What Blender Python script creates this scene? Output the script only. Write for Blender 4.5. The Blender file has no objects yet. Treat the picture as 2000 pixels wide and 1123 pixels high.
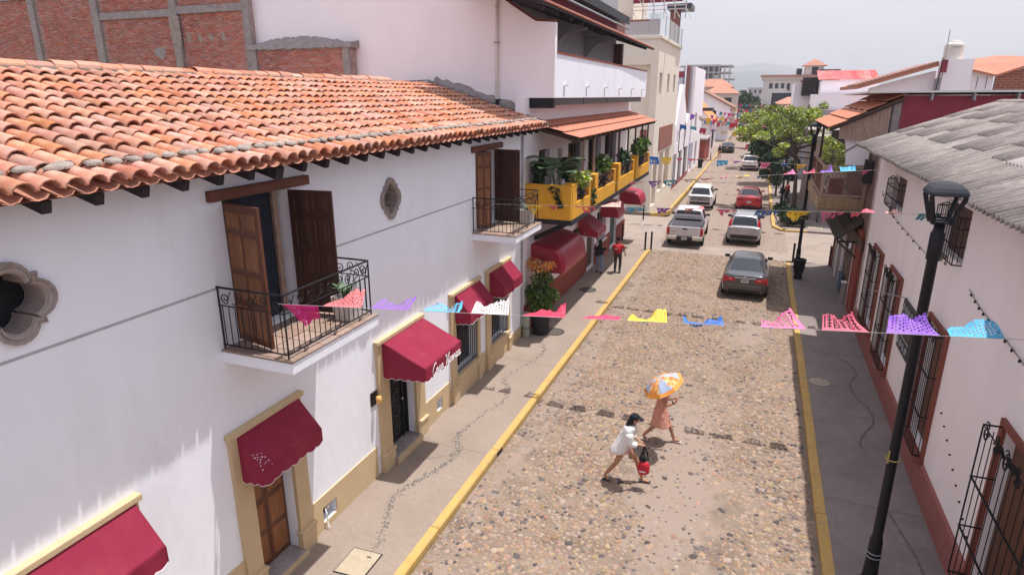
import bpy, bmesh, math, random
import numpy as np
from mathutils import Vector, Matrix, Euler
from mathutils.geometry import tessellate_polygon

R = math.radians
sc = bpy.context.scene
col = sc.collection
rng = random.Random(7)
nrg = np.random.default_rng(11)

# ------------------------------------------------------------ camera
cam_d = bpy.data.cameras.new('camera')
cam = bpy.data.objects.new('camera', cam_d); col.objects.link(cam)
cam.location = (0, 0, 8.0)
cam.rotation_euler = (R(90 - 16.9), 0, R(21.1))
cam_d.sensor_width = 36.0
cam_d.lens = 36.0 * 1230 / 2000
cam_d.clip_start = 0.1; cam_d.clip_end = 12000
sc.camera = cam

# ------------------------------------------------------------ sun, sky, exposure
SUN = Vector((0.20, 0.18, 1.0)).normalized()
sun_d = bpy.data.lights.new('sun', 'SUN'); sun = bpy.data.objects.new('sun', sun_d); col.objects.link(sun)
sun_d.energy = 4.4; sun_d.angle = R(0.55); sun_d.color = (1.0, 0.955, 0.905)
sun.rotation_euler = SUN.to_track_quat('Z', 'Y').to_euler(); sun.location = (20, 20, 60)

w = bpy.data.worlds.new('World'); sc.world = w; w.use_nodes = True
nt = w.node_tree; nt.nodes.clear()
def nn(t, ty, **k):
    n = t.nodes.new(ty)
    for a, b in k.items():
        if a.startswith('i_'):
            key = a[2:]; n.inputs[int(key) if key.isdigit() else key].default_value = b
        else: setattr(n, a, b)
    return n
sky = nn(nt, 'ShaderNodeTexSky', sky_type='NISHITA', sun_disc=False)
sky.sun_elevation = math.asin(SUN.z); sky.sun_rotation = math.atan2(SUN.x, SUN.y)
sky.air_density = 1.2; sky.dust_density = 5.0; sky.ozone_density = 1.0
tc = nn(nt, 'ShaderNodeTexCoord')
mp = nn(nt, 'ShaderNodeMapping'); mp.inputs['Scale'].default_value = (1.5, 1.5, 5.0)
nz = nn(nt, 'ShaderNodeTexNoise'); nz.inputs['Scale'].default_value = 2.2; nz.inputs['Detail'].default_value = 5; nz.inputs['Roughness'].default_value = 0.5
cr = nn(nt, 'ShaderNodeValToRGB')
cr.color_ramp.elements[0].position = 0.3; cr.color_ramp.elements[0].color = (5.6, 5.7, 6.95, 1)
cr.color_ramp.elements[1].position = 0.7; cr.color_ramp.elements[1].color = (7.3, 7.25, 8.2, 1)
mx = nn(nt, 'ShaderNodeMix', data_type='RGBA'); mx.inputs[0].default_value = 0.72   # thin veil of haze cloud over the whole sky
bg = nn(nt, 'ShaderNodeBackground'); bg.inputs['Strength'].default_value = 0.1
wo = nn(nt, 'ShaderNodeOutputWorld')
L = nt.links.new
L(tc.outputs['Generated'], mp.inputs['Vector']); L(mp.outputs[0], nz.inputs['Vector'])
L(nz.outputs['Fac'], cr.inputs['Fac']); L(sky.outputs[0], mx.inputs[6]); L(cr.outputs[0], mx.inputs[7])
L(mx.outputs[2], bg.inputs['Color']); L(bg.outputs[0], wo.inputs['Surface'])

sc.view_settings.view_transform = 'Standard'; sc.view_settings.look = 'None'
sc.view_settings.exposure = 0.54; sc.view_settings.gamma = 1.0
sc.view_settings.use_curve_mapping = False
sc.cycles.max_bounces = 6; sc.cycles.diffuse_bounces = 4; sc.cycles.transparent_max_bounces = 8

# ------------------------------------------------------------ materials
MATS = {}
def lin(r, g, b):
    f = lambda c: (c / 255 / 12.92) if c <= 10 else ((c / 255 + 0.055) / 1.055) ** 2.4
    return (f(r), f(g), f(b))
def M(name, c=(.5, .5, .5), rough=.8, var=.12, scale=3.0, bump=0.0, bscale=30.0, metal=0.0, spec=.3,
      objvar=0.0, tint=False, tvar=.5, hvar=.045, stain=None, stain_scale=1.2, stain_lo=.55, stain_hi=.75, stretch=(1, 1, 1), alpha=1.0, sheen=0, coat=0, trans=0):
    """procedural material: base colour with noise variation, optional stains, per-object or per-piece variation and fine relief"""
    if name in MATS: return MATS[name]
    m = bpy.data.materials.new(name); m.use_nodes = True; MATS[name] = m
    t = m.node_tree; b = t.nodes['Principled BSDF']; lk = t.links.new
    b.inputs['Roughness'].default_value = rough; b.inputs['Metallic'].default_value = metal
    b.inputs['Specular IOR Level'].default_value = spec
    if coat: b.inputs['Coat Weight'].default_value = coat; b.inputs['Coat Roughness'].default_value = .05
    if alpha < 1: b.inputs['Alpha'].default_value = alpha
    if trans: b.inputs['Transmission Weight'].default_value = trans
    g = nn(t, 'ShaderNodeNewGeometry') if not objvar else nn(t, 'ShaderNodeTexCoord')
    mpn = nn(t, 'ShaderNodeMapping'); mpn.inputs['Scale'].default_value = stretch
    lk(g.outputs['Position'] if not objvar else g.outputs['Object'], mpn.inputs['Vector'])
    P = mpn.outputs[0]
    n1 = nn(t, 'ShaderNodeTexNoise'); n1.inputs['Scale'].default_value = scale; n1.inputs['Detail'].default_value = 6; n1.inputs['Roughness'].default_value = .62
    lk(P, n1.inputs['Vector'])
    r1 = nn(t, 'ShaderNodeValToRGB')
    lo = [max(0, x * (1 - var)) for x in c]; hi = [min(1, x * (1 + var)) for x in c]
    r1.color_ramp.elements[0].position = .3; r1.color_ramp.elements[0].color = (*lo, 1)
    r1.color_ramp.elements[1].position = .7; r1.color_ramp.elements[1].color = (*hi, 1)
    lk(n1.outputs['Fac'], r1.inputs['Fac']); out = r1.outputs[0]
    if stain:
        n2 = nn(t, 'ShaderNodeTexNoise'); n2.inputs['Scale'].default_value = stain_scale; n2.inputs['Detail'].default_value = 8; n2.inputs['Roughness'].default_value = .7
        lk(P, n2.inputs['Vector'])
        mr = nn(t, 'ShaderNodeMapRange'); mr.inputs[1].default_value = stain_lo; mr.inputs[2].default_value = stain_hi
        lk(n2.outputs['Fac'], mr.inputs[0])
        x = nn(t, 'ShaderNodeMix', data_type='RGBA'); x.inputs[7].default_value = (*stain, 1)
        lk(mr.outputs[0], x.inputs[0]); lk(out, x.inputs[6]); out = x.outputs[2]
    if objvar or tint:
        if tint:
            a = nn(t, 'ShaderNodeAttribute', attribute_name='tint'); src = a.outputs['Color']
        else:
            oi = nn(t, 'ShaderNodeObjectInfo')
            wn = nn(t, 'ShaderNodeTexWhiteNoise', noise_dimensions='1D'); lk(oi.outputs['Random'], wn.inputs['W'])
            src = wn.outputs['Color']
        # vary value / saturation / hue slightly from piece to piece
        sp = nn(t, 'ShaderNodeSeparateColor'); lk(src, sp.inputs[0])
        k = objvar or tvar
        hs = nn(t, 'ShaderNodeHueSaturation'); lk(out, hs.inputs['Color'])
        for ch, inp, cen, amp in (('Red', 'Value', 1.0, k), ('Green', 'Saturation', 1.0, k), ('Blue', 'Hue', .5, k * hvar)):
            mr = nn(t, 'ShaderNodeMapRange'); mr.inputs[3].default_value = cen - amp; mr.inputs[4].default_value = cen + amp
            lk(sp.outputs[ch], mr.inputs[0]); lk(mr.outputs[0], hs.inputs[inp])
        out = hs.outputs[0]
    lk(out, b.inputs['Base Color'])
    if bump:
        n3 = nn(t, 'ShaderNodeTexNoise'); n3.inputs['Scale'].default_value = bscale; n3.inputs['Detail'].default_value = 5
        lk(P, n3.inputs['Vector'])
        bp = nn(t, 'ShaderNodeBump'); bp.inputs['Strength'].default_value = min(1, bump); bp.inputs['Distance'].default_value = .02
        lk(n3.outputs['Fac'], bp.inputs['Height']); lk(bp.outputs[0], b.inputs['Normal'])
    return m

white   = M('white_plaster', (.835, .86, .92), .9, .03, 1.2, .5, 6, stain=(.69, .69, .71), stain_scale=.9, stain_lo=.54, stain_hi=.92, stretch=(1, 1, .4))
white2  = M('weathered_plaster', (.88, .83, .86), .9, .035, .8, .3, 8, stain=(.74, .68, .69), stain_scale=.9, stain_lo=.58, stain_hi=.92, stretch=(1, 1, .45))
pinkw   = M('pinkish_plaster', (.88, .81, .82), .9, .05, 1.0, .25, 10, stain=(.70, .62, .61), stain_scale=1.1, stain_lo=.60, stain_hi=.88, stretch=(1, 1, .35))
cream   = M('cream_plaster', (.56, .43, .26), .85, .06, 2.0, .15, 14, stain=(.42, .31, .19), stain_scale=2.5, stain_lo=.6, stain_hi=.85)
beige   = M('beige_plaster', (.74, .67, .57), .9, .04, 1.0, .1, 12, stain=(.60, .52, .44), stain_scale=.8, stain_lo=.6, stain_hi=.9)
redpl   = M('red_plaster', (.27, .062, .045), .8, .14, 2.5, .15, 20, stain=(.36, .14, .10), stain_scale=2, stain_lo=.6, stain_hi=.85)
maroon  = M('maroon_plaster', (.235, .035, .055), .75, .10, 2.0, .1, 20)
yellow  = M('yellow_plaster', (.72, .36, .035), .75, .07, 3.0, .15, 18, stain=(.58, .26, .03), stain_scale=2.4, stain_lo=.58, stain_hi=.8)
orangep = M('orange_plaster', (.72, .25, .085), .8, .08, 2)
wood_d  = M('dark_wood', (.060, .024, .017), .55, .35, 8, .2, 40, stretch=(1, 1, .12), spec=.4)
wood_m  = M('reddish_wood', (.115, .040, .020), .5, .35, 9, .2, 40, stretch=(1, 1, .12), spec=.4)
wood_l  = M('worn_wood', (.205, .088, .038), .55, .35, 9, .2, 40, stretch=(1, 1, .12), spec=.4)
wood_o  = M('old_beam_wood', (.15, .055, .036), .7, .3, 9, .3, 30, stretch=(1, .15, 1))
wood_p  = M('pale_weathered_wood', (.36, .25, .19), .8, .25, 8, .2, 30)
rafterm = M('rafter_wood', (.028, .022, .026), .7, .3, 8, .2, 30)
iron    = M('black_iron', (.013, .013, .016), .6, .2, 10, spec=.25)
irongr  = M('dark_grey_steel', (.05, .052, .06), .45, .2, 6, spec=.5)
greymet = M('grey_metal', (.30, .31, .33), .5, .1, 5, spec=.5)
blackp  = M('black_paint', (.012, .0125, .016), .5, .15, 10, spec=.25)
stone   = M('carved_stone', (.36, .305, .28), .9, .15, 9, .4, 60, stain=(.25, .21, .19), stain_scale=3, stain_lo=.55, stain_hi=.8)
reveal  = M('reveal_plaster', (.50, .46, .45), .9, .06, 4)
dark    = M('dark_interior', (.012, .012, .016), .7, .3, 3)  # near-black colour stands in for the darkness of unlit rooms
darkgl  = M('dark_glass', (.02, .025, .03), .08, .2, 2, spec=.6)
cloth   = M('burgundy_awning_cloth', (.245, .022, .05), .8, .06, 3.0, .08, 120, spec=.15, stain=(.31, .055, .072), stain_scale=1.3, stain_lo=.5, stain_hi=.9)
clothr  = M('red_awning_cloth', (.33, .014, .04), .4, .05, 3.0, .05, 120, spec=.5)
piping  = M('white_piping', (.78, .74, .74), .7, .05)
tile    = M('clay_roof_tile', (.49, .228, .155), .92, .14, 9, .3, 50, objvar=.19, spec=.12, stain=(.43, .30, .235), stain_scale=7, stain_lo=.50, stain_hi=.74)
tile_s  = M('clay_roof_tile_far', (.49, .228, .155), .92, .14, 9, .3, 50, tint=True, tvar=.2, spec=.12, stain=(.43, .30, .235), stain_scale=5, stain_lo=.50, stain_hi=.74)
tile_u  = M('shaded_clay_tile', (.44, .20, .135), .9, .25, 8, .3, 40, stain=(.20, .13, .10), stain_scale=6, stain_lo=.5, stain_hi=.7)  # cover tile colour darkened for the shade in the valleys, with dirt stains
tile_m  = M('machine_roof_tile', (.47, .19, .125), .8, .12, 4, .2, 30, stain=(.40, .17, .11), stain_scale=2, stain_lo=.55, stain_hi=.8)
tile_e  = M('tile_edge', (.60, .27, .20), .85, .2, 9)
mortar  = M('lime_mortar', (.33, .28, .245), .95, .25, 12, .6, 40, stain=(.19, .16, .15), stain_scale=7, stain_lo=.45, stain_hi=.7)
concr   = M('grey_concrete', (.30, .265, .255), .95, .18, 5, .5, 30, stain=(.20, .175, .168), stain_scale=3, stain_lo=.5, stain_hi=.8)
brick   = M('red_brick', (.44, .175, .135), .9, .15, 12, .4, 50, objvar=.18)
brick_s = M('red_brick_mass', (.44, .175, .135), .9, .15, 12, .4, 50, tint=True, tvar=.2)
bmort   = M('brick_mortar', (.42, .30, .27), .95, .2, 4, .5, 40, stain=(.28, .19, .175), stain_scale=1.2, stain_lo=.48, stain_hi=.68)
asbest  = M('fibre_cement', (.255, .222, .208), .95, .34, 16, .5, 40, objvar=.08, stain=(.095, .085, .09), stain_scale=2.0, stain_lo=.49, stain_hi=.70, stretch=(.35, 2.0, 1))
asb_l   = M('translucent_roof_sheet', (.60, .54, .50), .8, .06, 3)
roadm   = M('cobble_mortar', (.245, .188, .148), .95, .10, 2.2, .5, 45, stain=(.165, .125, .10), stain_scale=.9, stain_lo=.44, stain_hi=.62)
roadfar = M('far_cobbles', (.265, .203, .168), .95, .28, 7, .7, 45, stain=(.17, .13, .11), stain_scale=2.5, stain_lo=.5, stain_hi=.75)
slab    = M('street_concrete', (.30, .245, .21), .95, .08, 3, .3, 40, stain=(.225, .18, .153), stain_scale=.7, stain_lo=.45, stain_hi=.75)
walkm   = M('sidewalk_concrete', (.29, .232, .192), .95, .09, 9, .35, 120, stain=(.24, .188, .152), stain_scale=.7, stain_lo=.42, stain_hi=.78)
walkr   = M('sidewalk_grey_concrete', (.25, .21, .195), .95, .10, 9, .4, 120, stain=(.18, .15, .145), stain_scale=.8, stain_lo=.45, stain_hi=.75)
kerbm   = M('yellow_kerb_paint', (.50, .33, .115), .85, .1, 4, .3, 60, spec=.15, stain=(.34, .255, .17), stain_scale=4.5, stain_lo=.53, stain_hi=.72)
cobble  = M('cobblestone', (.29, .210, .155), .85, .12, 20, .3, 80, objvar=.24, hvar=.075, spec=.15)
cobble_s= M('cobblestone_mass', (.29, .210, .155), .85, .12, 20, .3, 80, tint=True, tvar=.26, hvar=.075, spec=.15)
cob_d   = M('dark_cobblestone', (.105, .09, .088), .8, .2, 20, .4, 80, objvar=.3, spec=.15)
cob_ds  = M('dark_cobblestone_mass', (.105, .09, .088), .8, .2, 20, .4, 80, tint=True, tvar=.3, spec=.15)
dbrick  = M('dark_paving_brick', (.155, .108, .09), .9, .15, 12, .4, 60)
earth   = M('dry_ground', (.27, .22, .18), .95, .2, .05)
potw    = M('white_planter', (.62, .57, .53), .8, .08, 5)
potb    = M('black_planter', (.022, .022, .026), .6, .2, 5)
soil    = M('soil', (.05, .035, .025), .95, .3, 20)
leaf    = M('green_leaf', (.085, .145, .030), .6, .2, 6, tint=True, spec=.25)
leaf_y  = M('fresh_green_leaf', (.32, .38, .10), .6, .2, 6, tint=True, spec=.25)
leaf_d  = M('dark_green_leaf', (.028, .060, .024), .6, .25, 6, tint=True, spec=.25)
leaf_o  = M('orange_flower', (.62, .25, .055), .7, .2, 6, tint=True)
leaf_b  = M('broad_leaf', (.085, .145, .075), .45, .25, 6, spec=.4)
bark    = M('bark', (.12, .09, .075), .9, .3, 10, .5, 30)
skinm   = M('skin', (.40, .205, .125), .55, .06, 10)
hairm   = M('black_hair', (.012, .010, .011), .5, .3, 40)
rubber  = M('tyre_rubber', (.02, .02, .022), .75, .1)
chrome  = M('bright_metal', (.62, .62, .64), .25, .05, metal=.8)
plate   = M('number_plate', (.66, .66, .66), .5, .04)
redl    = M('red_lamp_glass', (.50, .012, .022), .15, .1, 6, spec=.6)
glass   = M('clear_panel', (.62, .70, .72), .05, .02, alpha=.32, spec=.5)

def cement_patches(m, c):
    """smooth cement laid over the stones where the mesh attribute 'patch' says so"""
    t = m.node_tree; b = t.nodes['Principled BSDF']; src = b.inputs['Base Color'].links[0].from_socket
    a = nn(t, 'ShaderNodeAttribute', attribute_name='patch'); g = nn(t, 'ShaderNodeNewGeometry')
    n = nn(t, 'ShaderNodeTexNoise'); n.inputs['Scale'].default_value = 3.5; n.inputs['Detail'].default_value = 6; t.links.new(g.outputs['Position'], n.inputs['Vector'])
    ad = nn(t, 'ShaderNodeMath', operation='ADD'); t.links.new(a.outputs['Fac'], ad.inputs[0]); t.links.new(n.outputs['Fac'], ad.inputs[1])
    r = nn(t, 'ShaderNodeMapRange'); r.inputs[1].default_value = .78; r.inputs[2].default_value = 1.02; t.links.new(ad.outputs[0], r.inputs[0])
    x = nn(t, 'ShaderNodeMix', data_type='RGBA'); x.inputs[7].default_value = (*c, 1)
    t.links.new(r.outputs[0], x.inputs[0]); t.links.new(src, x.inputs[6]); t.links.new(x.outputs[2], b.inputs['Base Color'])
cement_patches(roadm, (.275, .214, .178))

# ------------------------------------------------------------ object helpers
def tag(o, label=None, cat=None, group=None, kind=None):
    if label: o['label'] = label
    if cat: o['category'] = cat
    if group: o['group'] = group
    if kind: o['kind'] = kind
    return o
def empty(name, loc, label=None, cat=None, group=None):
    o = bpy.data.objects.new(name, None); col.objects.link(o); o.location = loc
    o.empty_display_size = .3
    return tag(o, label, cat, group)
def wloc(o):
    v = Vector((0, 0, 0))
    while o is not None: v += o.location; o = o.parent
    return v
def copy_tree(o, parent=None):
    c = o.copy(); col.objects.link(c); c.parent = parent
    for ch in list(o.children): copy_tree(ch, c)
    return c
def link_np(name, V, F, mat, parent=None, smooth=False, tint=None, base=None):
    """mesh object from arrays; V in world coordinates, F (n,k) or list of lists"""
    me = bpy.data.meshes.new(name)
    off = wloc(parent) if parent is not None else Vector(base or (0, 0, 0))
    V = np.asarray(V, dtype=np.float32) - np.array(off, dtype=np.float32)
    F = np.asarray(F, dtype=np.int32); k = F.shape[1]
    me.vertices.add(len(V)); me.vertices.foreach_set('co', V.ravel())
    me.loops.add(F.size); me.loops.foreach_set('vertex_index', F.ravel())
    me.polygons.add(len(F)); me.polygons.foreach_set('loop_start', np.arange(0, F.size, k, dtype=np.int32))
    me.polygons.foreach_set('loop_total', np.full(len(F), k, dtype=np.int32))
    me.update(calc_edges=True); me.validate()
    if smooth: me.polygons.foreach_set('use_smooth', np.ones(len(me.polygons), dtype=bool))
    if tint is not None:
        a = me.attributes.new('tint', 'FLOAT_COLOR', 'POINT')
        c = np.ones((len(V), 4), dtype=np.float32); c[:, :3] = tint
        a.data.foreach_set('color', c.ravel())
    me.materials.append(mat)
    o = bpy.data.objects.new(name, me); col.objects.link(o)
    if parent is not None: o.parent = parent
    else: o.location = off
    return o

class MB:
    """collects primitives (world coordinates) into ONE mesh object"""
    def __init__(s): s.v = []; s.f = []; s.m = []; s.mi = 0
    def add(s, vs, fs):
        n = len(s.v); s.v += [tuple(p) for p in vs]
        for f in fs: s.f.append([i + n for i in f]); s.m.append(s.mi)
        return s
    def box(s, x0, x1, y0, y1, z0, z1):
        vs = [(x, y, z) for z in (z0, z1) for y in (y0, y1) for x in (x0, x1)]
        return s.add(vs, [(0, 2, 3, 1), (4, 5, 7, 6), (0, 1, 5, 4), (2, 6, 7, 3), (0, 4, 6, 2), (1, 3, 7, 5)])
    def bar(s, p, q, w, h=None, up=(0, 0, 1)):
        p = Vector(p); q = Vector(q); d = (q - p).normalized(); h = h or w
        u = Vector(up)
        if abs(d.dot(u)) > .99: u = Vector((1, 0, 0))
        a = d.cross(u).normalized(); b = a.cross(d).normalized()
        vs = [c + a * (i * w / 2) + b * (j * h / 2) for c in (p, q) for i, j in ((-1, -1), (1, -1), (1, 1), (-1, 1))]
        return s.add(vs, [(3, 2, 1, 0), (4, 5, 6, 7), (0, 1, 5, 4), (1, 2, 6, 5), (2, 3, 7, 6), (3, 0, 4, 7)])
    def tube(s, pts, r, n=6, closed=False, cap=True):
        pts = [Vector(p) for p in pts]; N = len(pts)
        rs = r if isinstance(r, (list, tuple)) else [r] * N
        rings = []; prev = None
        for i, p in enumerate(pts):
            a = pts[(i - 1) % N] if (i or closed) else p; b = pts[(i + 1) % N] if (i < N - 1 or closed) else p
            d = (b - a).normalized()
            if prev is None:
                u = Vector((0, 0, 1)) if abs(d.z) < .9 else Vector((1, 0, 0)); prev = d.cross(u).normalized()
            else:
                prev = (prev - d * prev.dot(d)); prev = prev.normalized() if prev.length > 1e-6 else d.orthogonal().normalized()
            e = d.cross(prev)
            rings.append([p + (prev * math.cos(t) + e * math.sin(t)) * rs[i] for t in (2 * math.pi * k / n for k in range(n))])
        vs = [v for rg in rings for v in rg]; fs = []
        for i in range(N if closed else N - 1):
            j = (i + 1) % N
            for k in range(n): fs.append((i * n + k, i * n + (k + 1) % n, j * n + (k + 1) % n, j * n + k))
        if cap and not closed: fs += [tuple(range(n - 1, -1, -1)), tuple((N - 1) * n + k for k in range(n))]
        return s.add(vs, fs)
    def cyl(s, p, q, r0, r1=None, n=16):
        return s.tube([p, q], [r0, r0 if r1 is None else r1], n)
    def lathe(s, prof, c=(0, 0, 0), n=20, sq=0):
        """prof: list of (radius, z); sq: 4 gives a square section"""
        c = Vector(c); vs = []; fs = []
        n = sq or n; ph = math.pi / 4 if sq else 0
        for r, z in prof:
            for k in range(n):
                t = 2 * math.pi * k / n + ph
                vs.append(c + Vector((r * math.cos(t), r * math.sin(t), z)))
        for i in range(len(prof) - 1):
            for k in range(n): fs.append((i * n + k, i * n + (k + 1) % n, (i + 1) * n + (k + 1) % n, (i + 1) * n + k))
        fs += [tuple(range(n - 1, -1, -1)), tuple((len(prof) - 1) * n + k for k in range(n))]
        return s.add(vs, fs)
    def plate(s, outer, holes, fmap, d0, d1):
        """flat plate with holes: 2-D outlines, fmap(a, b, d) -> xyz, d0 front, d1 back"""
        loops = [list(outer)] + [list(h) for h in holes]
        flat = [p for l in loops for p in l]
        tris = tessellate_polygon([[Vector((p[0], p[1], 0)) for p in l] for l in loops])
        n = len(flat)
        vs = [fmap(a, b, d0) for a, b in flat] + [fmap(a, b, d1) for a, b in flat]
        fs = [tuple(t) for t in tris] + [tuple(i + n for i in reversed(t)) for t in tris]
        k = 0
        for l in loops:
            m = len(l)
            for i in range(m): a, b = k + i, k + (i + 1) % m; fs.append((a, b, b + n, a + n))
            k += m
        return s.add(vs, fs)
    def surf(s, fn, nu, nv):
        vs = [fn(i / nu, j / nv) for i in range(nu + 1) for j in range(nv + 1)]
        fs = [(i * (nv + 1) + j, (i + 1) * (nv + 1) + j, (i + 1) * (nv + 1) + j + 1, i * (nv + 1) + j + 1) for i in range(nu) for j in range(nv)]
        return s.add(vs, fs)
    def build(s, name, mat, parent=None, smooth=False, base=None, bevel=0, solid=0, fixn=True):
        me = bpy.data.meshes.new(name)
        off = wloc(parent) if parent is not None else Vector(base or (0, 0, 0))
        me.from_pydata([(v[0] - off.x, v[1] - off.y, v[2] - off.z) for v in s.v], [], s.f)
        for m in (mat if isinstance(mat, (list, tuple)) else [mat]): me.materials.append(m)
        if isinstance(mat, (list, tuple)): me.polygons.foreach_set('material_index', s.m)
        me.validate()
        if fixn:
            bm = bmesh.new(); bm.from_mesh(me); bmesh.ops.recalc_face_normals(bm, faces=bm.faces); bm.to_mesh(me); bm.free()
        if smooth:
            me.polygons.foreach_set('use_smooth', [True] * len(me.polygons))
        o = bpy.data.objects.new(name, me); col.objects.link(o)
        if parent is not None: o.parent = parent
        else: o.location = off
        if solid:
            md = o.modifiers.new('thickness', 'SOLIDIFY'); md.thickness = solid; md.offset = 0
        if bevel:
            md = o.modifiers.new('bevel', 'BEVEL'); md.width = bevel; md.segments = 2; md.limit_method = 'ANGLE'
        return o
def box(name, mat, parent, x0, x1, y0, y1, z0, z1, bevel=0, base=None):
    return MB().box(x0, x1, y0, y1, z0, z1).build(name, mat, parent, bevel=bevel, base=base)
def FX(x): return lambda a, b, d: (x + d, a, b)      # facade on a plane x = const (a = y, b = z)
def FY(y): return lambda a, b, d: (a, y + d, b)      # facade on a plane y = const (a = x, b = z)
def rect(a0, a1, b0, b1): return [(a0, b0), (a1, b0), (a1, b1), (a0, b1)]
def spiral(c, ax, bx, r, turns, start, n=14, shrink=.15):
    c = Vector(c); ax = Vector(ax); bx = Vector(bx); out = []
    for i in range(n + 1):
        t = i / n; a = start + turns * 2 * math.pi * t; q = r * (1 - t * (1 - shrink))
        out.append(c + ax * (q * math.cos(a)) + bx * (q * math.sin(a)))
    return out
def leaves(name, clumps, size, mat, parent=None, base=None, droop=.2, aspect=2.2, seed=1):
    """leaf-sized faces spread through clumps [(centre, (rx,ry,rz), count)]"""
    g = np.random.default_rng(seed); Vs = []; Ts = []
    for c, r, n in clumps:
        d = g.normal(size=(n, 3)); d /= np.linalg.norm(d, axis=1)[:, None]
        p = np.array(c) + d * np.array(r) * (g.random((n, 1)) ** .45)
        a = g.normal(size=(n, 3)) * .6 + d; a[:, 2] -= droop; a /= np.linalg.norm(a, axis=1)[:, None]
        b = np.cross(a, g.normal(size=(n, 3))); b /= np.linalg.norm(b, axis=1)[:, None] + 1e-9
        s = size * (.6 + .8 * g.random((n, 1)))
        w_ = s / aspect
        q = np.stack([p - a * s * .5, p + b * w_ * .5, p + a * s * .5, p - b * w_ * .5], 1)
        q[:, 1] += np.cross(a, b) * s * .06; q[:, 3] += np.cross(a, b) * s * .06
        Vs.append(q.reshape(-1, 3))
        t = g.random((n, 1, 3)); t[:, :, 0] = t[:, :, 0] * .6 + .4 * g.random()
        Ts.append(np.repeat(t, 4, 1).reshape(-1, 3))
    V = np.concatenate(Vs); F = np.arange(len(V)).reshape(-1, 4)
    return link_np(name, V, F, mat, parent, tint=np.concatenate(Ts), base=base)
# ============================================================ ground, street, sidewalks
ZR = -0.12                                   # street level; sidewalks are at 0
KL, KR = -5.2, 1.80                          # sidewalk edges
def noise2(x, y, s, seed):
    """smooth value noise on arrays"""
    x = np.asarray(x) / s; y = np.asarray(y) / s
    g = np.random.default_rng(seed).random((256, 256))
    xi = np.floor(x).astype(int); yi = np.floor(y).astype(int); fx = x - xi; fy = y - yi
    fx = fx * fx * (3 - 2 * fx); fy = fy * fy * (3 - 2 * fy)
    G = lambda i, j: g[i % 256, j % 256]
    return (G(xi, yi) * (1 - fx) + G(xi + 1, yi) * fx) * (1 - fy) + (G(xi, yi + 1) * (1 - fx) + G(xi + 1, yi + 1) * fx) * fy

def sheet(name, mat, pts, z, parent=None, kind='structure'):
    o = MB().add([(x, y, z) for x, y in pts], [tuple(range(len(pts)))]).build(name, mat, parent, fixn=False)
    if o.data.polygons[0].normal.z < 0: o.data.flip_normals()
    if parent is None: o['kind'] = kind
    return o
# ground to the horizon
sheet('ground', earth, [(-6000, -400), (6000, -400), (6000, 6400), (-6000, 6400)], -0.40)

# street: gently uneven surface near, flat beyond
xs = np.linspace(-5.0, 1.83, 60); ys = np.linspace(-6, 34.4, 240)
XX, YY = np.meshgrid(xs, ys, indexing='ij')
ZZ = ZR + (noise2(XX, YY, 1.1, 3) - .5) * .035 + (noise2(XX, YY, .4, 4) - .5) * .014
ZZ[:2, :] = ZR; ZZ[-2:, :] = ZR
V = np.stack([XX, YY, ZZ], -1).reshape(-1, 3)
i, j = np.meshgrid(np.arange(59), np.arange(239), indexing='ij')
F = np.stack([i * 240 + j, (i + 1) * 240 + j, (i + 1) * 240 + j + 1, i * 240 + j + 1], -1).reshape(-1, 4)
street = link_np('street', V, F, roadm, smooth=True); street['kind'] = 'structure'
def lane_(x, y):
    l = np.exp(-((x + .75 + .02 * y) / 1.1) ** 2) * np.exp(-((y - 13) / 4.5) ** 2) + .8 * np.exp(-((x - .3) / .9) ** 2) * np.exp(-((y - 23) / 3) ** 2)
    return l + .55 * np.exp(-((x + 4.6) / .5) ** 2)
at_ = street.data.attributes.new('patch', 'FLOAT', 'POINT'); at_.data.foreach_set('value', np.clip(lane_(XX, YY) * .8, 0, 1).astype(np.float32).ravel())
def zroad(x, y): return ZR + (noise2([x], [y], 1.1, 3)[0] - .5) * .035 + (noise2([x], [y], .4, 4)[0] - .5) * .014
# crossing of smooth concrete, then the far street
sheet('crossing_pavement', slab, [(-40, 34.4), (30, 34.4), (30, 36.3), (-4.75, 36.3), (-5.2, 44.6), (-40, 44.6)], ZR + .003)
sheet('crossing_pavement', slab, [(2.0, 36.3), (30, 36.3), (30, 44.6), (2.0, 44.6)], ZR + .003)
sheet('far_street', roadfar, [(-4.75, 36.3), (2.0, 36.3), (2.0, 44.6), (1.1, 75), (1.2, 130), (1.0, 420), (-6.6, 420), (-5.7, 130), (-5.6, 75), (-5.2, 44.6)], ZR)

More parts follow.
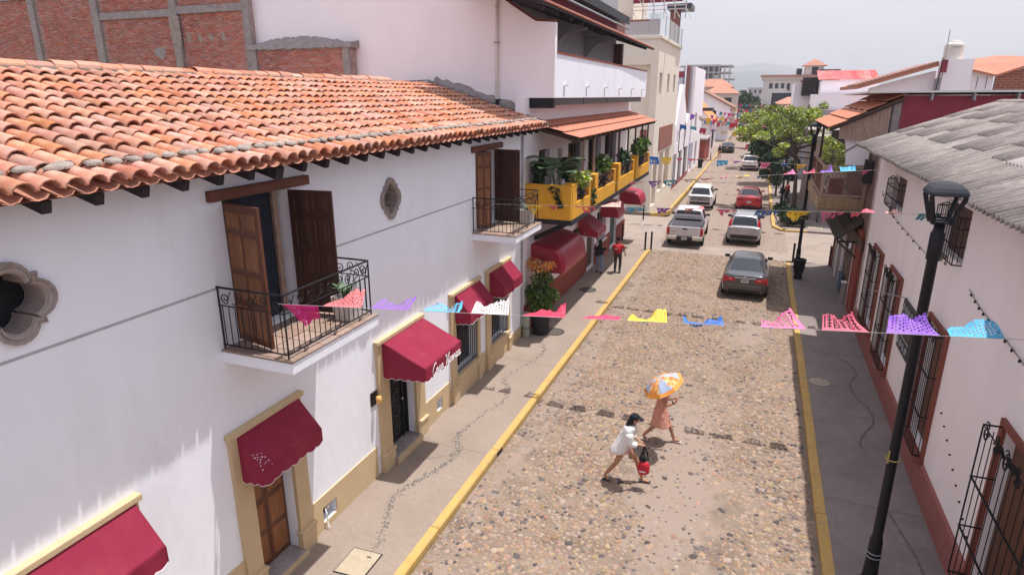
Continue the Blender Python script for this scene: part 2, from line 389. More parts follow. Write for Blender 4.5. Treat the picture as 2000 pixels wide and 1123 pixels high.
# ---- cobblestones
N = 8
def dome(g):
    """one low river stone, unit radius, height about .5"""
    a = np.linspace(0, 2 * np.pi, N, endpoint=False) + g.normal(0, .12, N)
    r = 1 + g.normal(0, .12, N)
    b = np.stack([np.cos(a) * r, np.sin(a) * r], 1)
    V = np.concatenate([np.c_[b, np.full(N, -.35)], np.c_[b * .93, np.full(N, .12)], np.c_[b * .62 + g.normal(0, .04, (N, 2)), .40 + g.normal(0, .04, N)], [[g.normal(0, .1), g.normal(0, .1), .5]]])
    F = []
    for k in range(N):
        k2 = (k + 1) % N
        F += [(k, k2, N + k2), (k, N + k2, N + k), (N + k, N + k2, 2 * N + k2), (N + k, 2 * N + k2, 2 * N + k), (2 * N + k, 2 * N + k2, 3 * N)]
    return V, np.array(F)
domes = [dome(nrg) for _ in range(10)]
def place_stones():
    out = []
    y = 6.0
    pitch = .088
    while y < 34.2:
        x = -4.92
        while x < 1.74:
            px = x + nrg.normal(0, .024); py = y + nrg.normal(0, .024)
            out.append((px, py)); x += pitch
        y += pitch * .92
    P = np.array(out)
    d = noise2(P[:, 0], P[:, 1], 1.7, 21) * .6 + noise2(P[:, 0], P[:, 1], .55, 22) * .4     # how far the stones stand out of the mortar
    # worn, mortar-covered lane down the right half
    lane = lane_(P[:, 0], P[:, 1])
    d = d - .55 * lane
    keep = nrg.random(len(P)) < np.clip(.45 + d * 1.3 - .45 * lane, .22, .98)
    return P[keep], d[keep], lane[keep]
SP, SD, SL = place_stones()
sr = .029 + .022 * nrg.random(len(SP)) - .012 * np.clip(SL, 0, 1) + .034 * (nrg.random(len(SP)) > .92)
szh = np.clip(.06 + SD * .78, .08, .62)
sdark = nrg.random(len(SP)) < (.045 + .38 * np.clip(SL - .25, 0, 1) + .09 * (noise2(SP[:, 0], SP[:, 1], .9, 31) > .55))
cy_, sy_ = math.cos(R(21.1)), math.sin(R(21.1))
dep = SP[:, 1] * cy_ - SP[:, 0] * sy_
inview = (SP[:, 1] > 7.72 + 0.0 * SP[:, 0])
order = np.argsort(np.where(inview, dep, 1e9) - sr * 12)
first = order[:298]; rest = order[298:]
smesh = []
for k, (dv, df) in enumerate(domes):
    for mt in (cobble, cob_d):
        me = bpy.data.meshes.new('cobblestone'); me.from_pydata([tuple(v) for v in dv], [], [tuple(f) for f in df]); me.materials.append(mt)
        me.polygons.foreach_set('use_smooth', [True] * len(me.polygons)); smesh.append(me)
for i in first:
    me = smesh[2 * rng.randrange(10) + int(sdark[i])]
    o = bpy.data.objects.new('cobblestone', me); col.objects.link(o); o.parent = street
    o.location = (SP[i, 0], SP[i, 1], zroad(SP[i, 0], SP[i, 1]) + .002)
    o.rotation_euler = (rng.gauss(0, .08), rng.gauss(0, .08), rng.uniform(0, 6.28))
    e = rng.uniform(.9, 1.45); o.scale = (sr[i] * e, sr[i] / e ** .5, sr[i] * szh[i] * 1.1)
def stone_mass(idx, name, mat):
    Vs = []; Fs = []; Ts = []; n0 = 0
    which = nrg.integers(0, 10, len(idx)); th = nrg.random(len(idx)) * 6.28; el = .9 + .5 * nrg.random(len(idx))
    zz = ZR + (noise2(SP[idx, 0], SP[idx, 1], 1.1, 3) - .5) * .035 + (noise2(SP[idx, 0], SP[idx, 1], .4, 4) - .5) * .014
    for q, i in enumerate(idx):
        dv, df = domes[which[q]]; c, s = math.cos(th[q]), math.sin(th[q])
        x = dv[:, 0] * sr[i] * el[q]; y = dv[:, 1] * sr[i] / el[q] ** .5
        Vs.append(np.c_[x * c - y * s + SP[i, 0], x * s + y * c + SP[i, 1], dv[:, 2] * sr[i] * szh[i] * 1.1 + zz[q] + .002])
        Fs.append(df + n0); n0 += len(dv); Ts.append(np.repeat(nrg.random((1, 3)), len(dv), 0))
    o = link_np(name, np.concatenate(Vs), np.concatenate(Fs), mat, street, smooth=True, tint=np.concatenate(Ts)); o['kind'] = 'stuff'
stone_mass(rest[~sdark[rest]], 'cobblestones', cobble_s)
stone_mass(rest[sdark[rest]], 'dark_cobblestones', cob_ds)
# ---- sidewalks (structure) with kerbs
def slab_poly(name, mat, pts, z0, z1):
    m = MB(); n = len(pts)
    vs = [(x, y, z1) for x, y in pts] + [(x, y, z0) for x, y in pts]
    m.add(vs, [tuple(range(n))] + [(i, (i + 1) % n, (i + 1) % n + n, i + n) for i in range(n)])
    o = m.build(name, mat); o['kind'] = 'structure'; return o
walkl = slab_poly('sidewalk', walkm, [(-7.6, -6), (KL, -6), (KL, 33.9), (-5.55, 34.35), (-7.6, 36.6)], -.3, 0)
walkR = slab_poly('sidewalk', walkr, [(KR + .2, -6), (4.6, -6), (4.6, 34.2), (KR + .2, 33.6)], -.3, 0)
walk3 = slab_poly('sidewalk', walkm, [(-30, 45.3), (-6.9, 45.3), (-5.85, 46.6), (-5.75, 75), (-5.9, 130), (-6.8, 420), (-30, 420)], -.3, 0)
walk4 = slab_poly('sidewalk', walkr, [(1.75, 43.1), (2.4, 42.3), (30, 42.3), (30, 420), (1.2, 420), (1.4, 130), (1.25, 75), (1.35, 50)], -.3, 0)
def kerb(pts, wdt, side, name='kerb'):
    """yellow painted kerb in cast lengths along a polyline"""
    ks = empty(name, (pts[0][0], pts[0][1], 0)); ks['kind'] = 'structure'
    for (x0, y0), (x1, y1) in zip(pts[:-1], pts[1:]):
        Ln = math.hypot(x1 - x0, y1 - y0); n = max(1, round(Ln / 3.0))
        for q in range(n):
            t0, t1 = q / n, (q + 1) / n - .012 / Ln
            ax, ay = x0 + (x1 - x0) * t0, y0 + (y1 - y0) * t0; bx, by = x0 + (x1 - x0) * t1, y0 + (y1 - y0) * t1
            nx, ny = -(y1 - y0) / Ln * side, (x1 - x0) / Ln * side
            j = rng.uniform(-.008, .008); zt = rng.uniform(.008, .02); s = .025
            m = MB()
            prof = [(0, -.3), (0, zt), (wdt - s, zt), (wdt, zt - s), (wdt + .015, -.3)]
            vs = [(px + nx * (d + j), py + ny * (d + j), z) for px, py in ((ax, ay), (bx, by)) for d, z in prof]
            m.add(vs, [tuple(range(5)), tuple(range(9, 4, -1))] + [(i, (i + 1) % 5, (i + 1) % 5 + 5, i + 5) for i in range(5)])
            m.build('kerb_stone', kerbm, ks)
kerb([(KL, -6), (KL, 33.3), (-5.12, 34.0)], .17, -1)
kerb([(KR + .2, -6), (KR + .2, 33.6)], .19, 1)
kerb([(-6.9, 45.2), (-5.85, 46.6), (-5.75, 75), (-5.9, 130)], .17, -1)
kerb([(3.3, 42.5), (1.95, 42.4), (1.45, 43.4), (1.35, 50), (1.25, 75), (1.3, 130)], .2, 1)
# kerb drain slot
box('kerb_drain', dark, street, KL + .165, KL + .19, 12.05, 12.35, ZR - .02, -.045)

# ---- sidewalk details
def circle(cx, cy, r, n=28): return [(cx + r * math.cos(2 * math.pi * k / n), cy + r * math.sin(2 * math.pi * k / n)) for k in range(n)]
def manhole(x, y, r, mat, label, grate):
    e = empty('manhole_cover', (x, y, 0), label, 'manhole cover')
    rim = MB().plate(circle(x, y, r), [circle(x, y, r * .88)], lambda a, b, d: (a, b, d), .012, -.02).build('rim', iron if grate else walkr, e)
    MB().plate(circle(x, y, r * .86), [], lambda a, b, d: (a, b, d), .007, -.02).build('cover', walkm if grate else M('pale_concrete', (.40, .345, .26), .9, .1, 8), e)
    if grate:
        for k in range(-5, 6):
            c = math.sqrt(max(0, (r * .85) ** 2 - (k * r / 6.2) ** 2)); q = k * r / 6.2
            MB().bar((x + q - c * .0, y - c, .011), (x + q, y + c, .011), .012, .006).build('bar', irongr, e)
            MB().bar((x - c, y + q, .012), (x + c, y + q, .012), .012, .006).build('bar', irongr, e)
    else:
        for k in range(6):
            a = k * math.pi / 3; MB().bar((x + r * .3 * math.cos(a), y + r * .3 * math.sin(a), .009), (x + r * .7 * math.cos(a), y + r * .7 * math.sin(a), .009), .02, .006).build('groove', walkr, e)
manhole(-6.14, 20.06, .36, iron, 'round iron grate cover in the left sidewalk beside the black planter', True)
manhole(-6.3, 25.42, .36, iron, 'round iron grate cover in front of the red arched awning', True)
manhole(2.33, 18.95, .33, iron, 'pale round concrete cover in the shaded right sidewalk', False)
# service hatch
e = empty('service_hatch', (-5.95, 7.75, 0), 'pale rectangular concrete hatch in the left sidewalk by the wooden door', 'hatch')
hq = [(-6.23, 8.05), (-5.67, 8.07), (-5.66, 7.45), (-6.22, 7.42)]
MB().plate([(-6.25, 8.075), (-5.645, 8.095), (-5.635, 7.425), (-6.24, 7.395)], [], lambda a, b, d: (a, b, d), .004, -.03).build('frame', dark, e)
MB().plate(hq, [], lambda a, b, d: (a, b, d), .014, -.02).build('cover', M('pale_concrete_hatch', (.40, .335, .245), .9, .1, 8, .3, 60), e)
box('handle_slot', dark, e, -5.88, -5.80, 7.92, 7.945, .012, .018)
e = empty('service_hatch', (3.75, 41.9, 0), 'pale square hatch in the pavement beyond the lamp post', 'hatch')
box('cover', M('pale_concrete_hatch'), e, 3.35, 4.2, 43.2, 44.1, .0, .016)
for k in range(4): box('bar', walkr, e, 3.5 + k * .18, 3.55 + k * .18, 43.35, 43.95, .016, .022)
# meandering pebble line
path = [(-5.79, 8.1), (-6.22, 9.18), (-6.36, 9.76), (-6.13, 10.55), (-5.93, 11.17), (-5.9, 11.76), (-6.21, 12.4), (-6.1, 13.56), (-5.86, 14.59), (-6.06, 15.37), (-6.37, 15.88), (-6.0, 17.35), (-5.93, 18.28), (-6.29, 19.11)]
def catmull(p, n=12, closed=False):
    p = [np.array(q, float) for q in p]; out = []
    N_ = len(p)
    for i in range(N_ if closed else N_ - 1):
        a = p[(i - 1) % N_] if (closed or i) else 2 * p[0] - p[1]; b = p[i]; c = p[(i + 1) % N_]
        d = p[(i + 2) % N_] if (closed or i < N_ - 2) else 2 * p[-1] - p[-2]
        for k in range(n):
            t = k / n
            out.append(.5 * ((2 * b) + (-a + c) * t + (2 * a - 5 * b + 4 * c - d) * t * t + (-a + 3 * b - 3 * c + d) * t ** 3))
    if not closed: out.append(p[-1])
    return out
Vs = []; Fs = []; Ts = []; n0 = 0
for q in catmull(path, 14):
    for _ in range(5 if q[1] < 13 else 3):
        dv, df = domes[rng.randrange(10)]; s = rng.uniform(.012, .026)
        Vs.append(dv * s + [q[0] + rng.gauss(0, .045), q[1] + rng.gauss(0, .05), .001]); Fs.append(df + n0); n0 += len(dv)
        Ts.append(np.repeat(nrg.random((1, 3)), len(dv), 0))
o = link_np('pebble_line', np.concatenate(Vs), np.concatenate(Fs), M('grey_pebbles', (.185, .16, .145), .8, .3, 30, tint=True), walkl, tint=np.concatenate(Ts)); o['kind'] = 'stuff'
def crack(pts, wdt, parent, mat, z=.003):
    p = catmull(pts, 8); m = MB(); vs = []
    for i, q in enumerate(p):
        a = p[max(0, i - 1)]; b = p[min(len(p) - 1, i + 1)]; d = (b - a) / (np.linalg.norm(b - a) + 1e-9); ww = wdt * rng.uniform(.5, 1.3)
        vs += [(q[0] - d[1] * ww, q[1] + d[0] * ww, z), (q[0] + d[1] * ww, q[1] - d[0] * ww, z)]
    m.add(vs, [(2 * i, 2 * i + 1, 2 * i + 3, 2 * i + 2) for i in range(len(p) - 1)])
    return m.build('crack', mat, parent)
groove = M('dark_patch_line', (.15, .125, .118), .95, .3, 20)
crack([(2.65, 21.36), (3.2, 20.9), (3.41, 19.96), (3.15, 19.1), (3.21, 18.25), (3.44, 17.54), (3.45, 16.8), (3.18, 16.15), (2.99, 15.56), (3.06, 15.22)], .035, walkR, groove)
crack([(3.17, 12.8), (3.29, 12.18), (3.42, 11.48), (3.45, 11.05), (3.6, 10.2)], .03, walkR, groove)
for y in (12.9, 17.0, 21.4, 24.9, 28.4): crack([(2.02, y), (2.9, y + rng.uniform(-.1, .1)), (3.8, y + rng.uniform(-.05, .05))], .012, walkR, groove)
for y in (11.9, 17.2, 21.9, 27.3, 30.1): crack([(-7.0, y + .1), (-6.2, y + rng.uniform(-.1, .1)), (-5.25, y)], .006, walkl, M('fine_joint', (.15, .12, .095), .95))
crack([(-6.62, 11.05), (-5.95, 11.62), (-6.05, 12.2)], .01, walkl, groove)
# ============================================================ white house on the left (wall plane x = -7.1)
WX = -7.1; WB = WX - .32
house = empty('white_house', (WX, 8, 0), 'white plastered house with clay tile roof, wooden balcony doors and burgundy awnings', 'house')
def quatre(cy, cz, ry, rz, s=1.0):
    """outline of a four-lobed window with small corner points"""
    out = []; R_ = .50; dd = .52
    for q in range(4):
        base = q * math.pi / 2
        cx, cz2 = dd * math.cos(base), dd * math.sin(base)
        for k in range(9):
            t = base + math.radians(-86 + 172 * k / 8)
            out.append((cx + R_ * math.cos(t), cz2 + R_ * math.sin(t)))
        g = base + math.pi / 4
        out += [((.80) * math.cos(g - .13), .80 * math.sin(g - .13)), (.93 * math.cos(g), .93 * math.sin(g)), (.80 * math.cos(g + .13), .80 * math.sin(g + .13))]
    return [(cy + a * ry * s, cz + b * rz * s) for a, b in out]
Q = [(3.93, 5.93, .44, .44), (11.32, 5.95, .37, .43)]
D1 = (6.87, 8.30, 4.45, 6.57); D2 = (15.66, 17.1, 4.45, 6.55)
DOORW = (6.68, 7.62, .10, 2.72); DOORC = (10.78, 11.90, .17, 2.72)
W0 = (3.3, 4.62, .75, 2.85); W1 = (14.12, 15.50, .72, 2.85); W2 = (16.5, 17.9, .70, 2.85)
V1 = (8.30, 8.72, .13, .46); V2 = (12.98, 13.28, .18, .50)
holes = [quatre(*q, .74) for q in Q] + [rect(*h) for h in (D1, D2, DOORW, DOORC, W0, W1, W2, V1, V2)]
MB().plate(rect(-6, 19.45, -.1, 7.16), holes, FX(WX), 0, -.32).build('wall', white, house)
box('back_wall', white, house, -14.2, WB - 3.0, -6, 19.45, -.1, 7.4)
box('gable_wall', white, house, WB - 3.0, WB, 19.2, 19.45, -.1, 7.2)
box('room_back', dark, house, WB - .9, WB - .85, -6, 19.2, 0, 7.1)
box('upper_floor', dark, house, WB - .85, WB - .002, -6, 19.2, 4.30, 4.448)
# fine grey joint strip between the storeys
for y0, y1 in ((-6, 6.56), (8.72, 15.36)):
    box('joint', M('joint_grey', (.42, .40, .42), .9), house, WX - .01, WX + .006, y0, y1, 5.33, 5.362)
# cream plinth
pl = [(-6, 2.95), (5.0, 6.34), (7.96, 10.22), (12.3, 13.77), (15.66, 16.16), (18.1, 19.45)]
def plinth(y0, y1, z1=.72, hs=()):
    MB().plate(rect(y0, y1, -.1, z1), [rect(*h) for h in hs], FX(WX), .025, 0).build('plinth', cream, house)
plinth(-6, 2.95, .85); plinth(5.0, 6.335, .82); plinth(7.965, 10.215, .72, [V1]); plinth(12.305, 13.765, .70, [V2]); plinth(15.67, 16.14, .66); plinth(18.06, 19.45, .40)
for v in (V1, V2):
    box('vent_back', dark, house, WX - .2, WX - .18, v[0], v[1], v[2], v[3])
    MB().cyl((WX - .16, (v[0] + v[1]) / 2, (v[2] + v[3]) / 2 + .05), (WX - .02, (v[0] + v[1]) / 2, (v[2] + v[3]) / 2 + .05), .05, n=12).build('vent_pipe', chrome, house)
MB().tube([(WX + .03, 8.36, .42), (WX + .07, 8.34, .34), (WX + .06, 8.35, .16), (WX + .10, 8.33, .04)], .014, 6).build('water_pipe', white, house)

def surround(op, y0, y1, ztop, door):
    """cream frame with pilasters, bases and top cornice round an opening op = (y0, y1, z0, z1)"""
    a0, a1, b0, b1 = op; P_ = .07
    f = box('door_frame' if door else 'window_frame', cream, house, WX, WX + P_, y0, a0 - .002, .42, ztop - .09)
    g = box('door_frame' if door else 'window_frame', cream, house, WX, WX + P_, a1 + .002, y1, .42, ztop - .09)
    box('lintel', cream, house, WX, WX + P_ - .004, a0, a1, b1, ztop - .092)
    box('cornice', cream, house, WX, WX + P_ + .05, y0 - .04, y1 + .04, ztop - .09, ztop, bevel=.012)
    for q0, q1 in ((y0, a0), (a1, y1)):
        box('pilaster_base', cream, house, WX, WX + P_ + .05, q0 - .035, q1 + .02, -.02, .40, bevel=.008)
        box('base_moulding', cream, house, WX, WX + P_ + .075, q0 - .055, q1 + .035, .40, .46, bevel=.015)
    if not door:
        box('sill', cream, house, WX, WX + .13, a0 - .08, a1 + .08, b0 - .09, b0, bevel=.012)
        box('apron', cream, house, WX, WX + .06, a0, a1, -.02, b0 - .092)
surround(W0, 3.0, 4.78, 3.10, False)
surround(DOORW, 6.34, 7.96, 3.10, True)
surround(DOORC, 10.38, 12.32, 3.10, True)
surround(W1, 13.85, 15.68, 3.12, False)
surround(W2, 16.18, 18.05, 3.14, False)
for op, mat_ in ((DOORW, concr), (DOORC, concr)):
    box('door_step', mat_, house, WB, WX + .16, op[0], op[1], -.05, op[2] + .01, bevel=.01)
    box('threshold', cream, house, WX + .16, WX + .20, op[0] - .02, op[1] + .02, -.05, op[2] - .02)

# ---- panelled wooden leaf: house > door > panel
def leaf_door(name, p, q, z0, z1, cols, rows, mat, pmat, parent=house, th=.045, label=None):
    p = Vector((p[0], p[1], 0)); q = Vector((q[0], q[1], 0)); d = (q - p); Wd = d.length; d.normalize(); n = Vector((-d.y, d.x, 0))
    root = MB()
    def blk(m, a0, a1, b0, b1, t0, t1):
        vs = [p + d * a + n * t + Vector((0, 0, b)) for b in (b0, b1) for t in (t0, t1) for a in (a0, a1)]
        m.add(vs, [(0, 2, 3, 1), (4, 5, 7, 6), (0, 1, 5, 4), (2, 6, 7, 3), (0, 4, 6, 2), (1, 3, 7, 5)])
    blk(root, 0, Wd, z0, z1, -th / 2, th / 2)
    o = root.build(name, mat, parent, bevel=.006)
    if label: o['label'] = label
    st = .085 * min(1, Wd / .7); cw = (Wd - st * (cols + 1)) / cols; H_ = z1 - z0
    hs = [h / sum(rows) for h in rows]; y = z0 + .10
    tot = H_ - .2 - .09 * (len(rows) - 1)
    for r, h in enumerate(hs):
        ph = tot * h
        for c in range(cols):
            a = st + c * (cw + st)
            for sg in (-1, 1):
                m = MB()
                t0 = sg * th / 2
                vs = [p + d * aa + n * (t0 + sg * tt) + Vector((0, 0, bb)) for aa, bb, tt in
                      ((a, y, .0), (a + cw, y, 0), (a + cw, y + ph, 0), (a, y + ph, 0),
                       (a + .015, y + .015, .016), (a + cw - .015, y + .015, .016), (a + cw - .015, y + ph - .015, .016), (a + .015, y + ph - .015, .016),
                       (a + .035, y + .035, .004), (a + cw - .035, y + .035, .004), (a + cw - .035, y + ph - .035, .004), (a + .035, y + ph - .035, .004),
                       (a + .07, y + .07, .014), (a + cw - .07, y + .07, .014), (a + cw - .07, y + ph - .07, .014), (a + .07, y + ph - .07, .014))]
                fs = []
                for L_ in range(3):
                    for k in range(4): fs.append((L_ * 4 + k, L_ * 4 + (k + 1) % 4, L_ * 4 + 4 + (k + 1) % 4, L_ * 4 + 4 + k))
                fs.append((12, 13, 14, 15)); m.add(vs, fs)
                m.build('panel', pmat, o)
        y += ph + .09
    return o
# balcony 1 shutters standing open
leaf_door('balcony_door', (WX - .02, 6.90), (WX + .80, 6.70), 4.47, 6.54, 2, [1.5, 1.2, 1.6, .8], wood_m, wood_l)
leaf_door('balcony_door', (WX - .02, 8.29), (WX + .75, 8.40), 4.47, 6.54, 2, [1.5, 1.2, 1.6, .8], wood_d, wood_d)
leaf_door('balcony_door', (WX - .02, 15.68), (WX + .18, 16.30), 4.47, 6.54, 2, [1.5, 1.2, 1.6, .8], wood_m, wood_l)
leaf_door('balcony_door', (WX - .02, 17.08), (WX + .78, 17.0), 4.47, 6.54, 2, [1.5, 1.2, 1.6, .8], wood_d, wood_d)
for d in (D1, D2):
    box('inner_door_and_room_dark', wood_p, house, WX - .28, WX - .22, d[1] - .16, d[1] - .06, d[2], d[3])
    box('inner_door_and_room_dark', M('dark_room_tone', (.02, .025, .04), .9, .3, 6), house, WX - .30, WX - .26, d[0] + .02, d[1] - .2, d[2], d[3])  # near-black sheet painted as the dark room behind the doors
    box('lintel_beam', wood_o, house, WX - .1, WX + .10, d[0] - .27, d[1] + .40 if d is D1 else d[1] + .34, d[3] + .012, d[3] + .165, bevel=.01)
# ---- balconies: house > balcony > (floor tiles, railing pieces)
def balcony(y0, y1):
    x1 = -5.82; z0, z1 = 4.22, 4.40
    b = box('balcony', white, house, WX - .002, x1, y0, y1, z0, z1, bevel=.01)
    t = M('balcony_floor_tile', (.30, .215, .175), .8, .15, 9, objvar=.14)
    ny = 6; nx = 4
    for i in range(nx):
        for k in range(ny):
            xa = WX + .005 + i * (x1 + .02 - WX) / nx; ya = y0 - .015 + k * (y1 - y0 + .03) / ny
            box('floor_tile', t, b, xa, xa + (x1 + .02 - WX) / nx - .012, ya, ya + (y1 - y0 + .03) / ny - .012, z1, z1 + rng.uniform(.024, .030))
    xr, ya, yb = x1 - .10, y0 + .06, y1 - .06; zt, zm, zb = 5.37, 5.10, 4.49
    for z, r in ((zt, .017), (zm, .010), (zb, .012)):
        MB().tube([(WX, ya, z), (xr, ya, z), (xr, yb, z), (WX, yb, z)], r, 6).build('rail', iron, b)
    post = None
    pts = [(WX + .07 + k * .115, ya) for k in range(10)] + [(xr, ya + k * .122) for k in range(1, round((yb - ya) / .122))] + [(WX + .07 + k * .115, yb) for k in range(10)]
    sh = None
    for (x, y) in pts:
        if sh is None:
            o = MB().cyl((x, y, zb), (x, y, zm), .0075, n=5).build('baluster', iron, b)
            for v in o.data.vertices: v.co -= Vector((x - b.location.x - wloc(house).x, y - wloc(house).y, 0))
            o.location = (x - wloc(house).x, y - wloc(house).y, 0); sh = o
        else:
            o = sh.copy(); col.objects.link(o); o.parent = b; o.location = (x - wloc(house).x, y - wloc(house).y, 0)
    for x, y in ((xr, ya), (xr, yb), (WX + .02, ya), (WX + .02, yb)):
        MB().cyl((x, y, z1), (x, y, zt + .01), .013, n=6).build('post', iron, b)
    # band of scrolls under the handrail
    def scrolls(p0, p1, n):
        p0 = Vector(p0); p1 = Vector(p1); d = (p1 - p0) / n; u = d.normalized(); zc = (zt + zm) / 2; p0 = p0 + Vector((0, 0, zc))
        for k in range(n):
            c = p0 + d * (k + .5); fl = 1 if k % 2 else -1; r = min(.095, d.length * .36)
            s1 = spiral((c.x, c.y, zc + .02 * fl), u * fl, (0, 0, 1), r, 1.35, -1.9, 16, .2)
            tail = [c - u * fl * d.length * .50 + Vector((0, 0, -fl * .09))]
            MB().tube(list(reversed(s1)) + [], .0085, 5).build('scroll', iron, b)
            MB().tube([s1[0], s1[0].lerp(tail[0], .5) + Vector((0, 0, -.03 * fl)), tail[0]], .0075, 5).build('scroll', iron, b)
    scrolls((WX + .03, ya, 0), (xr, ya, 0), 5); scrolls((xr, ya, 0), (xr, yb, 0), 9); scrolls((xr, yb, 0), (WX + .03, yb, 0), 5)
    for y in (ya + .35, ya + 1.05, yb - .35):
        MB().tube(spiral((xr + .02, y, zb - .03), (0, 1, 0), (0, 0, 1), .05, 1.2, 0, 10), .008, 5).build('foot_scroll', iron, b)
    return b
balcony(6.50, 8.70); balcony(15.37, 17.50)

# ---- carved quatrefoil windows
for cy0, cz0, ry, rz in Q:
    m = MB(); prof = [(1.0, 0), (1.0, .05), (.95, .065), (.90, .04), (.865, .04), (.85, .06), (.80, .055), (.735, .02), (.735, -.31)]
    n = len(quatre(0, 0, 1, 1)); vs = []
    for s, d in prof: vs += [(WX + d, a, b) for a, b in quatre(cy0, cz0, ry, rz, s)]
    fs = [(i * n + k, i * n + (k + 1) % n, (i + 1) * n + (k + 1) % n, (i + 1) * n + k) for i in range(len(prof) - 1) for k in range(n)]
    m.add(vs, fs); m.build('window_surround', stone, house)
    box('window_dark_fill', dark, house, WX - .36, WX - .325, cy0 - ry, cy0 + ry, cz0 - rz, cz0 + rz)  # matte black sheet, the dark interior put into its colour

# ---- carved wooden street door and iron gate
leaf_door('street_door', (WX - .22, DOORW[0] + .01), (WX - .22, (DOORW[0] + DOORW[1]) / 2 - .004), DOORW[2] + .02, DOORW[3], 1, [1, 1, 1, 1], wood_m, M('orange_brown_wood', (.26, .105, .04), .5, .3, 9, .2, 40, stretch=(1, 1, .12)))
leaf_door('street_door', (WX - .22, (DOORW[0] + DOORW[1]) / 2 + .004), (WX - .22, DOORW[1] - .01), DOORW[2] + .02, DOORW[3], 1, [1, 1, 1, 1], wood_m, MATS['orange_brown_wood'])
g = box('iron_gate', iron, house, WX - .24, WX - .215, DOORC[0] + .02, DOORC[1] - .02, DOORC[2] + .02, DOORC[3])
for y in (DOORC[0] + .05, DOORC[1] - .24, DOORC[1] - .05): box('gate_stile', iron, g, WX - .215, WX - .17, y - .025, y + .025, DOORC[2] + .02, DOORC[3])
for k in range(5):
    for q in range(2):
        c = (WX - .20, DOORC[0] + .27 + q * .36, .48 + k * .44); fl = 1 if (k + q) % 2 else -1
        MB().tube(spiral(c, (0, fl, 0), (0, 0, 1), .17, 1.6, .5, 18), .013, 5).build('gate_scroll', irongr, g)
MB().cyl((WX - .17, DOORC[1] - .30, 1.2), (WX - .13, DOORC[1] - .30, 1.2), .03, n=8).build('lock', chrome, g)

# ---- window grilles
def grille(op, n, parent=house, x=WX, mat=iron, mid=2):
    a0, a1, b0, b1 = op
    gl = box('window', darkgl, parent, x - .26, x - .24, a0, a1, b0, b1)
    box('window_mullion', wood_d, gl, x - .24, x - .21, (a0 + a1) / 2 - .03, (a0 + a1) / 2 + .03, b0, b1)
    for k in range(n):
        y = a0 + .05 + (a1 - a0 - .1) * k / (n - 1)
        MB().cyl((x + .03, y, b0 + .01), (x + .03, y, b1), .010, n=5).build('grille_bar', mat, gl)
    for k in range(mid):
        z = b0 + (b1 - b0) * (k + .08 if mid > 1 else .5) / max(1, mid)
        MB().bar((x + .03, a0, z), (x + .03, a1, z), .03, .012, up=(1, 0, 0)).build('grille_rail', mat, gl)
grille(W0, 12); grille(W1, 11); grille(W2, 11)

# ---- wall lantern
e = empty('wall_lantern', (WX, 10.22, 1.9), 'amber glass wall lantern on a black plate beside the burgundy lettered awning', 'wall lantern')
box('back_plate', iron, e, WX, WX + .03, 10.12, 10.34, 1.72, 2.02)
MB().lathe([(.02, -.10), (.055, -.08), (.065, .0), (.06, .07), (.02, .09)], (WX + .13, 10.24, 1.86), 12).build('lamp_shade', M('amber_glass', (.75, .42, .14), .35, .1, 8), e, smooth=True)
MB().tube([(WX + .03, 10.24, 1.93), (WX + .08, 10.24, 1.97), (WX + .13, 10.24, 1.95)], .010, 5).build('bracket', iron, e)

# ---- roof: rafters, deck, clay tiles
EX, EZ, RX, RZ = -6.40, 7.11, -10.60, 8.36         # eave and ridge of the tile surface
sl = (RZ - EZ) / (EX - RX)                         # rise per metre
SLEN = math.hypot(RX - EX, RZ - EZ); udir = Vector((RX - EX, 0, RZ - EZ)).normalized(); nrm = Vector((sl, 0, 1)).normalized()
ra = None
for k in range(32):
    y = 2.45 + k * .56
    if y > 19.5: break
    o = MB().bar((EX - .14, y, EZ - .17), (EX - 1.3, y, EZ - .17 + 1.16 * sl), .10, .13).build('rafter', rafterm, house)
y = 7.43; MB().bar((EX - .10, y, EZ - .19), (EX - .85, y, EZ - .19 + .75 * sl), .17, .17).build('rafter', rafterm, house)
MB().add([(EX - .06, -1, EZ - .085), (EX - .06, 19.62, EZ - .085), (RX, 19.62, RZ - .085), (RX, -1, RZ - .085), (EX - .06, -1, EZ - .06), (EX - .06, 19.62, EZ - .06), (RX, 19.62, RZ - .06), (RX, -1, RZ - .06)],
         [(0, 1, 2, 3), (7, 6, 5, 4), (0, 4, 5, 1), (1, 5, 6, 2), (2, 6, 7, 3), (3, 7, 4, 0)]).build('roof_deck', wood_o, house)
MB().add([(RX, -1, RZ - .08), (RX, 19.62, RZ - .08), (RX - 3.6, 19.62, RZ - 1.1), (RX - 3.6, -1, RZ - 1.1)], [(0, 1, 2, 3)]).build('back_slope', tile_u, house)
TN = 6
def tile_geo(L_, r0, r1, th=.013):
    """half-round cover tile along +x (upwards), wide end at 0"""
    V_ = []; F_ = []
    for s, (x, r) in enumerate(((0, r0), (L_, r1))):
        for rr in (r, r - th):
            for k in range(TN + 1):
                a = math.pi * k / TN; V_.append((x, -rr * math.cos(a), rr * math.sin(a) * .92))
    n = TN + 1
    for k in range(TN):
        F_ += [(k, k + 1, 2 * n + k + 1, 2 * n + k), (n + k + 1, n + k, 3 * n + k, 3 * n + k + 1), (k + 1, k, n + k, n + k + 1), (2 * n + k, 2 * n + k + 1, 3 * n + k + 1, 3 * n + k)]
    F_ += [(0, 2 * n, 3 * n, n), (TN, n + TN, 3 * n + TN, 2 * n + TN)]
    return np.array(V_), np.array(F_)
TV, TF = tile_geo(.50, .113, .084, .015)
Mx = np.array([[udir.x, 0, nrm.x], [udir.y, -1, nrm.y], [udir.z, 0, nrm.z]])      # local (along, across, up) -> world
tl = []; PITCH = .247; NC = 11; EXPO = (SLEN - .06) / NC
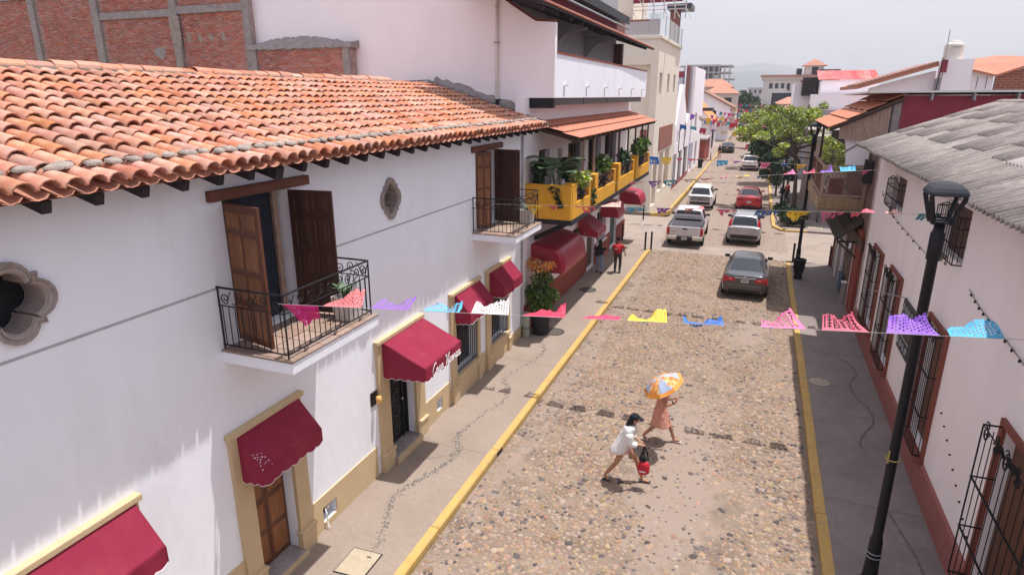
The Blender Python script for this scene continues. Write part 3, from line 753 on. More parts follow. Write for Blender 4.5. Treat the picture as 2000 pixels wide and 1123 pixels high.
cols_ = int((19.6 - 1.0) / PITCH)
for c in range(cols_):
    y = 1.1 + c * PITCH
    drift = .012 * math.sin(c * .7) + rng.gauss(0, .006)
    for r in range(NC):
        s = r * EXPO - (.05 if r == 0 else 0) + rng.gauss(0, .016)
        px = EX + udir.x * s + nrm.x * .040; pz = EZ + udir.z * s + nrm.z * .040
        tl.append((px, y + drift + rng.gauss(0, .008), pz, rng.gauss(0, .022), -abs(rng.gauss(.062, .022)), r, c))
def tdist(t):
    d = (Vector((t[0], t[1], t[2])) - Vector((0, 0, 8)))
    f = d.y * cy_ - d.x * sy_; rgt = d.x * cy_ + d.y * sy_
    vis = f > .5 and rgt / f > -.86
    return d.length if vis else 1e6 + d.length
tl.sort(key=tdist)
tme = None
def trot(t):
    yaw, pit = t[3], t[4]
    Ry = np.array([[math.cos(pit), 0, -math.sin(pit)], [0, 1, 0], [math.sin(pit), 0, math.cos(pit)]])
    Rz = np.array([[math.cos(yaw), -math.sin(yaw), 0], [math.sin(yaw), math.cos(yaw), 0], [0, 0, 1]])
    return Mx @ Rz @ Ry
hl = wloc(house)
for t in tl[:298]:
    if tme is None:
        tme = bpy.data.meshes.new('roof_tile'); tme.from_pydata([tuple(v) for v in TV], [], [tuple(f) for f in TF]); tme.materials.append(tile); tme.polygons.foreach_set('use_smooth', [True] * len(tme.polygons)); tme.set_sharp_from_angle(angle=R(50))
    o = bpy.data.objects.new('roof_tile', tme); col.objects.link(o); o.parent = house
    m3 = trot(t); mat4 = Matrix([[*m3[0], t[0] - hl.x], [*m3[1], t[1] - hl.y], [*m3[2], t[2] - hl.z], [0, 0, 0, 1]])
    o.matrix_local = mat4
Vs = []; Fs = []; Ts = []; n0 = 0
for t in tl[298:]:
    Vs.append(TV @ trot(t).T + np.array(t[:3])); Fs.append(TF + n0); n0 += len(TV); Ts.append(np.repeat(nrg.random((1, 3)), len(TV), 0))
o = link_np('roof_tiles', np.concatenate(Vs), np.concatenate(Fs), tile_s, house, smooth=True, tint=np.concatenate(Ts)); o.data.set_sharp_from_angle(angle=R(50)); o['kind'] = 'stuff'
# pan tiles below the covers: one trough per column, cut into courses
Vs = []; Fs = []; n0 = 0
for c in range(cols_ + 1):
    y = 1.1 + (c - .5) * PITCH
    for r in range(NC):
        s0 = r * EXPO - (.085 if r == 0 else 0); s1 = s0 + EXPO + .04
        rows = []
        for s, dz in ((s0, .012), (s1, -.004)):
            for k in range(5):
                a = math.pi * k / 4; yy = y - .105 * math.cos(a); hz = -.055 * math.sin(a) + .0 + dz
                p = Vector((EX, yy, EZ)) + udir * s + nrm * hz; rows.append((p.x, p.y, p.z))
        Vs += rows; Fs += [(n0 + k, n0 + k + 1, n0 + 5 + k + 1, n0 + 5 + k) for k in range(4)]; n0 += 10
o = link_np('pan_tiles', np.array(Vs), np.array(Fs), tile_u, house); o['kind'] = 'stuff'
# lime mortar dabs holding the second course, and the mortared ridge
Vs = []; Fs = []; n0 = 0
for c in range(cols_):
    y = 1.1 + c * PITCH; 
    for k in range(rng.choice((1, 1, 2))):
        dv, df = domes[rng.randrange(10)]; s = EXPO - .05 + rng.gauss(0, .015)
        p = Vector((EX, y + rng.gauss(0, .03), EZ)) + udir * s + nrm * .118
        q = dv * np.array([rng.uniform(.055, .09), rng.uniform(.085, .115), .05]); Vs.append(q @ Mx.T + np.array(p)); Fs.append(df + n0); n0 += len(dv)
o = link_np('mortar_dabs', np.concatenate(Vs), np.concatenate(Fs), mortar, house, smooth=True); o['kind'] = 'stuff'
RV, RF = tile_geo(.46, .15, .135)
k = 0; y = .8
MB().box(RX - .22, RX + .14, -1, 19.6, RZ - .10, RZ + .075).build('ridge_mortar', mortar, house)
while y < 17.2:
    me = bpy.data.meshes.get('ridge_tile') or bpy.data.meshes.new('ridge_tile')
    if not len(me.vertices): me.from_pydata([tuple(v) for v in RV], [], [tuple(f) for f in RF]); me.materials.append(tile)
    o = bpy.data.objects.new('ridge_tile', me); col.objects.link(o); o.parent = house
    o.location = (RX - .02 - hl.x + rng.gauss(0, .01), y - hl.y, RZ + .04 + rng.gauss(0, .012)); o.rotation_euler = (0, 0, math.pi / 2 + rng.gauss(0, .03)); y += .40
# verge at the far end
MB().bar((EX + .05, 19.58, EZ + .02), (RX + .0, 19.58, RZ + .02), .14, .12).build('verge', concr, house)
MB().bar((EX + .05, 19.67, EZ + .09), (RX + .0, 19.67, RZ + .09), .05, .03).build('verge_flashing', irongr, house)
# downpipe at the corner
MB().cyl((WX + .05, 19.22, .4), (WX + .05, 19.22, 6.9), .035, n=8).build('downpipe', M('grey_pipe', (.34, .33, .34), .6), house)

# ---- awnings
SCRIPT = {'C': ([[(.62, .78), (.55, .95), (.35, .98), (.12, .75), (.05, .4), (.15, .08), (.38, .0), (.6, .18)]], .62),
    'a': ([[(.38, .36), (.28, .45), (.1, .38), (.04, .18), (.12, .02), (.26, .08), (.38, .40), (.36, .12), (.45, .03), (.52, .12)]], .5),
    's': ([[(.0, .1), (.2, .46), (.24, .36), (.34, .18), (.28, .02), (.1, .05)], [(.3, .04), (.42, .12)]], .42), ' ': ([], .3),
    'V': ([[(.0, .82), (.1, .95), (.2, .9), (.24, .5), (.26, .02), (.45, .55), (.62, .9), (.74, .96)]], .58),
    'i': ([[(.0, .1), (.16, .43), (.14, .12), (.22, .02), (.34, .14)], [(.20, .58), (.22, .64)]], .32),
    'c': ([[(.32, .36), (.22, .45), (.06, .32), (.05, .12), (.16, .01), (.38, .14)]], .37),
    'e': ([[(.04, .16), (.2, .24), (.3, .38), (.2, .45), (.07, .32), (.06, .1), (.18, .01), (.38, .14)]], .38),
    'n': ([[(.0, .1), (.12, .43), (.1, .02), (.14, .26), (.28, .43), (.35, .36), (.34, .1), (.42, .02), (.52, .14)]], .5),
    'z': ([[(.04, .40), (.3, .42), (.06, .02), (.34, .04), (.44, .14)]], .42)}
def awning(y0, y1, zt, xo, zf, zb, zside, label, group, mat=cloth, x0=WX, wire=0, text=None):
    e = empty('awning', (x0, (y0 + y1) / 2, zt), label, 'awning', group)
    xw = x0 + .075
    def slope(u, v):
        sag = .014 * math.sin(math.pi * u) * math.sin(math.pi * v) + .006 * math.sin(9 * u + 4 * v + y0) * math.sin(5 * v - 3 * u) + .004 * math.sin(23 * u + 2 * y0) * v
        return (xw + (xo - xw) * v, y0 + (y1 - y0) * u, zt + (zf - zt) * v - sag)
    MB().surf(slope, 26, 14).build('canopy', mat, e, smooth=True, solid=.006)
    n = max(5, round((y1 - y0) / .21)); pts = []
    def scal(k, m, steps=8):     # scalloped lower edge in 0..1
        out = []
        for i in range(m):
            for s in range(steps): out.append(((i + s / steps) / m, -.035 * math.sin(math.pi * s / steps)))
        out.append((1, 0)); return out
    S = scal(0, n)
    m = MB(); vs = []
    for u, dz in S: vs += [(xo, y0 + (y1 - y0) * u, zf + .004), (xo + .015 * math.sin(u * 17), y0 + (y1 - y0) * u, zb + dz)]
    m.add(vs, [(2 * i, 2 * i + 1, 2 * i + 3, 2 * i + 2) for i in range(len(S) - 1)]); m.build('valance', mat, e, solid=.005)
    MB().tube([(xo + .015 * math.sin(u * 17), y0 + (y1 - y0) * u, zb + dz) for u, dz in S], .007, 4).build('piping', piping, e)
    ns = max(3, round((xo - xw) / .2)); S2 = scal(0, ns)
    for y in (y0, y1):
        m = MB(); vs = []
        for u, dz in S2:
            vs += [(xw + (xo - xw) * u, y, zt + (zf - zt) * u), (xw + (xo - xw) * u, y, zside + (zb - zside) * u + dz)]
        m.add(vs, [(2 * i, 2 * i + 1, 2 * i + 3, 2 * i + 2) for i in range(len(S2) - 1)]); m.build('side_panel', mat, e, solid=.005)
        MB().tube([(xw + (xo - xw) * u, y, zside + (zb - zside) * u + dz) for u, dz in S2], .007, 4).build('piping', piping, e)
    if text:
        xx_ = 0.0; sc_ = .25; gl = []
        for ch in text:
            st, adv = SCRIPT[ch]; gl.append((xx_, st)); xx_ += adv
        y_ = (y0 + y1) / 2 - xx_ * sc_ / 2 + .06
        m = MB()
        for ox, st in gl:
            for stroke in st:
                q = catmull(stroke, 5) if len(stroke) > 2 else stroke
                m.tube([(xo + .022, y_ + (ox + a + .25 * b) * sc_, zb + .01 + b * sc_) for a, b in q], .0085, 4)
        m.build('lettering', piping, e)
    return e
AG = 'burgundy awnings on the white house'
awning(3.28, 4.72, 3.02, -6.58, 2.46, 2.24, 2.22, 'burgundy awning at the bottom left corner of the photo, sunlit', AG)
a = awning(6.48, 7.88, 3.02, -6.57, 2.50, 2.26, 2.22, 'shaded burgundy awning with white specks over the carved wooden street door', AG)
for k in range(26):      # bird droppings on the near corner
    v = rng.uniform(.55, .98); u = rng.uniform(.0, .07 + .08 * v); m = MB(); dv, df = domes[k % 10]; s = rng.uniform(.003, .008)
    c = (-7.025 + .455 * v, 6.48 + 1.4 * u, 3.02 - .52 * v + .004)
    m.add([(c[0] + p[0] * s, c[1] + p[1] * s * 1.4, c[2] + p[2] * s * .3 - p[0] * s * 1.1) for p in dv], [tuple(f) for f in df]); m.build('dropping', piping, a)
awning(10.56, 12.28, 3.02, -6.0, 2.56, 2.30, 2.22, 'large burgundy awning with white script lettering over the iron gate', AG, text='Casa Vicenza')
awning(14.06, 15.62, 3.05, -6.58, 2.54, 2.30, 2.26, 'burgundy awning over the barred window next to the lettered awning', AG)
awning(16.38, 17.96, 3.10, -6.57, 2.60, 2.34, 2.30, 'burgundy awning over the last barred window before the potted plant', AG)

# balcony planters
def pot(x, y, z, w_, h, label, n=9, ls=.30):
    e = empty('planter', (x, y, z), label, 'planter')
    MB().lathe([(w_ * .60, 0), (w_ * .72, h), (w_ * .66, h), (w_ * .60, h - .05)], (x, y, z), sq=4).build('pot', potw, e)
    for k in range(n):
        a = k * 2.4; l = ls * rng.uniform(.7, 1.2); d = Vector((math.cos(a), math.sin(a), 0)); s = d.cross(Vector((0, 0, 1)))
        m = MB(); vs = []
        for i in range(6):
            t = i / 5; ww = .045 * math.sin(math.pi * (.12 + .86 * t)); p = Vector((x, y, z + h - .06)) + d * (l * t * t * .8 + .03) + Vector((0, 0, l * (1.25 * t - .55 * t * t)))
            vs += [p - s * ww, p + s * ww]
        m.add(vs, [(2 * i, 2 * i + 1, 2 * i + 3, 2 * i + 2) for i in range(5)]); m.build('leaf', leaf_b, e, solid=.002)
    return e
pot(-6.18, 8.34, 4.43, .36, .40, 'white square planter with dark leaves on the near balcony', 10, .36)
pot(-6.16, 17.2, 4.43, .36, .40, 'white square planter on the far balcony behind the iron railing', 7, .26)
# ============================================================ building with the yellow balcony (y 19.5 - 37)
rest_ = empty('corner_restaurant', (-7.1, 28, 0), 'white building with long yellow plant balcony, orange tile canopy and red dado', 'building')
BX = -7.1
oW = [(25.7, 27.2, 1.22, 2.5), (30.0, 31.9, 1.0, 2.5)]; oD = [(28.1, 29.6, .05, 2.5), (33.0, 34.7, .05, 2.6)]
up = [(21.0, 22.2, 4.15, 6.2), (23.2, 23.8, 4.15, 6.1), (24.6, 27.0, 4.15, 6.2), (27.8, 30.2, 4.15, 6.2), (31.0, 33.6, 4.15, 6.2)]
MB().plate(rect(19.46, 37.0, -.1, 7.95), [rect(*h) for h in oW + oD + up], FX(BX), 0, -.3).build('wall', white2, rest_)
box('side_wall', white2, rest_, -14, BX - .3, 36.75, 37.0, -.1, 7.95)
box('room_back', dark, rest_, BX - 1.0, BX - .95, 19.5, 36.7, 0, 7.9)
for a0, a1, b0, b1 in oW + up:
    f = box('window', darkgl, rest_, BX - .2, BX - .18, a0, a1, b0, b1)
    box('window_frame', wood_d, f, BX - .18, BX - .12, (a0 + a1) / 2 - .04, (a0 + a1) / 2 + .04, b0, b1)
    box('window_frame', wood_d, f, BX - .18, BX - .12, a0, a1, b1 - .08, b1)
box('door', M('dark_green_door', (.02, .06, .05), .5, .2, 6), rest_, BX - .2, BX - .14, 33.0, 34.7, .05, 2.6)
box('door', wood_d, rest_, BX - .2, BX - .14, 28.1, 29.6, .05, 2.5)
for y0, y1 in ((19.5, 28.1), (29.6, 33.0), (34.7, 37.0)):
    box('dado', redpl, rest_, BX, BX + .03, y0, y1, -.05, 1.02)
for y in (25.7, 30.0): box('sill', white, rest_, BX, BX + .12, y - .1, y + 1.9, oW[0][2] - .1 if y < 28 else .9, oW[0][2] - .02 if y < 28 else .98)
# yellow balcony: building > balcony > modules
b = box('balcony', M('black_balcony_base', (.02, .02, .025), .7, .2, 5), rest_, BX + .002, -5.48, 19.58, 34.8, 3.94, 4.10)
def ypanel(x0, x1, y0, y1, z0, z1): box('balcony_panel', yellow, b, x0, x1, y0, y1, z0, z1, bevel=.012)
ypanel(BX + .01, -5.52, 19.60, 19.74, 4.102, 5.24)
mods = [(19.742, 22.1), (22.7, 26.25), (26.8, 30.45), (31.0, 34.75)]
for k, (y0, y1) in enumerate(mods):
    ypanel(-5.86, -5.50, y0, y1, 4.102, 4.62)
    ypanel(-5.86, -5.50, y0, y0 + .50, 4.622, 5.26); ypanel(-5.86, -5.50, y1 - .22, y1, 4.622, 5.12)
    ya, yb = y0 + .52, y1 - .24; n = max(2, round((yb - ya) / .75))
    for z in (4.70, 5.10): MB().bar((-5.56, ya, z), (-5.56, yb, z), .04).build('railing_bar', wood_d, b)
    for q in range(n):
        p0 = ya + (yb - ya) * q / n; p1 = ya + (yb - ya) * (q + 1) / n
        MB().bar((-5.56, p0, 4.72), (-5.56, p1, 5.08), .03).build('railing_brace', wood_d, b)
        MB().bar((-5.58, p1, 4.72), (-5.58, p0, 5.08), .03).build('railing_brace', wood_d, b)
    if k < 3:
        for z in (4.75, 5.05): MB().bar((-5.65, y1, z), (-5.65, mods[k + 1][0], z), .035).build('railing_bar', wood_d, b)
for y in (21.7, 23.2, 25.6, 27.6, 29.6, 31.4, 33.2, 35.0): MB().bar((-5.70, y, 4.65), (-5.70, y, 6.62), .07).build('canopy_post', wood_p if y < 24 else wood_d, rest_)
MB().bar((-5.70, 20.3, 6.60), (-5.70, 36.6, 6.60), .10, .12).build('canopy_beam', wood_d, rest_)
for k in range(22): y = 20.4 + k * .76; MB().bar((BX, y, 6.98), (-5.55, y, 6.60), .06, .10).build('canopy_rafter', wood_d, rest_)
for y in (20.6, 23.6): MB().bar((BX, y, 3.2), (-5.7, y, 3.92), .10, .16).build('balcony_bracket', rafterm, rest_)
# orange canopy in three courses of pressed roof sheet
for c in range(3):
    def fn(u, v, c=c):
        t = (c + v * 1.04) / 3; x = -7.12 + (1.64) * t; z = 7.02 - .38 * t + .05 * (3 - c) - .0 * v
        y = 20.2 + 16.5 * u; return (x, y, z + .04 * abs(math.sin(math.pi * y / .30)))
    MB().surf(fn, 470, 2).build('roof_sheet', tile_m, rest_, smooth=False, solid=.012)
# upper storey: side wall with curved shoulder, balcony parapet, terrace
arc = [(-8.06, 13.6), (-8.04, 10.93)] + [(-8.04 + .30 * t + .85 * t * t, 10.93 - .60 * t ** 1.6 - .12 * t * t) for t in [i / 10 for i in range(1, 11)]] + [(-6.25, 10.16)]
MB().plate([(-17.85, 5.5), (-17.85, 13.6)] + arc + [(-6.25, 7.94), (-7.42, 7.94), (-7.42, 5.5)], [], FY(19.9), 0, .22).build('side_wall', white2, rest_)
MB().tube([(a, 19.99, z + .02) for a, z in arc[1:]], .05, 5).build('wall_coping', redpl, rest_)
MB().cyl((-8.18, 19.84, 7.9), (-8.18, 19.84, 13.5), .055, n=10).build('downpipe', M('cream_pipe', (.66, .60, .56), .6), rest_)
for z in (9.6, 12): box('pipe_clip', greymet, rest_, -8.26, -8.10, 19.78, 19.9, z, z + .04)
box('parapet', white, rest_, -6.43, -6.25, 20.125, 36.8, 7.94, 9.27)
box('parapet_coping', redpl, rest_, -6.46, -6.22, 20.13, 36.83, 9.272, 9.33)
box('end_parapet', white, rest_, -8.0, -6.432, 36.6, 36.8, 7.94, 9.2)
box('terrace_floor', white2, rest_, -8.2, -6.44, 20.13, 36.59, 7.96, 8.1)
MB().plate(rect(20.13, 36.8, 8.1, 13.6), [rect(21.2, 23.9, 8.3, 10.4)], FX(-8.02), 0, -.2).build('terrace_wall', M('shade_grey_plaster', (.36, .35, .37), .9, .06, 2), rest_)  # shade under the terrace roof is put into this grey
box('terrace_window', darkgl, rest_, -8.2, -8.17, 21.2, 23.9, 8.3, 10.4)
for k in range(5): box('window_bar', wood_d, rest_, -8.16, -8.12, 21.3 + k * .6, 21.36 + k * .6, 8.3, 10.4)
box('corner_pier', M('brown_tile', (.15, .05, .04), .6, .2, 5), rest_, -8.0, -7.55, 36.2, 36.58, 9.25, 10.7)
for y in (24.8, 30.0): MB().plate([(-8.0, 10.6), (-6.6, 10.6), (-6.6, 10.4), (-7.4, 10.25), (-7.85, 9.8), (-8.0, 9.3)], [], FY(y), 0, .25).build('terrace_arch', MATS['shade_grey_plaster'], rest_)
# roof over the terrace: dark underside, pale tile lip
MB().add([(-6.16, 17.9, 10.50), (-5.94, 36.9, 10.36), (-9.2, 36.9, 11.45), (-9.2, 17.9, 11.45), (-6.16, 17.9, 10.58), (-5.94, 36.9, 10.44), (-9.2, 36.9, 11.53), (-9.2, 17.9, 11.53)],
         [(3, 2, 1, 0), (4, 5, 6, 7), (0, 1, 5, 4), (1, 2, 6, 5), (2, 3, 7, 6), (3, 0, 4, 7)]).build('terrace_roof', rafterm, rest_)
m = MB(); 
for k in range(88):
    y = 18.0 + k * .214; 
    m.mi = 0
    vs = [(-6.12 + .0115 * (y - 18) - .45 * s, y + .105 * math.cos(a), 10.56 - .0074 * (y - 18) + .15 * s + .075 * math.sin(a)) for s in (0, 1) for a in (0, .8, 1.57, 2.34, 3.1416)]
    m.add(vs, [(i, i + 1, i + 6, i + 5) for i in range(4)] + [(0, 5, 9, 4)])
o = m.build('eave_tiles', tile_e, rest_); o['kind'] = 'stuff'
for k in range(13): y = 18.6 + k * 1.45; MB().bar((-6.2, y, 10.40), (-8.0, y, 10.98), .09, .12).build('rafter', rafterm, rest_)
box('upper_eave', irongr, rest_, -8.5, -7.42, 24.0, 36.9, 11.80, 12.05)
box('upper_fascia', blackp, rest_, -7.42, -7.36, 24.0, 36.9, 11.72, 12.08)
MB().cyl((-7.30, 24, 11.45), (-7.30, 36.5, 11.45), .05, n=8).build('gutter_pipe', greymet, rest_)
box('upper_wall', maroon, rest_, -8.6, -8.015, 24.0, 36.8, 11.46, 11.79)
# steel beams below the white parapet
box('steel_beam', blackp, rest_, -7.40, -6.28, 19.95, 20.12, 7.62, 7.93)
for k in range(4):
    box('steel_beam', irongr, rest_, -6.62, -6.44, 20.2 + k * 4.1, 24.22 + k * 4.1, 7.70, 7.935)
    box('beam_bracket', blackp, rest_, -7.1, -6.63, 20.6 + k * 4.1, 20.72 + k * 4.1, 7.72, 7.93)
for k in range(6):
    y = 21.0 + k * 2.9; f = box('floodlight', piping, rest_, -6.24, -6.10, y - .07, y + .07, 8.30, 8.35); MB().cyl((-6.24, y, 8.30), (-6.24, y, 8.0), .008, n=5).build('bracket', greymet, f)

# rounded and flat red awnings
def barrel(y0, y1, zt, xo, zb, label, group):
    e = empty('awning', (BX, (y0 + y1) / 2, zt), label, 'awning', group)
    xw = BX + .04; D = xo - xw; H_ = zt - zb
    def prof(v):
        if v < .52: t = v / .52; return xw + D * .66 * t, zt - .16 * H_ * t
        a = (v - .52) / .48 * math.pi / 2; return xw + D * (.66 + .34 * math.sin(a)), zt - .16 * H_ - .84 * H_ * (1 - math.cos(a))
    MB().surf(lambda u, v: (prof(v)[0], y0 + (y1 - y0) * u, prof(v)[1]), 6, 22).build('canopy', clothr, e, smooth=True, solid=.006)
    for y in (y0, y1):
        P_ = [prof(v / 22) for v in range(23)]
        MB().plate([(p[0], p[1]) for p in P_] + [(xw, zb)], [], FY(y), -.003, .003).build('side_panel', clothr, e)
    n = 16; S = [((i + s / 6) / n, -.05 * math.sin(math.pi * s / 6)) for i in range(n) for s in range(6)] + [(1, 0)]
    m = MB(); vs = []
    for u, dz in S: vs += [(xo, y0 + (y1 - y0) * u, zb), (xo, y0 + (y1 - y0) * u, zb - .05 + dz)]
    m.add(vs, [(2 * i, 2 * i + 1, 2 * i + 3, 2 * i + 2) for i in range(len(S) - 1)]); m.build('valance', clothr, e, solid=.005)
    return e
RG = 'red awnings on the corner restaurant'
barrel(20.15, 23.35, 3.08, -5.93, 2.12, 'large shiny red rounded awning behind the orange-flowered potted plant', RG)
awning(26.2, 27.85, 2.92, -6.15, 2.36, 2.16, 2.2, 'small flat red awning above the planted window, second from the near end', RG, mat=clothr, x0=BX)
barrel(30.5, 32.3, 2.95, -6.2, 2.25, 'small round-ended red awning above the far window under the yellow balcony', RG)
barrel(35.1, 36.9, 2.95, -5.9, 2.2, 'farthest pinkish red rounded awning at the street corner', RG)
MB().bar((-6.3, 23.6, 1.9), (-6.9, 27.5, 2.6), .02).build('awning_rod', greymet, rest_)

# planters and greenery on the yellow balcony
def bush(name, c, r, n, size, mat, label, cat, potbox=None, group=None, seed=1, lay=5):
    e = empty(name, (c[0], c[1], c[2] - r[2]), label, cat, group)
    g = random.Random(seed); cl = []
    for k in range(lay):
        cl.append(((c[0] + g.uniform(-.5, .5) * r[0], c[1] + g.uniform(-.5, .5) * r[1], c[2] + g.uniform(-.4, .5) * r[2]), (r[0] * .6, r[1] * .6, r[2] * .6), n // lay))
    leaves('foliage', cl, size, mat, e, seed=seed)
    if potbox: MB().lathe([(potbox[0] * .7, 0), (potbox[0], potbox[1]), (potbox[0] * .92, potbox[1]), (potbox[0] * .9, potbox[1] - .04)], (c[0], c[1], c[2] - r[2] - potbox[1] * .8), 14).build('pot', potb, e)
    return e
PG = 'plants along the yellow balcony'
bush('potted_plant', (-5.62, 21.0, 5.22), (.32, .55, .34), 420, .20, leaf_y, 'bright green fern-like plant on the yellow balcony railing, nearest', 'plant', (.2, .3), PG, 5)
bush('potted_plant', (-5.68, 24.4, 5.42), (.36, .7, .5), 480, .24, leaf, 'green bushy plant in a black pot at the second yellow section', 'plant', (.24, .4), PG, 6)
bush('potted_plant', (-5.66, 29.0, 5.4), (.34, .9, .42), 420, .26, leaf_d, 'dark green plant in a black pot at the third yellow section', 'plant', (.24, .4), PG, 7)
bush('potted_plant', (-5.66, 32.4, 5.62), (.5, 1.5, .6), 800, .28, leaf, 'large green shrub at the far end of the yellow balcony', 'plant', (.3, .4), PG, 8)
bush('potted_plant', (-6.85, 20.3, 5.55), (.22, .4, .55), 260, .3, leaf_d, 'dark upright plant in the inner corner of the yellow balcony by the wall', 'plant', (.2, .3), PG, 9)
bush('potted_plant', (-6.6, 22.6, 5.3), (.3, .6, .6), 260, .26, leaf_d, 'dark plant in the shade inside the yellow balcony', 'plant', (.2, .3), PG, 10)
e = empty('broad_leaved_plant', (-6.2, 20.0, 5.0), 'plant with large paddle-shaped leaves at the near corner of the yellow balcony', 'plant', PG)
for k in range(13):
    a = R(-150 + k * 27); l = rng.uniform(.6, .9); base = Vector((-6.25 + rng.uniform(-.2, .3), 20.05 + rng.uniform(-.1, .15), 5.05)); hgt_ = rng.uniform(.45, .95)
    d = Vector((math.cos(a), math.sin(a) * .7, .15)).normalized(); s = d.cross(Vector((0, 0, 1))).normalized(); tip0 = base + Vector((d.x * .25, d.y * .25, hgt_))
    MB().tube([base, base + Vector((d.x * .08, d.y * .08, hgt_ * .6)), tip0], .012, 5).build('stalk', leaf_b, e)
    m = MB(); vs = []
    for i in range(8):
        t = i / 7; ww = .32 * math.sin(math.pi * min(1, .08 + .95 * t)) ** .8; p = tip0 + d * (l * t) + Vector((0, 0, .22 * t - .30 * t * t))
        vs += [p - s * ww + Vector((0, 0, .05)), p, p + s * ww + Vector((0, 0, .05))]
    m.add(vs, [f for i in range(7) for f in ((3 * i, 3 * i + 1, 3 * i + 4, 3 * i + 3), (3 * i + 1, 3 * i + 2, 3 * i + 5, 3 * i + 4))]); m.build('leaf', leaf_b, e, smooth=True, solid=.003)
leaves('trailing_vine', [((-6.1 + .05 * k, 19.54, 5.12 - .11 * k), (.24 - .03 * k, .05, .09), 16) for k in range(6)] + [((-5.45, 22.4, 4.5), (.08, .4, .3), 70)], .13, leaf_d, e, seed=3)
bush('climbing_plant', (-6.98, 25.9, 1.95), (.18, .5, .7), 420, .14, leaf, 'green plant growing in front of the window under the small flat red awning', 'plant', None, None, 12)

# big potted shrub with orange flowers on the sidewalk
e = empty('potted_shrub', (-6.55, 19.85, 0), 'tall leafy shrub with orange flowers in a black pot beside the grey pipe', 'potted plant')
MB().lathe([(.26, 0), (.33, .55), (.34, .74), (.30, .76), (.29, .68)], (-6.55, 19.75, 0), 20).build('pot', potb, e)
for z in (.25, .55): MB().tube(circle(-6.55, 19.75, .315, 18) and [(x, y, z) for x, y in circle(-6.55, 19.75, .30 + z * .06, 18)], .014, 4, closed=True).build('pot_rim', potb, e)
for k in range(5): MB().tube([(-6.55 + .05 * k - .1, 19.78, .7), (-6.6 + .08 * k, 19.8, 1.6), (-6.7 + .13 * k, 19.9, 2.6)], .022, 5).build('stem', bark, e)
leaves('foliage', [((-6.6, 19.8, 1.1), (.48, .38, .40), 1000), ((-6.75, 19.8, 1.5), (.42, .36, .32), 700), ((-6.35, 19.8, 1.45), (.48, .32, .28), 650), ((-6.55, 19.85, 1.95), (.42, .36, .32), 520)], .12, leaf, e, seed=21)
leaves('flowers', [((-6.6, 19.8, 2.42), (.50, .35, .20), 420), ((-6.3, 19.75, 2.5), (.3, .3, .14), 200), ((-6.85, 19.8, 2.55), (.3, .3, .16), 160)], .085, leaf_o, e, seed=22)
tw_ = leaves('twigs', [((-6.6, 19.9, 2.8), (.55, .4, .4), 260)], .07, M('dry_twig', (.14, .085, .06), .9, .2, 9, tint=True), e, aspect=5, seed=23); tw_['kind'] = 'stuff'
m = MB(); m.cyl((-6.93, 19.3, 0), (-6.93, 19.3, .86), .13, n=14); o = m.build('standpipe', M('grey_green_pipe', (.30, .33, .27), .7, .1, 5), base=(-6.93, 19.3, 0))
tag(o, 'pale grey-green vertical pipe against the wall beside the black plant pot', 'pipe')
MB().tube([(x, y, .33) for x, y in circle(-6.93, 19.3, .14, 12)], .012, 4, closed=True).build('pipe_collar', iron, o)

# ============================================================ brick wall and building behind the tile roof
bw = empty('brick_building', (-24, 19.7, 0), 'unplastered brick wall with grey concrete posts rising behind the clay tile roof', 'wall')
box('mortar_core', bmort, bw, -34, -17.86, 19.74, 20.1, 4, 12.6)
posts = [(-29.4, .32), (-25.65, .36), (-21.45, .34), (-17.95, .30), (-33.2, .34)]
for x, ww in posts: box('concrete_post', concr, bw, x - ww / 2, x + ww / 2, 19.62, 19.737, 7.5, 12.6)
for x0, x1, z in ((-25.45, -21.63, 10.92), (-21.27, -18.11, 10.98), (-33, -29.6, 11.9)): box('concrete_beam', concr, bw, x0, x1, 19.64, 19.736, z, z + .26)
bme = bpy.data.meshes.new('brick')
bm_ = MB().box(-.115, .115, -.012, .03, -.027, .027); bme.from_pydata(bm_.v, [], bm_.f); bme.materials.append(brick)
cand = []
z = 8.2; row = 0
while z < 12.5:
    x = -33.9 + (row % 2) * .125
    while x < -17.95:
        if not any(abs(x - px) < pw / 2 + .10 for px, pw in posts): cand.append((x, 19.735, z + rng.gauss(0, .003)))
        x += .25
    z += .072; row += 1
# small lower brick panel with a cement cap, right of the wall
sb = empty('low_brick_wall', (-15.7, 19.6, 0), 'small brick panel with rough cement cap in front of the tall white wall', 'wall')
box('mortar_core', bmort, sb, -17.75, -13.5, 19.5, 19.85, 6, 9.62)
for x in (-17.72, -13.62): box('concrete_post', concr, sb, x - .02 if x < -15 else x - .12, x + .22 if x < -15 else x + .13, 19.42, 19.497, 6, 9.62)
m = MB(); n = 40
for i in range(n + 1):
    x = -17.82 + 4.45 * i / n; h = .16 + .22 * math.sin(math.pi * min(1, i / n * 1.15)) ** .7 + rng.uniform(-.035, .035)
    m.v += [(x, 19.36, 9.60 + rng.uniform(-.03, .02)), (x, 19.42, 9.74 + rng.uniform(-.02, .02)), (x, 19.9, 9.66 + h), (x, 19.9, 9.6)]
for i in range(n):
    for k in range(4): m.f.append([4 * i + k, 4 * i + (k + 1) % 4, 4 * i + 4 + (k + 1) % 4, 4 * i + 4 + k]); m.m.append(0)
m.f += [[0, 1, 2, 3], [4 * n + 3, 4 * n + 2, 4 * n + 1, 4 * n]]; m.m += [0, 0]
m.build('cement_cap', concr, sb)
scand = []; z = 8.3; row = 0
while z < 9.58:
    x = -17.45 + (row % 2) * .125
    while x < -13.8: scand.append((x, 19.495, z + rng.gauss(0, .003))); x += .25
    z += .072; row += 1
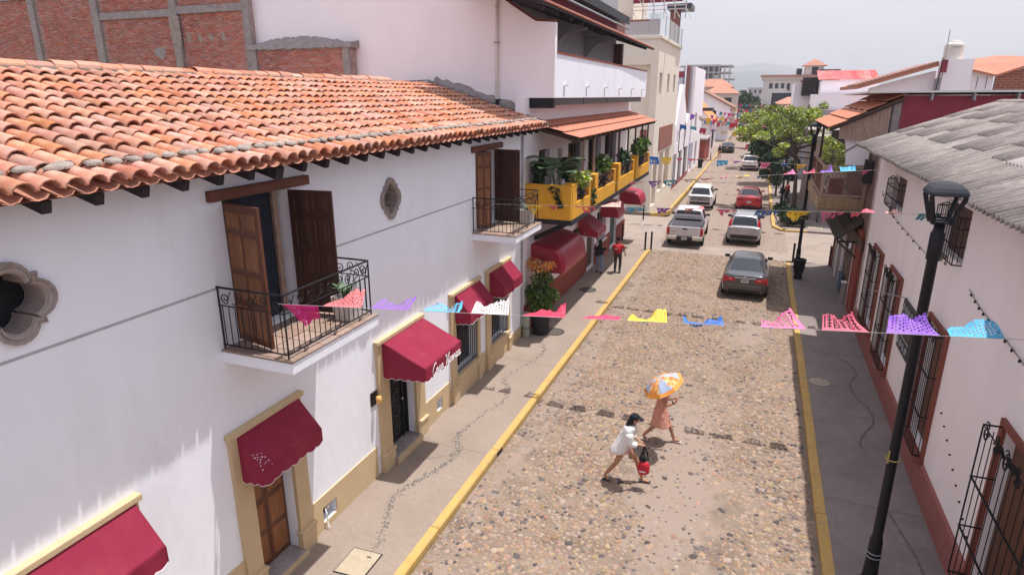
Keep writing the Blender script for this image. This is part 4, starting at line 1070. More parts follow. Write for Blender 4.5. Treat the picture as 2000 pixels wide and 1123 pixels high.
def bricks(c, parent, limit):
    c.sort(key=lambda p: -p[0])
    hl_ = wloc(parent)
    for p in c[:limit]:
        o = bpy.data.objects.new('brick', bme); col.objects.link(o); o.parent = parent; o.location = (p[0] - hl_.x, p[1] - hl_.y + rng.uniform(-.006, .008), p[2] - hl_.z); o.rotation_euler = (0, rng.gauss(0, .012), 0)
    r_ = c[limit:]
    if r_:
        bv = np.array([tuple(v) for v in bm_.v]); bf = np.array(bm_.f)
        Vs = np.concatenate([bv + np.array(p) + [0, rng.uniform(-.006, .008), 0] for p in r_]); Fs = np.concatenate([bf + 8 * i for i in range(len(r_))])
        o = link_np('bricks', Vs, Fs, brick_s, parent, tint=np.repeat(nrg.random((len(r_), 3)), 8, 0)); o['kind'] = 'stuff'
bricks(cand, bw, 290); bricks(scand, sb, 200)
for x in (-20.9, -20.35, -19.8, -19.2): 
    dv, df = domes[3]; m = MB(); m.add([(x + p[0] * .10, 19.725 - max(0, p[2]) * .03, 10.1 + p[1] * .17) for p in dv], [tuple(f) for f in df]); m.build('mortar_patch', mortar, bw)
m = MB(); dv, df = domes[5]; m.add([(-22.5 + p[0] * .34, 19.72 - max(0, p[2]) * .03, 9.6 + p[1] * .25) for p in dv], [tuple(f) for f in df]); m.build('mortar_patch', concr, bw)
MB().plate([(-21.62, 8.6), (-21.30, 8.6), (-21.25, 9.6), (-21.18, 10.2), (-21.2, 10.9), (-21.7, 10.9), (-21.66, 10.1), (-21.6, 9.5)], [], FY(19.612), 0, .02).build('mortar_patch', mortar, bw)
MB().tube([(-13.6, 19.5, 8.42), (-12, 19.55, 8.45), (-10.62, 19.68, 8.50), (-10.5, 19.7, 8.46), (-6.6, 19.72, 7.26)], .014, 4).build('cable', iron, base=(-11, 19.5, 8.4)); tag(bpy.data.objects['cable'], 'dark cable along the foot of the tall white wall above the roof ridge', 'cable')
# cement fillet where the tile roof meets the white wall
m = MB(); n = 16; vs = []
for i in range(n + 1):
    t = i / n; x = -10.4 + 3.3 * t; z = 8.38 - .98 * t
    vs += [(x, 19.66, z - .1), (x, 19.70, z + .12 + rng.uniform(-.03, .03)), (x, 19.9, z + .24 + rng.uniform(-.06, .06)), (x, 19.9, z - .1)]
m.add(vs, [(4 * i + k, 4 * i + (k + 1) % 4, 4 * i + 4 + (k + 1) % 4, 4 * i + 4 + k) for i in range(n) for k in range(4)]); m.build('cement_fillet', concr, house)
# ============================================================ far left side of the street
def bricktex(name, c1, c2, mo, sx=.4):
    m = M(name, c1, .9, .1); t = m.node_tree; b = t.nodes['Principled BSDF']; g = nn(t, 'ShaderNodeTexCoord')
    sp = nn(t, 'ShaderNodeSeparateXYZ'); cb = nn(t, 'ShaderNodeCombineXYZ'); ad = nn(t, 'ShaderNodeMath')
    t.links.new(g.outputs['Object'], sp.inputs[0]); t.links.new(sp.outputs[0], ad.inputs[0]); t.links.new(sp.outputs[1], ad.inputs[1])
    t.links.new(ad.outputs[0], cb.inputs[0]); t.links.new(sp.outputs[2], cb.inputs[1])
    k = nn(t, 'ShaderNodeTexBrick'); k.inputs['Scale'].default_value = 1; k.inputs['Brick Width'].default_value = .5; k.inputs['Row Height'].default_value = .14; k.inputs['Mortar Size'].default_value = .018
    k.inputs['Color1'].default_value = (*c1, 1); k.inputs['Color2'].default_value = (*c2, 1); k.inputs['Mortar'].default_value = (*mo, 1)
    t.links.new(cb.outputs[0], k.inputs['Vector']); t.links.new(k.outputs['Color'], b.inputs['Base Color']); return m
bt = bricktex('far_brick_panel', (.30, .09, .06), (.24, .07, .05), (.34, .22, .18))
c = empty('cream_building', (-7.06, 51, 0), 'tall cream building with three slit windows, brick panel and glass roof terrace', 'building')
CX = -7.06
slits = [(46.9, 48.1, 8.15, 9.55), (50.9, 52.0, 8.25, 9.6), (54.3, 55.4, 8.3, 9.65)]
port = [(46.6, 48.3, .2, 3.6), (49.3, 51.3, .9, 3.85), (52.3, 54.9, .9, 3.9)]
MB().plate(rect(46.0, 57.5, -.1, 11.7), [rect(*s) for s in slits + port], FX(CX), 0, -.5).build('wall', beige, c)
MB().plate([(-15, -.1), (CX - .502, -.1), (CX - .502, 11.7), (-15, 11.7)], [], FY(46.35), 0, .25).build('side_wall', beige, c)
box('side_overhang', beige, c, -15, CX - .502, 46.0, 46.34, 10.05, 11.7)
box('back_fill', beige, c, -15, CX - .502, 46.61, 57.4, 9.5, 11.65)
for s in slits: 
    w_ = box('window', M('grey_glass', (.13, .13, .13), .25, .1, 3), c, CX - .42, CX - .38, s[0], s[1], s[2], s[3])
for i, s in enumerate(port): box('recess', beige if i else M('grey_beige', (.30, .27, .24), .9, .1, 2), c, CX - .42, CX - .35, s[0], s[1], s[2], s[3])
for s in port[1:]: box('low_panel', bt, c, CX - .34, CX - .28, s[0], s[1], s[2], s[2] + .9)
box('brick_panel', bt, c, CX + .002, CX + .06, 48.4, 55.6, 4.08, 5.78); box('brick_panel', bt, c, -8.1, CX - .51, 46.28, 46.345, 4.1, 5.7)
box('cornice', beige, c, -15, CX + .16, 45.86, 57.6, 11.70, 11.92, bevel=.03)
g_ = None
for y0 in (46.05, 48.4, 50.75, 53.1, 55.45):
    box('glass_panel', glass, c, CX - .02, CX + .0, y0, y0 + 2.25, 11.925, 13.3); box('glass_post', greymet, c, CX - .03, CX + .02, y0 + 2.27, y0 + 2.31, 11.925, 13.3)
for k in range(3): box('glass_panel', glass, c, CX - 2.4 + k * .8, CX - 1.62 + k * .8, 46.0, 46.02, 11.925, 12.8 if k < 2 else 13.3)
box('terrace_wall', M('dusty_red_wall', (.22, .10, .09), .9, .1, 2), c, -12, -7.6, 49.0, 49.2, 11.925, 13.25)
box('tall_wall', beige, c, -16, -9.75, 50, 56, 11.925, 18); 
box('stair_tower', MATS['dusty_red_wall'], c, -7.9, -7.2, 56.0, 57.2, 11.925, 14.6); box('tower_roof', irongr, c, -8.1, -6.2, 55.4, 57.8, 14.6, 15.0)
# lattice sign frame on the roof
f = empty('sign_frame', (-7.5, 50, 13.3), 'pale steel lattice sign frame on the cream building roof terrace', 'sign frame')
steel = M('pale_steel', (.55, .50, .50), .5, .08, 4)
for z in (13.9, 14.15, 15.4): MB().bar((-9.75, 49.4, z), (-5.9, 49.4, z), .06).build('rail', steel, f)
for k in range(6):
    x = -9.7 + k * .76; MB().bar((x, 49.4, 13.25), (x, 49.4, 15.6), .07).build('upright', steel, f)
    if k < 5: MB().bar((x, 49.4, 15.4), (x + .76, 49.4, 14.15), .05).build('brace', steel, f)
    MB().bar((x, 49.4, 13.9), (x + .45, 48.8, 13.25), .04).build('strut', greymet, f)
box('backing_board', maroon, f, -9.7, -6.2, 49.6, 49.66, 14.4, 15.6)

# white house with pointed gable and three dark doorways
w2 = empty('gabled_house', (-7.1, 63, 0), 'white house with pointed gable and three dark doorways beyond the cream building', 'house')
dd = [(58.0, 60.0, -.05, 3.0), (61.6, 64.2, -.05, 3.05), (65.8, 69.0, -.05, 3.1)]
MB().plate([(57.7, -.1), (70, -.1), (70, 6.2), (67.6, 6.3), (66.6, 5.3), (65.5, 6.4), (62, 9.0), (61.0, 9.0), (58.6, 5.6), (57.7, 5.6)], [rect(*d) for d in dd] + [rect(59.2, 60.4, 3.9, 5.0), rect(65.6, 66.8, 3.8, 4.8)], FX(CX), 0, -.3).build('wall', white2, w2)
box('side_mass', white2, w2, -13, CX - .32, 58, 70, -.1, 5.5)
for d in dd: box('door', M('dark_green_grey_door', (.035, .05, .05), .6, .2, 4), w2, CX - .25, CX - .2, d[0], d[1], d[2], d[3])
box('dado', redpl, w2, CX, CX + .04, 57.8, 69.9, -.02, .35)
box('old_gable_roof', M('mossy_roof', (.14, .11, .09), .9, .3, 2), w2, -12, -7.6, 58, 62, 5.6, 8.2)
for y in (60.8, 65): MB().bar((CX + .05, y, 3.0), (CX + .05, y, 5.5), .06).build('lamp_arm', iron, w2)
# taller white building with a billboard
w3 = empty('narrow_white_building', (-7.1, 76, 0), 'tall narrow white building with a barred window and blue wall poster', 'building')
MB().plate(rect(71.5, 83, -.1, 10.9), [rect(72.3, 74.3, .1, 3.0), rect(77, 79, .1, 3.0), rect(74.5, 76.6, 4.2, 6.2)], FX(CX), 0, -.3).build('wall', white2, w3)
MB().plate([(-14, -.1), (CX - .302, -.1), (CX - .302, 10.9), (-9.2, 10.9), (-9.8, 11.4), (-14, 11.4)], [rect(-8.6, -7.7, 3.9, 6.0)], FY(71.5), 0, .3).build('side_wall', M('blue_grey_plaster', (.50, .50, .54), .9, .1, 1), w3)
wf = box('window', dark, w3, -8.6, -7.7, 71.7, 71.75, 3.9, 6.0)
for k in range(4): box('window_bar', white, wf, -8.55 + k * .26, -8.49 + k * .26, 71.55, 71.6, 3.9, 6.0)
for k in range(4): box('window_bar', white, wf, -8.6, -7.7, 71.60, 71.64, 4.1 + k * .5, 4.16 + k * .5)
for s in ((72.3, 74.3), (77, 79)): box('door', dark, w3, CX - .28, CX - .24, s[0], s[1], .1, 3.0)
box('window', darkgl, w3, CX - .25, CX - .22, 74.5, 76.6, 4.2, 6.2)
box('wall_poster', M('blue_white_print', (.42, .42, .60), .6, .45, 1.6), w3, CX + .0, CX + .05, 70.6, 73.2, 1.0, 3.2)
bb = empty('billboard', (-9, 70.8, 8), 'billboard with maroon top edge on the wall above the gabled house', 'billboard')
box('board', M('pale_blue_print', (.42, .43, .50), .7, .25, 1.3), bb, -10.6, -8.2, 70.8, 70.95, 7.9, 9.8); box('top_panel', maroon, bb, -10.6, -8.2, 70.8, 70.96, 9.85, 10.4); box('top_stripe', white, bb, -10.6, -8.2, 70.8, 70.95, 10.45, 10.8)
MB().bar((-8.0, 70.9, 5), (-8.0, 70.9, 11.6), .14).build('pole', white, bb)
box('chimney_stack', MATS['dusty_red_wall'], w3, -8.1, -7.6, 70.9, 71.4, 6.4, 11.0)
# red kiosk wall and ochre block
k_ = empty('red_kiosk', (-6.6, 88, 0), 'low red walled stand on the left sidewalk beyond the doorways', 'kiosk')
box('wall', redpl, k_, -7.9, -6.5, 84, 92, 0, 2.7); box('roof', concr, k_, -8.0, -6.3, 83.8, 92.2, 2.7, 2.9)
bo = empty('dark_bin', (-6.2, 79, 0), 'dark waste bin on the left sidewalk before the red stand', 'bin'); MB().lathe([(.22, 0), (.3, .9), (.32, 1.0), (.1, 1.05)], (-6.3, 77, 0), 12).build('body', iron, bo)
# orange-roofed house
oh = empty('orange_house', (-8, 106, 0), 'house with bright orange tile roof slope facing the street', 'house')
box('wall', white2, oh, -14, -7.2, 98, 112, 0, 4.6)
MB().add([(-6.6, 97.6, 4.2), (-6.6, 111, 4.2), (-11, 111, 8.6), (-11, 97.6, 8.6), (-6.6, 97.6, 4.3), (-6.6, 111, 4.3), (-11, 111, 8.7), (-11, 97.6, 8.7)], [(3, 2, 1, 0), (4, 5, 6, 7), (0, 1, 5, 4), (1, 2, 6, 5), (2, 3, 7, 6), (3, 0, 4, 7)]).build('roof', orangep, oh)
box('window', dark, oh, -7.2, -7.15, 104, 108, .2, 3); box('pillar', white2, oh, -7.19, -6.9, 99, 100, 0, 4.3)
box('porch_roof', M('dark_porch_roof', (.06, .055, .06), .8), oh, -9.5, -6.7, 93.5, 97.4, 6.0, 6.4)
# second gable house with low tiled roof
gh = empty('low_gable_house', (-8, 130, 0), 'house with shallow brown gabled roof down the street on the left', 'house')
MB().plate([(-16, 0), (-5.9, 0), (-5.9, 6.0), (-11, 8.7), (-16, 7.0)], [rect(-9.5, -8.4, 4.2, 5.4)], FY(128), 0, .3).build('wall', white2, gh)
box('window', dark, gh, -9.5, -8.4, 128.2, 128.25, 4.2, 5.4)
for p, q in (((-11, 8.7), (-5.2, 5.7)), ((-11, 8.7), (-16.5, 6.8))): MB().add([(p[0], 127.4, p[1]), (q[0], 127.4, q[1]), (q[0], 140, q[1]), (p[0], 140, p[1]), (p[0], 127.4, p[1] + .3), (q[0], 127.4, q[1] + .3), (q[0], 140, q[1] + .3), (p[0], 140, p[1] + .3)], [(0, 1, 2, 3), (7, 6, 5, 4), (0, 4, 5, 1), (1, 5, 6, 2), (2, 6, 7, 3), (3, 7, 4, 0)]).build('roof', M('brown_far_tile', (.28, .15, .11), .9, .2, 1), gh)
box('porch', M('pinkish_far', (.45, .32, .30), .9), gh, -8.5, -5.6, 124, 127.9, 3.4, 3.7)

# ---- generic distant houses
def far_house(x0, x1, y0, y1, h, wallm, roofm, label, roof='flat', nwin=3, storeys=2, cat='house'):
    e = empty('distant_house', ((x0 + x1) / 2, y0, 0), label, cat)
    zs = [h * (k + .35) / storeys for k in range(storeys)]
    ho = []
    ww = (x1 - x0) / nwin
    for z in zs:
        for k in range(nwin): ho.append((x0 + ww * (k + .28), x0 + ww * (k + .72), z, z + h / storeys * .42))
    MB().plate(rect(x0, x1, -.4, h), [rect(*q) for q in ho], FY(y0), 0, .3).build('wall', wallm, e)
    box('side_wall', wallm, e, x0, x1, y0 + .31, y1, -.4, h)
    for q in ho: box('window', darkgl, e, q[0], q[1], y0 + .2, y0 + .25, q[2], q[3])
    if roof == 'flat': box('roof', roofm, e, x0 - .2, x1 + .2, y0 - .2, y1 + .2, h + .002, h + .3)
    else:
        xm = (x0 + x1) / 2; rz = h + (x1 - x0) * .22
        if roof == 'hip':
            m = MB(); m.add([(x0 - .5, y0 - .5, h), (x1 + .5, y0 - .5, h), (x1 + .5, y1 + .5, h), (x0 - .5, y1 + .5, h), (xm - (x1 - x0) * .2, (y0 + y1) / 2, rz), (xm + (x1 - x0) * .2, (y0 + y1) / 2, rz)], [(0, 1, 5, 4), (1, 2, 5), (2, 3, 4, 5), (3, 0, 4), (3, 2, 1, 0)]); m.build('roof', roofm, e)
        else:
            m = MB(); m.add([(x0 - .4, y0 - .5, h), (x1 + .4, y0 - .5, h), (x1 + .4, y1, h + (x1 - x0) * .16), (x0 - .4, y1, h + (x1 - x0) * .16)] , [(0, 1, 2, 3)]); m.build('roof', roofm, e, solid=.25)
    return e
ftile = M('far_clay_tile', (.40, .19, .13), .9, .15, .8)
fw = M('far_white', (.66, .62, .60), .9, .06, .3); fc = M('far_cream', (.58, .50, .44), .9, .06, .3); fp = M('far_pink', (.55, .40, .36), .9, .06, .3); fg = M('far_grey', (.40, .38, .39), .9, .08, .3)
far_house(-27, -12, 170, 190, 9.5, fw, fg, 'white block with tall windows just left of the street, far away', 'flat', 4, 3, 'building')
far_house(-14, -6.5, 165, 178, 8.6, fc, ftile, 'cream house with clay roof at the far left of the street', 'hip', 2, 2)
far_house(-20, -9.5, 200, 214, 10.5, fp, ftile, 'pinkish house with clay hip roof beside the far street', 'hip', 3, 3)
far_house(-13, -2.5, 285, 300, 7.4, fw, fg, 'pale house closing the end of the street, left part', 'flat', 4, 2)
far_house(-2.2, 6, 300, 315, 8.6, fw, fg, 'pale house closing the end of the street, right part', 'flat', 4, 3)
far_house(-21, -14, 290, 300, 9.0, fc, ftile, 'small cream house left of the houses closing the street', 'hip', 2, 2)
far_house(-9.5, -2, 385, 400, 12.0, fg, fg, 'grey flat-roofed block behind the end of the street', 'flat', 3, 3, 'building')
# concrete tower under construction
ct = empty('unfinished_tower', (-28, 330, 0), 'grey unfinished concrete tower with open floors on the left skyline', 'building')
for k in range(8): box('floor_slab', fg, ct, -40, -16.8 + (k % 3) * .9, 330, 350, k * 3.0 + .4, k * 3.0 + .95)
for k in range(10): box('column', fg, ct, -39.5 + k * 2.45, -38.9 + k * 2.45, 330.5, 331.2, 0, 22)
box('core', fg, ct, -38, -22, 338, 346, 0, 22.6)
for k in range(7): box('wall_infill', fw, ct, -39 + k * 2.5, -37.4 + k * 2.5, 331.3, 331.7, 10 + 3.0 * (k % 4), 11.6 + 3.0 * (k % 4))
# ============================================================ right side: white house with fibre-cement roof (wall x = 3.87)
RX_ = 3.87
rh = empty('fibre_roof_house', (RX_, 12, 0), 'long white house on the right with grey corrugated roof, red dado and iron window cages', 'house')
GW = [(8.35, 10.45, .62, 3.28), (13.98, 15.3, .75, 3.40), (18.55, 19.95, .78, 3.32), (21.5, 22.95, .85, 3.30)]
UW = [(14.1, 15.85, 4.86, 5.92), (20.15, 21.9, 4.88, 5.78)]
MB().plate(rect(-4, 24.9, -.1, 6.70), [rect(*h) for h in GW + UW], FX(RX_), 0, .3).build('wall', pinkw, rh)
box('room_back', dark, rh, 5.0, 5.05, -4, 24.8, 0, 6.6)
box('end_wall', pinkw, rh, RX_ + .302, 9, 24.6, 24.9, -.1, 6.7)
def rdado(y0, y1):
    MB().add([(RX_ - .001, y0, -.02), (RX_ - .001, y1, -.02), (RX_ - .001, y1, .66), (RX_ - .001, y0, .66), (RX_ - .07, y0, -.02), (RX_ - .07, y1, -.02), (RX_ - .05, y1, .60), (RX_ - .05, y0, .60)],
             [(4, 5, 6, 7), (7, 6, 2, 3), (0, 4, 7, 3), (5, 1, 2, 6)]).build('dado', M('faded_red_dado', (.30, .115, .10), .85, .12, 3, .15, 20, stain=(.22, .075, .06), stain_scale=1.5, stain_lo=.5, stain_hi=.8), rh)
rdado(-4, 24.9)
fred = M('red_window_frame', (.24, .075, .055), .8, .12, 3)
def cage(op, frame, out=.24, n=9, rails=2, deco=True, arch=False, label=None):
    a0, a1, b0, b1 = op
    gl = box('window', darkgl, rh, RX_ + .18, RX_ + .2, a0, a1, b0, b1)
    box('shutter', wood_d, gl, RX_ + .12, RX_ + .178, a0 + .05, (a0 + a1) / 2 - .02, b0 + .03, b1 - .03); box('shutter', wood_m if frame else wood_d, gl, RX_ + .13, RX_ + .175, (a0 + a1) / 2 + .02, a1 - .05, b0 + .03, b1 - .03)
    if frame:
        for y0, y1, z0, z1 in ((a0 - .13, a0 - .002, b0 - .02, b1 + .10), (a1 + .002, a1 + .13, b0 - .02, b1 + .10), (a0, a1, b1 + .002, b1 + .10)):
            box('window_frame', fred, rh, RX_ - .06, RX_ - .001, y0, y1, z0, z1)
        box('window_sill', fred, rh, RX_ - .16, RX_ - .001, a0 - .15, a1 + .15, b0 - .12, b0 - .022)
    x = RX_ - out
    c = MB().tube([(x, a0, b0), (x, a1, b0), (x, a1, b1 - (.15 if arch else 0))] + ([(x, (a0 + a1) / 2 + .25, b1), (x, (a0 + a1) / 2 - .25, b1)] if arch else []) + [(x, a0, b1 - (.15 if arch else 0))], .013, 5, closed=True).build('window_cage', iron, rh)
    for k in range(1, n): 
        y = a0 + (a1 - a0) * k / n; zt = b1 - (.13 * abs(2 * k / n - 1) if arch else 0)
        MB().cyl((x, y, b0), (x, y, zt), .008, n=5).build('cage_bar', iron, c)
    for y in (a0, a1):
        for z in (b0, b1 - (.15 if arch else 0)): MB().bar((x, y, z), (RX_ + .02, y, z), .022).build('cage_rail', iron, c)
        if out > .15: MB().cyl((x + out * .5, y, b0), (x + out * .5, y, b1 - .1), .008, n=5).build('cage_bar', iron, c)
    for k in range(rails):
        z = b0 + (b1 - b0) * (k + 1) / (rails + 1)
        MB().bar((x - .008, a0, z), (x - .008, a1, z), .016, .03, up=(1, 0, 0)).build('cage_rail', iron, c)
        for y in (a0, a1): MB().bar((x, y, z), (RX_, y, z), .02).build('cage_rail', iron, c)
    if deco:
        q = 5
        for k in range(q):
            y = a0 + (a1 - a0) * (k + .5) / q; zc = b1 + .02
            MB().tube(spiral((x - .01, y, zc - .10), (0, 1 if k % 2 else -1, 0), (0, 0, 1), .12, 1.4, .3, 12), .012, 5).build('cage_scroll', iron, c)
            MB().tube(spiral((x - .01, y, zc + .05), (0, -1 if k % 2 else 1, 0), (0, 0, 1), .08, 1.2, .3, 10), .010, 5).build('cage_scroll', iron, c)
        for k in range(6): 
            y = a0 + rng.uniform(.05, .95) * (a1 - a0); m = MB(); m.bar((x, y, b1 - .06), (x - .05, y + rng.uniform(-.06, .06), b1 + .12), .05, .015); m.build('cage_leaf', iron, c)
    return c
for i, op in enumerate(GW): cage(op, True, .20 if i else .30, 10, 2, True)
for op in UW: cage(op, False, .17, 11, 2, False, True)
for op in UW:      # grey droppings / nest clumps under the upper cages
    for k in range(7):
        dv, df = domes[k]; s = rng.uniform(.06, .13); cc = (RX_ - .015, op[1] - rng.uniform(-.05, .9), op[2] - rng.uniform(.03, .22)); m = MB(); m.add([(cc[0] - abs(p[2]) * s * .5, cc[1] + p[0] * s, cc[2] + p[1] * s * .7) for p in dv], [tuple(f) for f in df]); m.build('dirt_clump', M('grey_dirt', (.26, .23, .215), .95, .3, 12), rh)
# wall sign with iron scrollwork
sg = empty('iron_wall_sign', (RX_, 17.1, 2.5), 'dark iron scroll sign panel fixed to the white right wall between the caged windows', 'sign')
box('panel', M('dark_sign_panel', (.05, .042, .045), .6, .3, 5), sg, RX_ - .06, RX_ - .002, 16.5, 17.75, 1.85, 3.1)
for zz in (2.92, 2.05):
    for k in range(4): MB().tube(spiral((RX_ - .08, 16.65 + k * .3, zz), (0, 1 if k % 2 else -1, 0), (0, 0, 1), .12, 1.5, 0, 12), .013, 5).build('scroll', greymet, sg)
for zz in (2.72, 2.25): MB().bar((RX_ - .07, 16.5, zz), (RX_ - .07, 17.75, zz), .02).build('bar', greymet, sg)
MB().bar((RX_ - .02, 17.6, 3.15), (3.0, 17.9, 3.2), .018).build('arm', greymet, sg)
# lights garland along the wall
def garland(pts, label):
    p = [Vector((q[0], q[1], q[2])) for q in catmull(pts, 8)]
    g = MB().tube(p, .007, 4).build('light_string', iron, base=tuple(p[0])); tag(g, label, 'light string')
    for i in range(2, len(p), 3): MB().lathe([(.008, 0), (.022, -.025), (.018, -.05), (.004, -.06)], tuple(p[i]), 6).build('bulb', iron, g)
    return g
xx = RX_ - .03
garland([(xx, 13.3, 4.62), (xx, 12.6, 4.50), (xx, 11.9, 4.45), (xx, 11.1, 4.40), (xx, 10.2, 4.30), (xx, 9.4, 4.1)], 'sagging string of small dark bulbs on the white right wall below the nearer upper window')
garland([(xx, 23.4, 5.05), (xx, 22.3, 4.8), (xx, 20.5, 4.62), (xx, 18.6, 4.55), (xx, 16.6, 4.5)], 'thin string of dark bulbs on the white right wall below the farther upper window')
MB().cyl((RX_ - .03, 24.76, 0), (RX_ - .03, 24.76, 6.4), .025, n=6).build('downpipe', M('pinkish_pipe', (.5, .42, .41), .7), rh)
for k in range(9): MB().cyl((RX_ - .03, 10.9 + k * .31, 1.02 + k * .13), (RX_ + .01, 10.9 + k * .31, 1.02 + k * .13), .018, n=6).build('wall_plug', iron, rh)
# corrugated fibre-cement sheets
E0 = (2.97, 6.45); SLP = .365; YE = 24.15
def rsheet(x0, x1, y0, y1, mat, lift=0.0, skew=0.0):
    n = max(2, round((y1 - y0) / .177)) * 6
    def fn(u, v):
        x = x0 + (x1 - x0) * v; y = y0 + (y1 - y0) * u + skew * v
        return (x, y, E0[1] + (x - E0[0]) * SLP + lift + .038 * math.sin(2 * math.pi * y / .177) - .010 * v)
    return MB().surf(fn, n, 1).build('roof_sheet', mat, rh, smooth=True, solid=.009, fixn=False)
cuts = [0, 1.25, 2.55, 3.80]
y = YE; k = 0
while y > 3.0:
    wd = .876 + rng.uniform(-.01, .01)
    off = rng.uniform(-.08, .08) + (.5 if k % 3 == 1 else 0)
    for r in range(3):
        a = E0[0] + (cuts[r] + (off if r else 0) + rng.uniform(-.03, .03) * (r > 0)) - (.0 if r == 0 else .12) + (rng.uniform(-.02, .02) if r == 0 else 0)
        b_ = E0[0] + (cuts[r + 1] + (off if r < 2 else 0))
        mat = asb_l if (k == 12 and r >= 1) or (k == 17 and r == 2) else asbest
        rsheet(a, b_, y - wd - .05, y, mat, .010 * r + .004 * (k % 2) + rng.uniform(0, .005) + .022, rng.uniform(-.02, .02))
    y -= wd; k += 1
for k in range(30):      # ridge pieces
    y0 = YE - k * .75; MB().surf(lambda u, v: (E0[0] + 3.60 + .34 * v, y0 - .8 * u, E0[1] + 3.60 * SLP + .075 + .05 * math.sin(math.pi * v) + .02 * math.sin(2 * math.pi * (y0 - .8 * u) / .177) * abs(v - .5)), 24, 4).build('ridge_sheet', asbest, rh, smooth=True, solid=.01)
MB().add([(E0[0] + 3.78, -4, 7.80), (E0[0] + 3.78, YE, 7.80), (E0[0] + 9, YE, 6.2), (E0[0] + 9, -4, 6.2)], [(0, 1, 2, 3)]).build('back_slope', asbest, rh, solid=.02)
for k in range(16): yy = 3.5 + k * 1.35; MB().bar((3.1, yy, 6.43), (6.9, yy, 7.80), .08, .10).build('rafter', rafterm, rh)
MB().bar((3.05, YE + .02, 6.50), (6.65, YE + .02, 7.80), .05, .02).build('roof_edge_strip', M('pale_edge_strip', (.56, .55, .55), .6, .05), rh)
MB().bar((5.7, YE + .05, 7.50), (6.5, YE + .05, 7.78), .09, .04).build('roof_edge_patch', M('faded_red_patch', (.45, .10, .10), .8, .2, 3), rh)

# ============================================================ corner building with orange roof (y 24.9 - 34)
cb_ = empty('corner_building', (3.9, 30, 0), 'corner building with orange canopy roof, maroon side wall and wooden lattice balcony', 'building')
stonew = M('brown_stone_cladding', (.16, .105, .085), .9, .4, 9, .6, 20, stain=(.30, .22, .17), stain_scale=4, stain_lo=.5, stain_hi=.65)
box('wall', stonew, cb_, 3.9, 9, 25.0, 33.9, -.1, 6.4)
box('red_pier', redpl, cb_, 3.80, 3.898, 25.6, 26.9, -.1, 3.25)
box('white_jamb', white2, cb_, 3.83, 3.897, 26.92, 27.25, -.1, 2.5)
box('shop_front', M('grey_shopfront', (.20, .19, .19), .6, .3, 2), cb_, 3.84, 3.898, 30.1, 33.2, -.1, 2.5)
for y in (30.0, 31.6, 33.3): box('jamb', redpl if y > 33 else white2, cb_, 3.80, 3.897, y, y + .22, -.1, 2.6)
box('blue_panel', M('faded_blue_panel', (.06, .13, .20), .7, .2, 3), cb_, 3.72, 3.79, 28.6, 29.5, .1, .8)
box('beam', wood_d, cb_, 3.78, 3.898, 25.2, 33.8, 2.62, 3.0)
# canopy
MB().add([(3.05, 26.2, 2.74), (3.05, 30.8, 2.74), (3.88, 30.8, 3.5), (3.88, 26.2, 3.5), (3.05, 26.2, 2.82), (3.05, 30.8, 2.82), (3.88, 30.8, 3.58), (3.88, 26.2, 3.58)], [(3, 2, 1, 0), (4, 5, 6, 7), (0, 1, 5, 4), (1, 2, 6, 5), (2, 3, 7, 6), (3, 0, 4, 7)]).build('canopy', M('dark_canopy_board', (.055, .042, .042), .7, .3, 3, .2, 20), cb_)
for k in range(4): MB().bar((3.08 + k * .25, 26.25, 2.86 + k * .23), (3.08 + k * .25, 30.75, 2.86 + k * .23), .035).build('canopy_batten', wood_d, cb_)
for y in (26.3, 28.5, 30.6): MB().bar((3.1, y, 2.72), (3.88, y, 2.72), .06).build('canopy_bracket', rafterm, cb_); MB().bar((3.12, y, 2.7), (3.85, y, 2.1), .05).build('canopy_bracket', rafterm, cb_)
box('wall_lamp', white, cb_, 3.5, 3.58, 26.16, 26.2, 2.5, 2.72)
# balcony
bl = box('balcony', wood_p, cb_, 2.34, 3.88, 26.9, 33.7, 3.78, 3.86)
for k in range(2): box('front_board', M('striped_bamboo', (.34, .235, .14), .8, .25, 14), bl, 2.34, 3.86, 26.84, 26.898, 3.87 + k * .20, 4.05 + k * .20)
for k in range(46): box('slat', M('bamboo_slat', (.40, .28, .165), .8, .2, 9, objvar=.2), bl, 2.36 + k * .0325, 2.382 + k * .0325, 26.80, 26.838, 3.88, 4.27)
for k in range(32): box('slat', MATS['bamboo_slat'], bl, 2.27, 2.31, 26.95 + k * .21, 27.12 + k * .21, 3.84, 4.27)
lat = M('brown_lattice', (.20, .10, .08), .8, .3, 5)
for (x, y) in ((2.36, 26.92), (3.82, 26.92), (2.36, 30.2), (2.36, 33.6)): MB().bar((x, y, 3.86), (x, y, 5.5 if x < 3 else 5.6), .09).build('post', wood_p, bl)
for z in (4.36, 5.44): MB().bar((2.36, 26.92, z), (3.82, 26.92, z), .07).build('rail', wood_p, bl); MB().bar((2.36, 26.92, z), (2.36, 33.6, z), .07).build('rail', wood_p, bl)
for k in range(11):
    x = 2.42 + k * .135
    MB().bar((x, 26.92, 4.4), (min(3.8, x + .55), 26.92, 4.4 + min(.95, (3.8 - x) / .55 * .95)), .022).build('lattice_strip', lat, bl); MB().bar((x, 26.94, 4.4), (max(2.38, x - .55), 26.94, 4.4 + min(.95, (x - 2.38) / .55 * .95)), .022).build('lattice_strip', lat, bl)
for k in range(20):
    y = 27.1 + k * .33; MB().bar((2.36, y, 4.4), (2.36, min(33.5, y + .55), 5.35), .022).build('lattice_strip', lat, bl); MB().bar((2.38, y, 5.35), (2.38, min(33.5, y + .55), 4.4), .022).build('lattice_strip', lat, bl)
box('lattice_panel', M('reddish_panel', (.17, .065, .06), .8, .2, 3), bl, 2.6, 3.1, 26.95, 26.99, 4.4, 5.0)
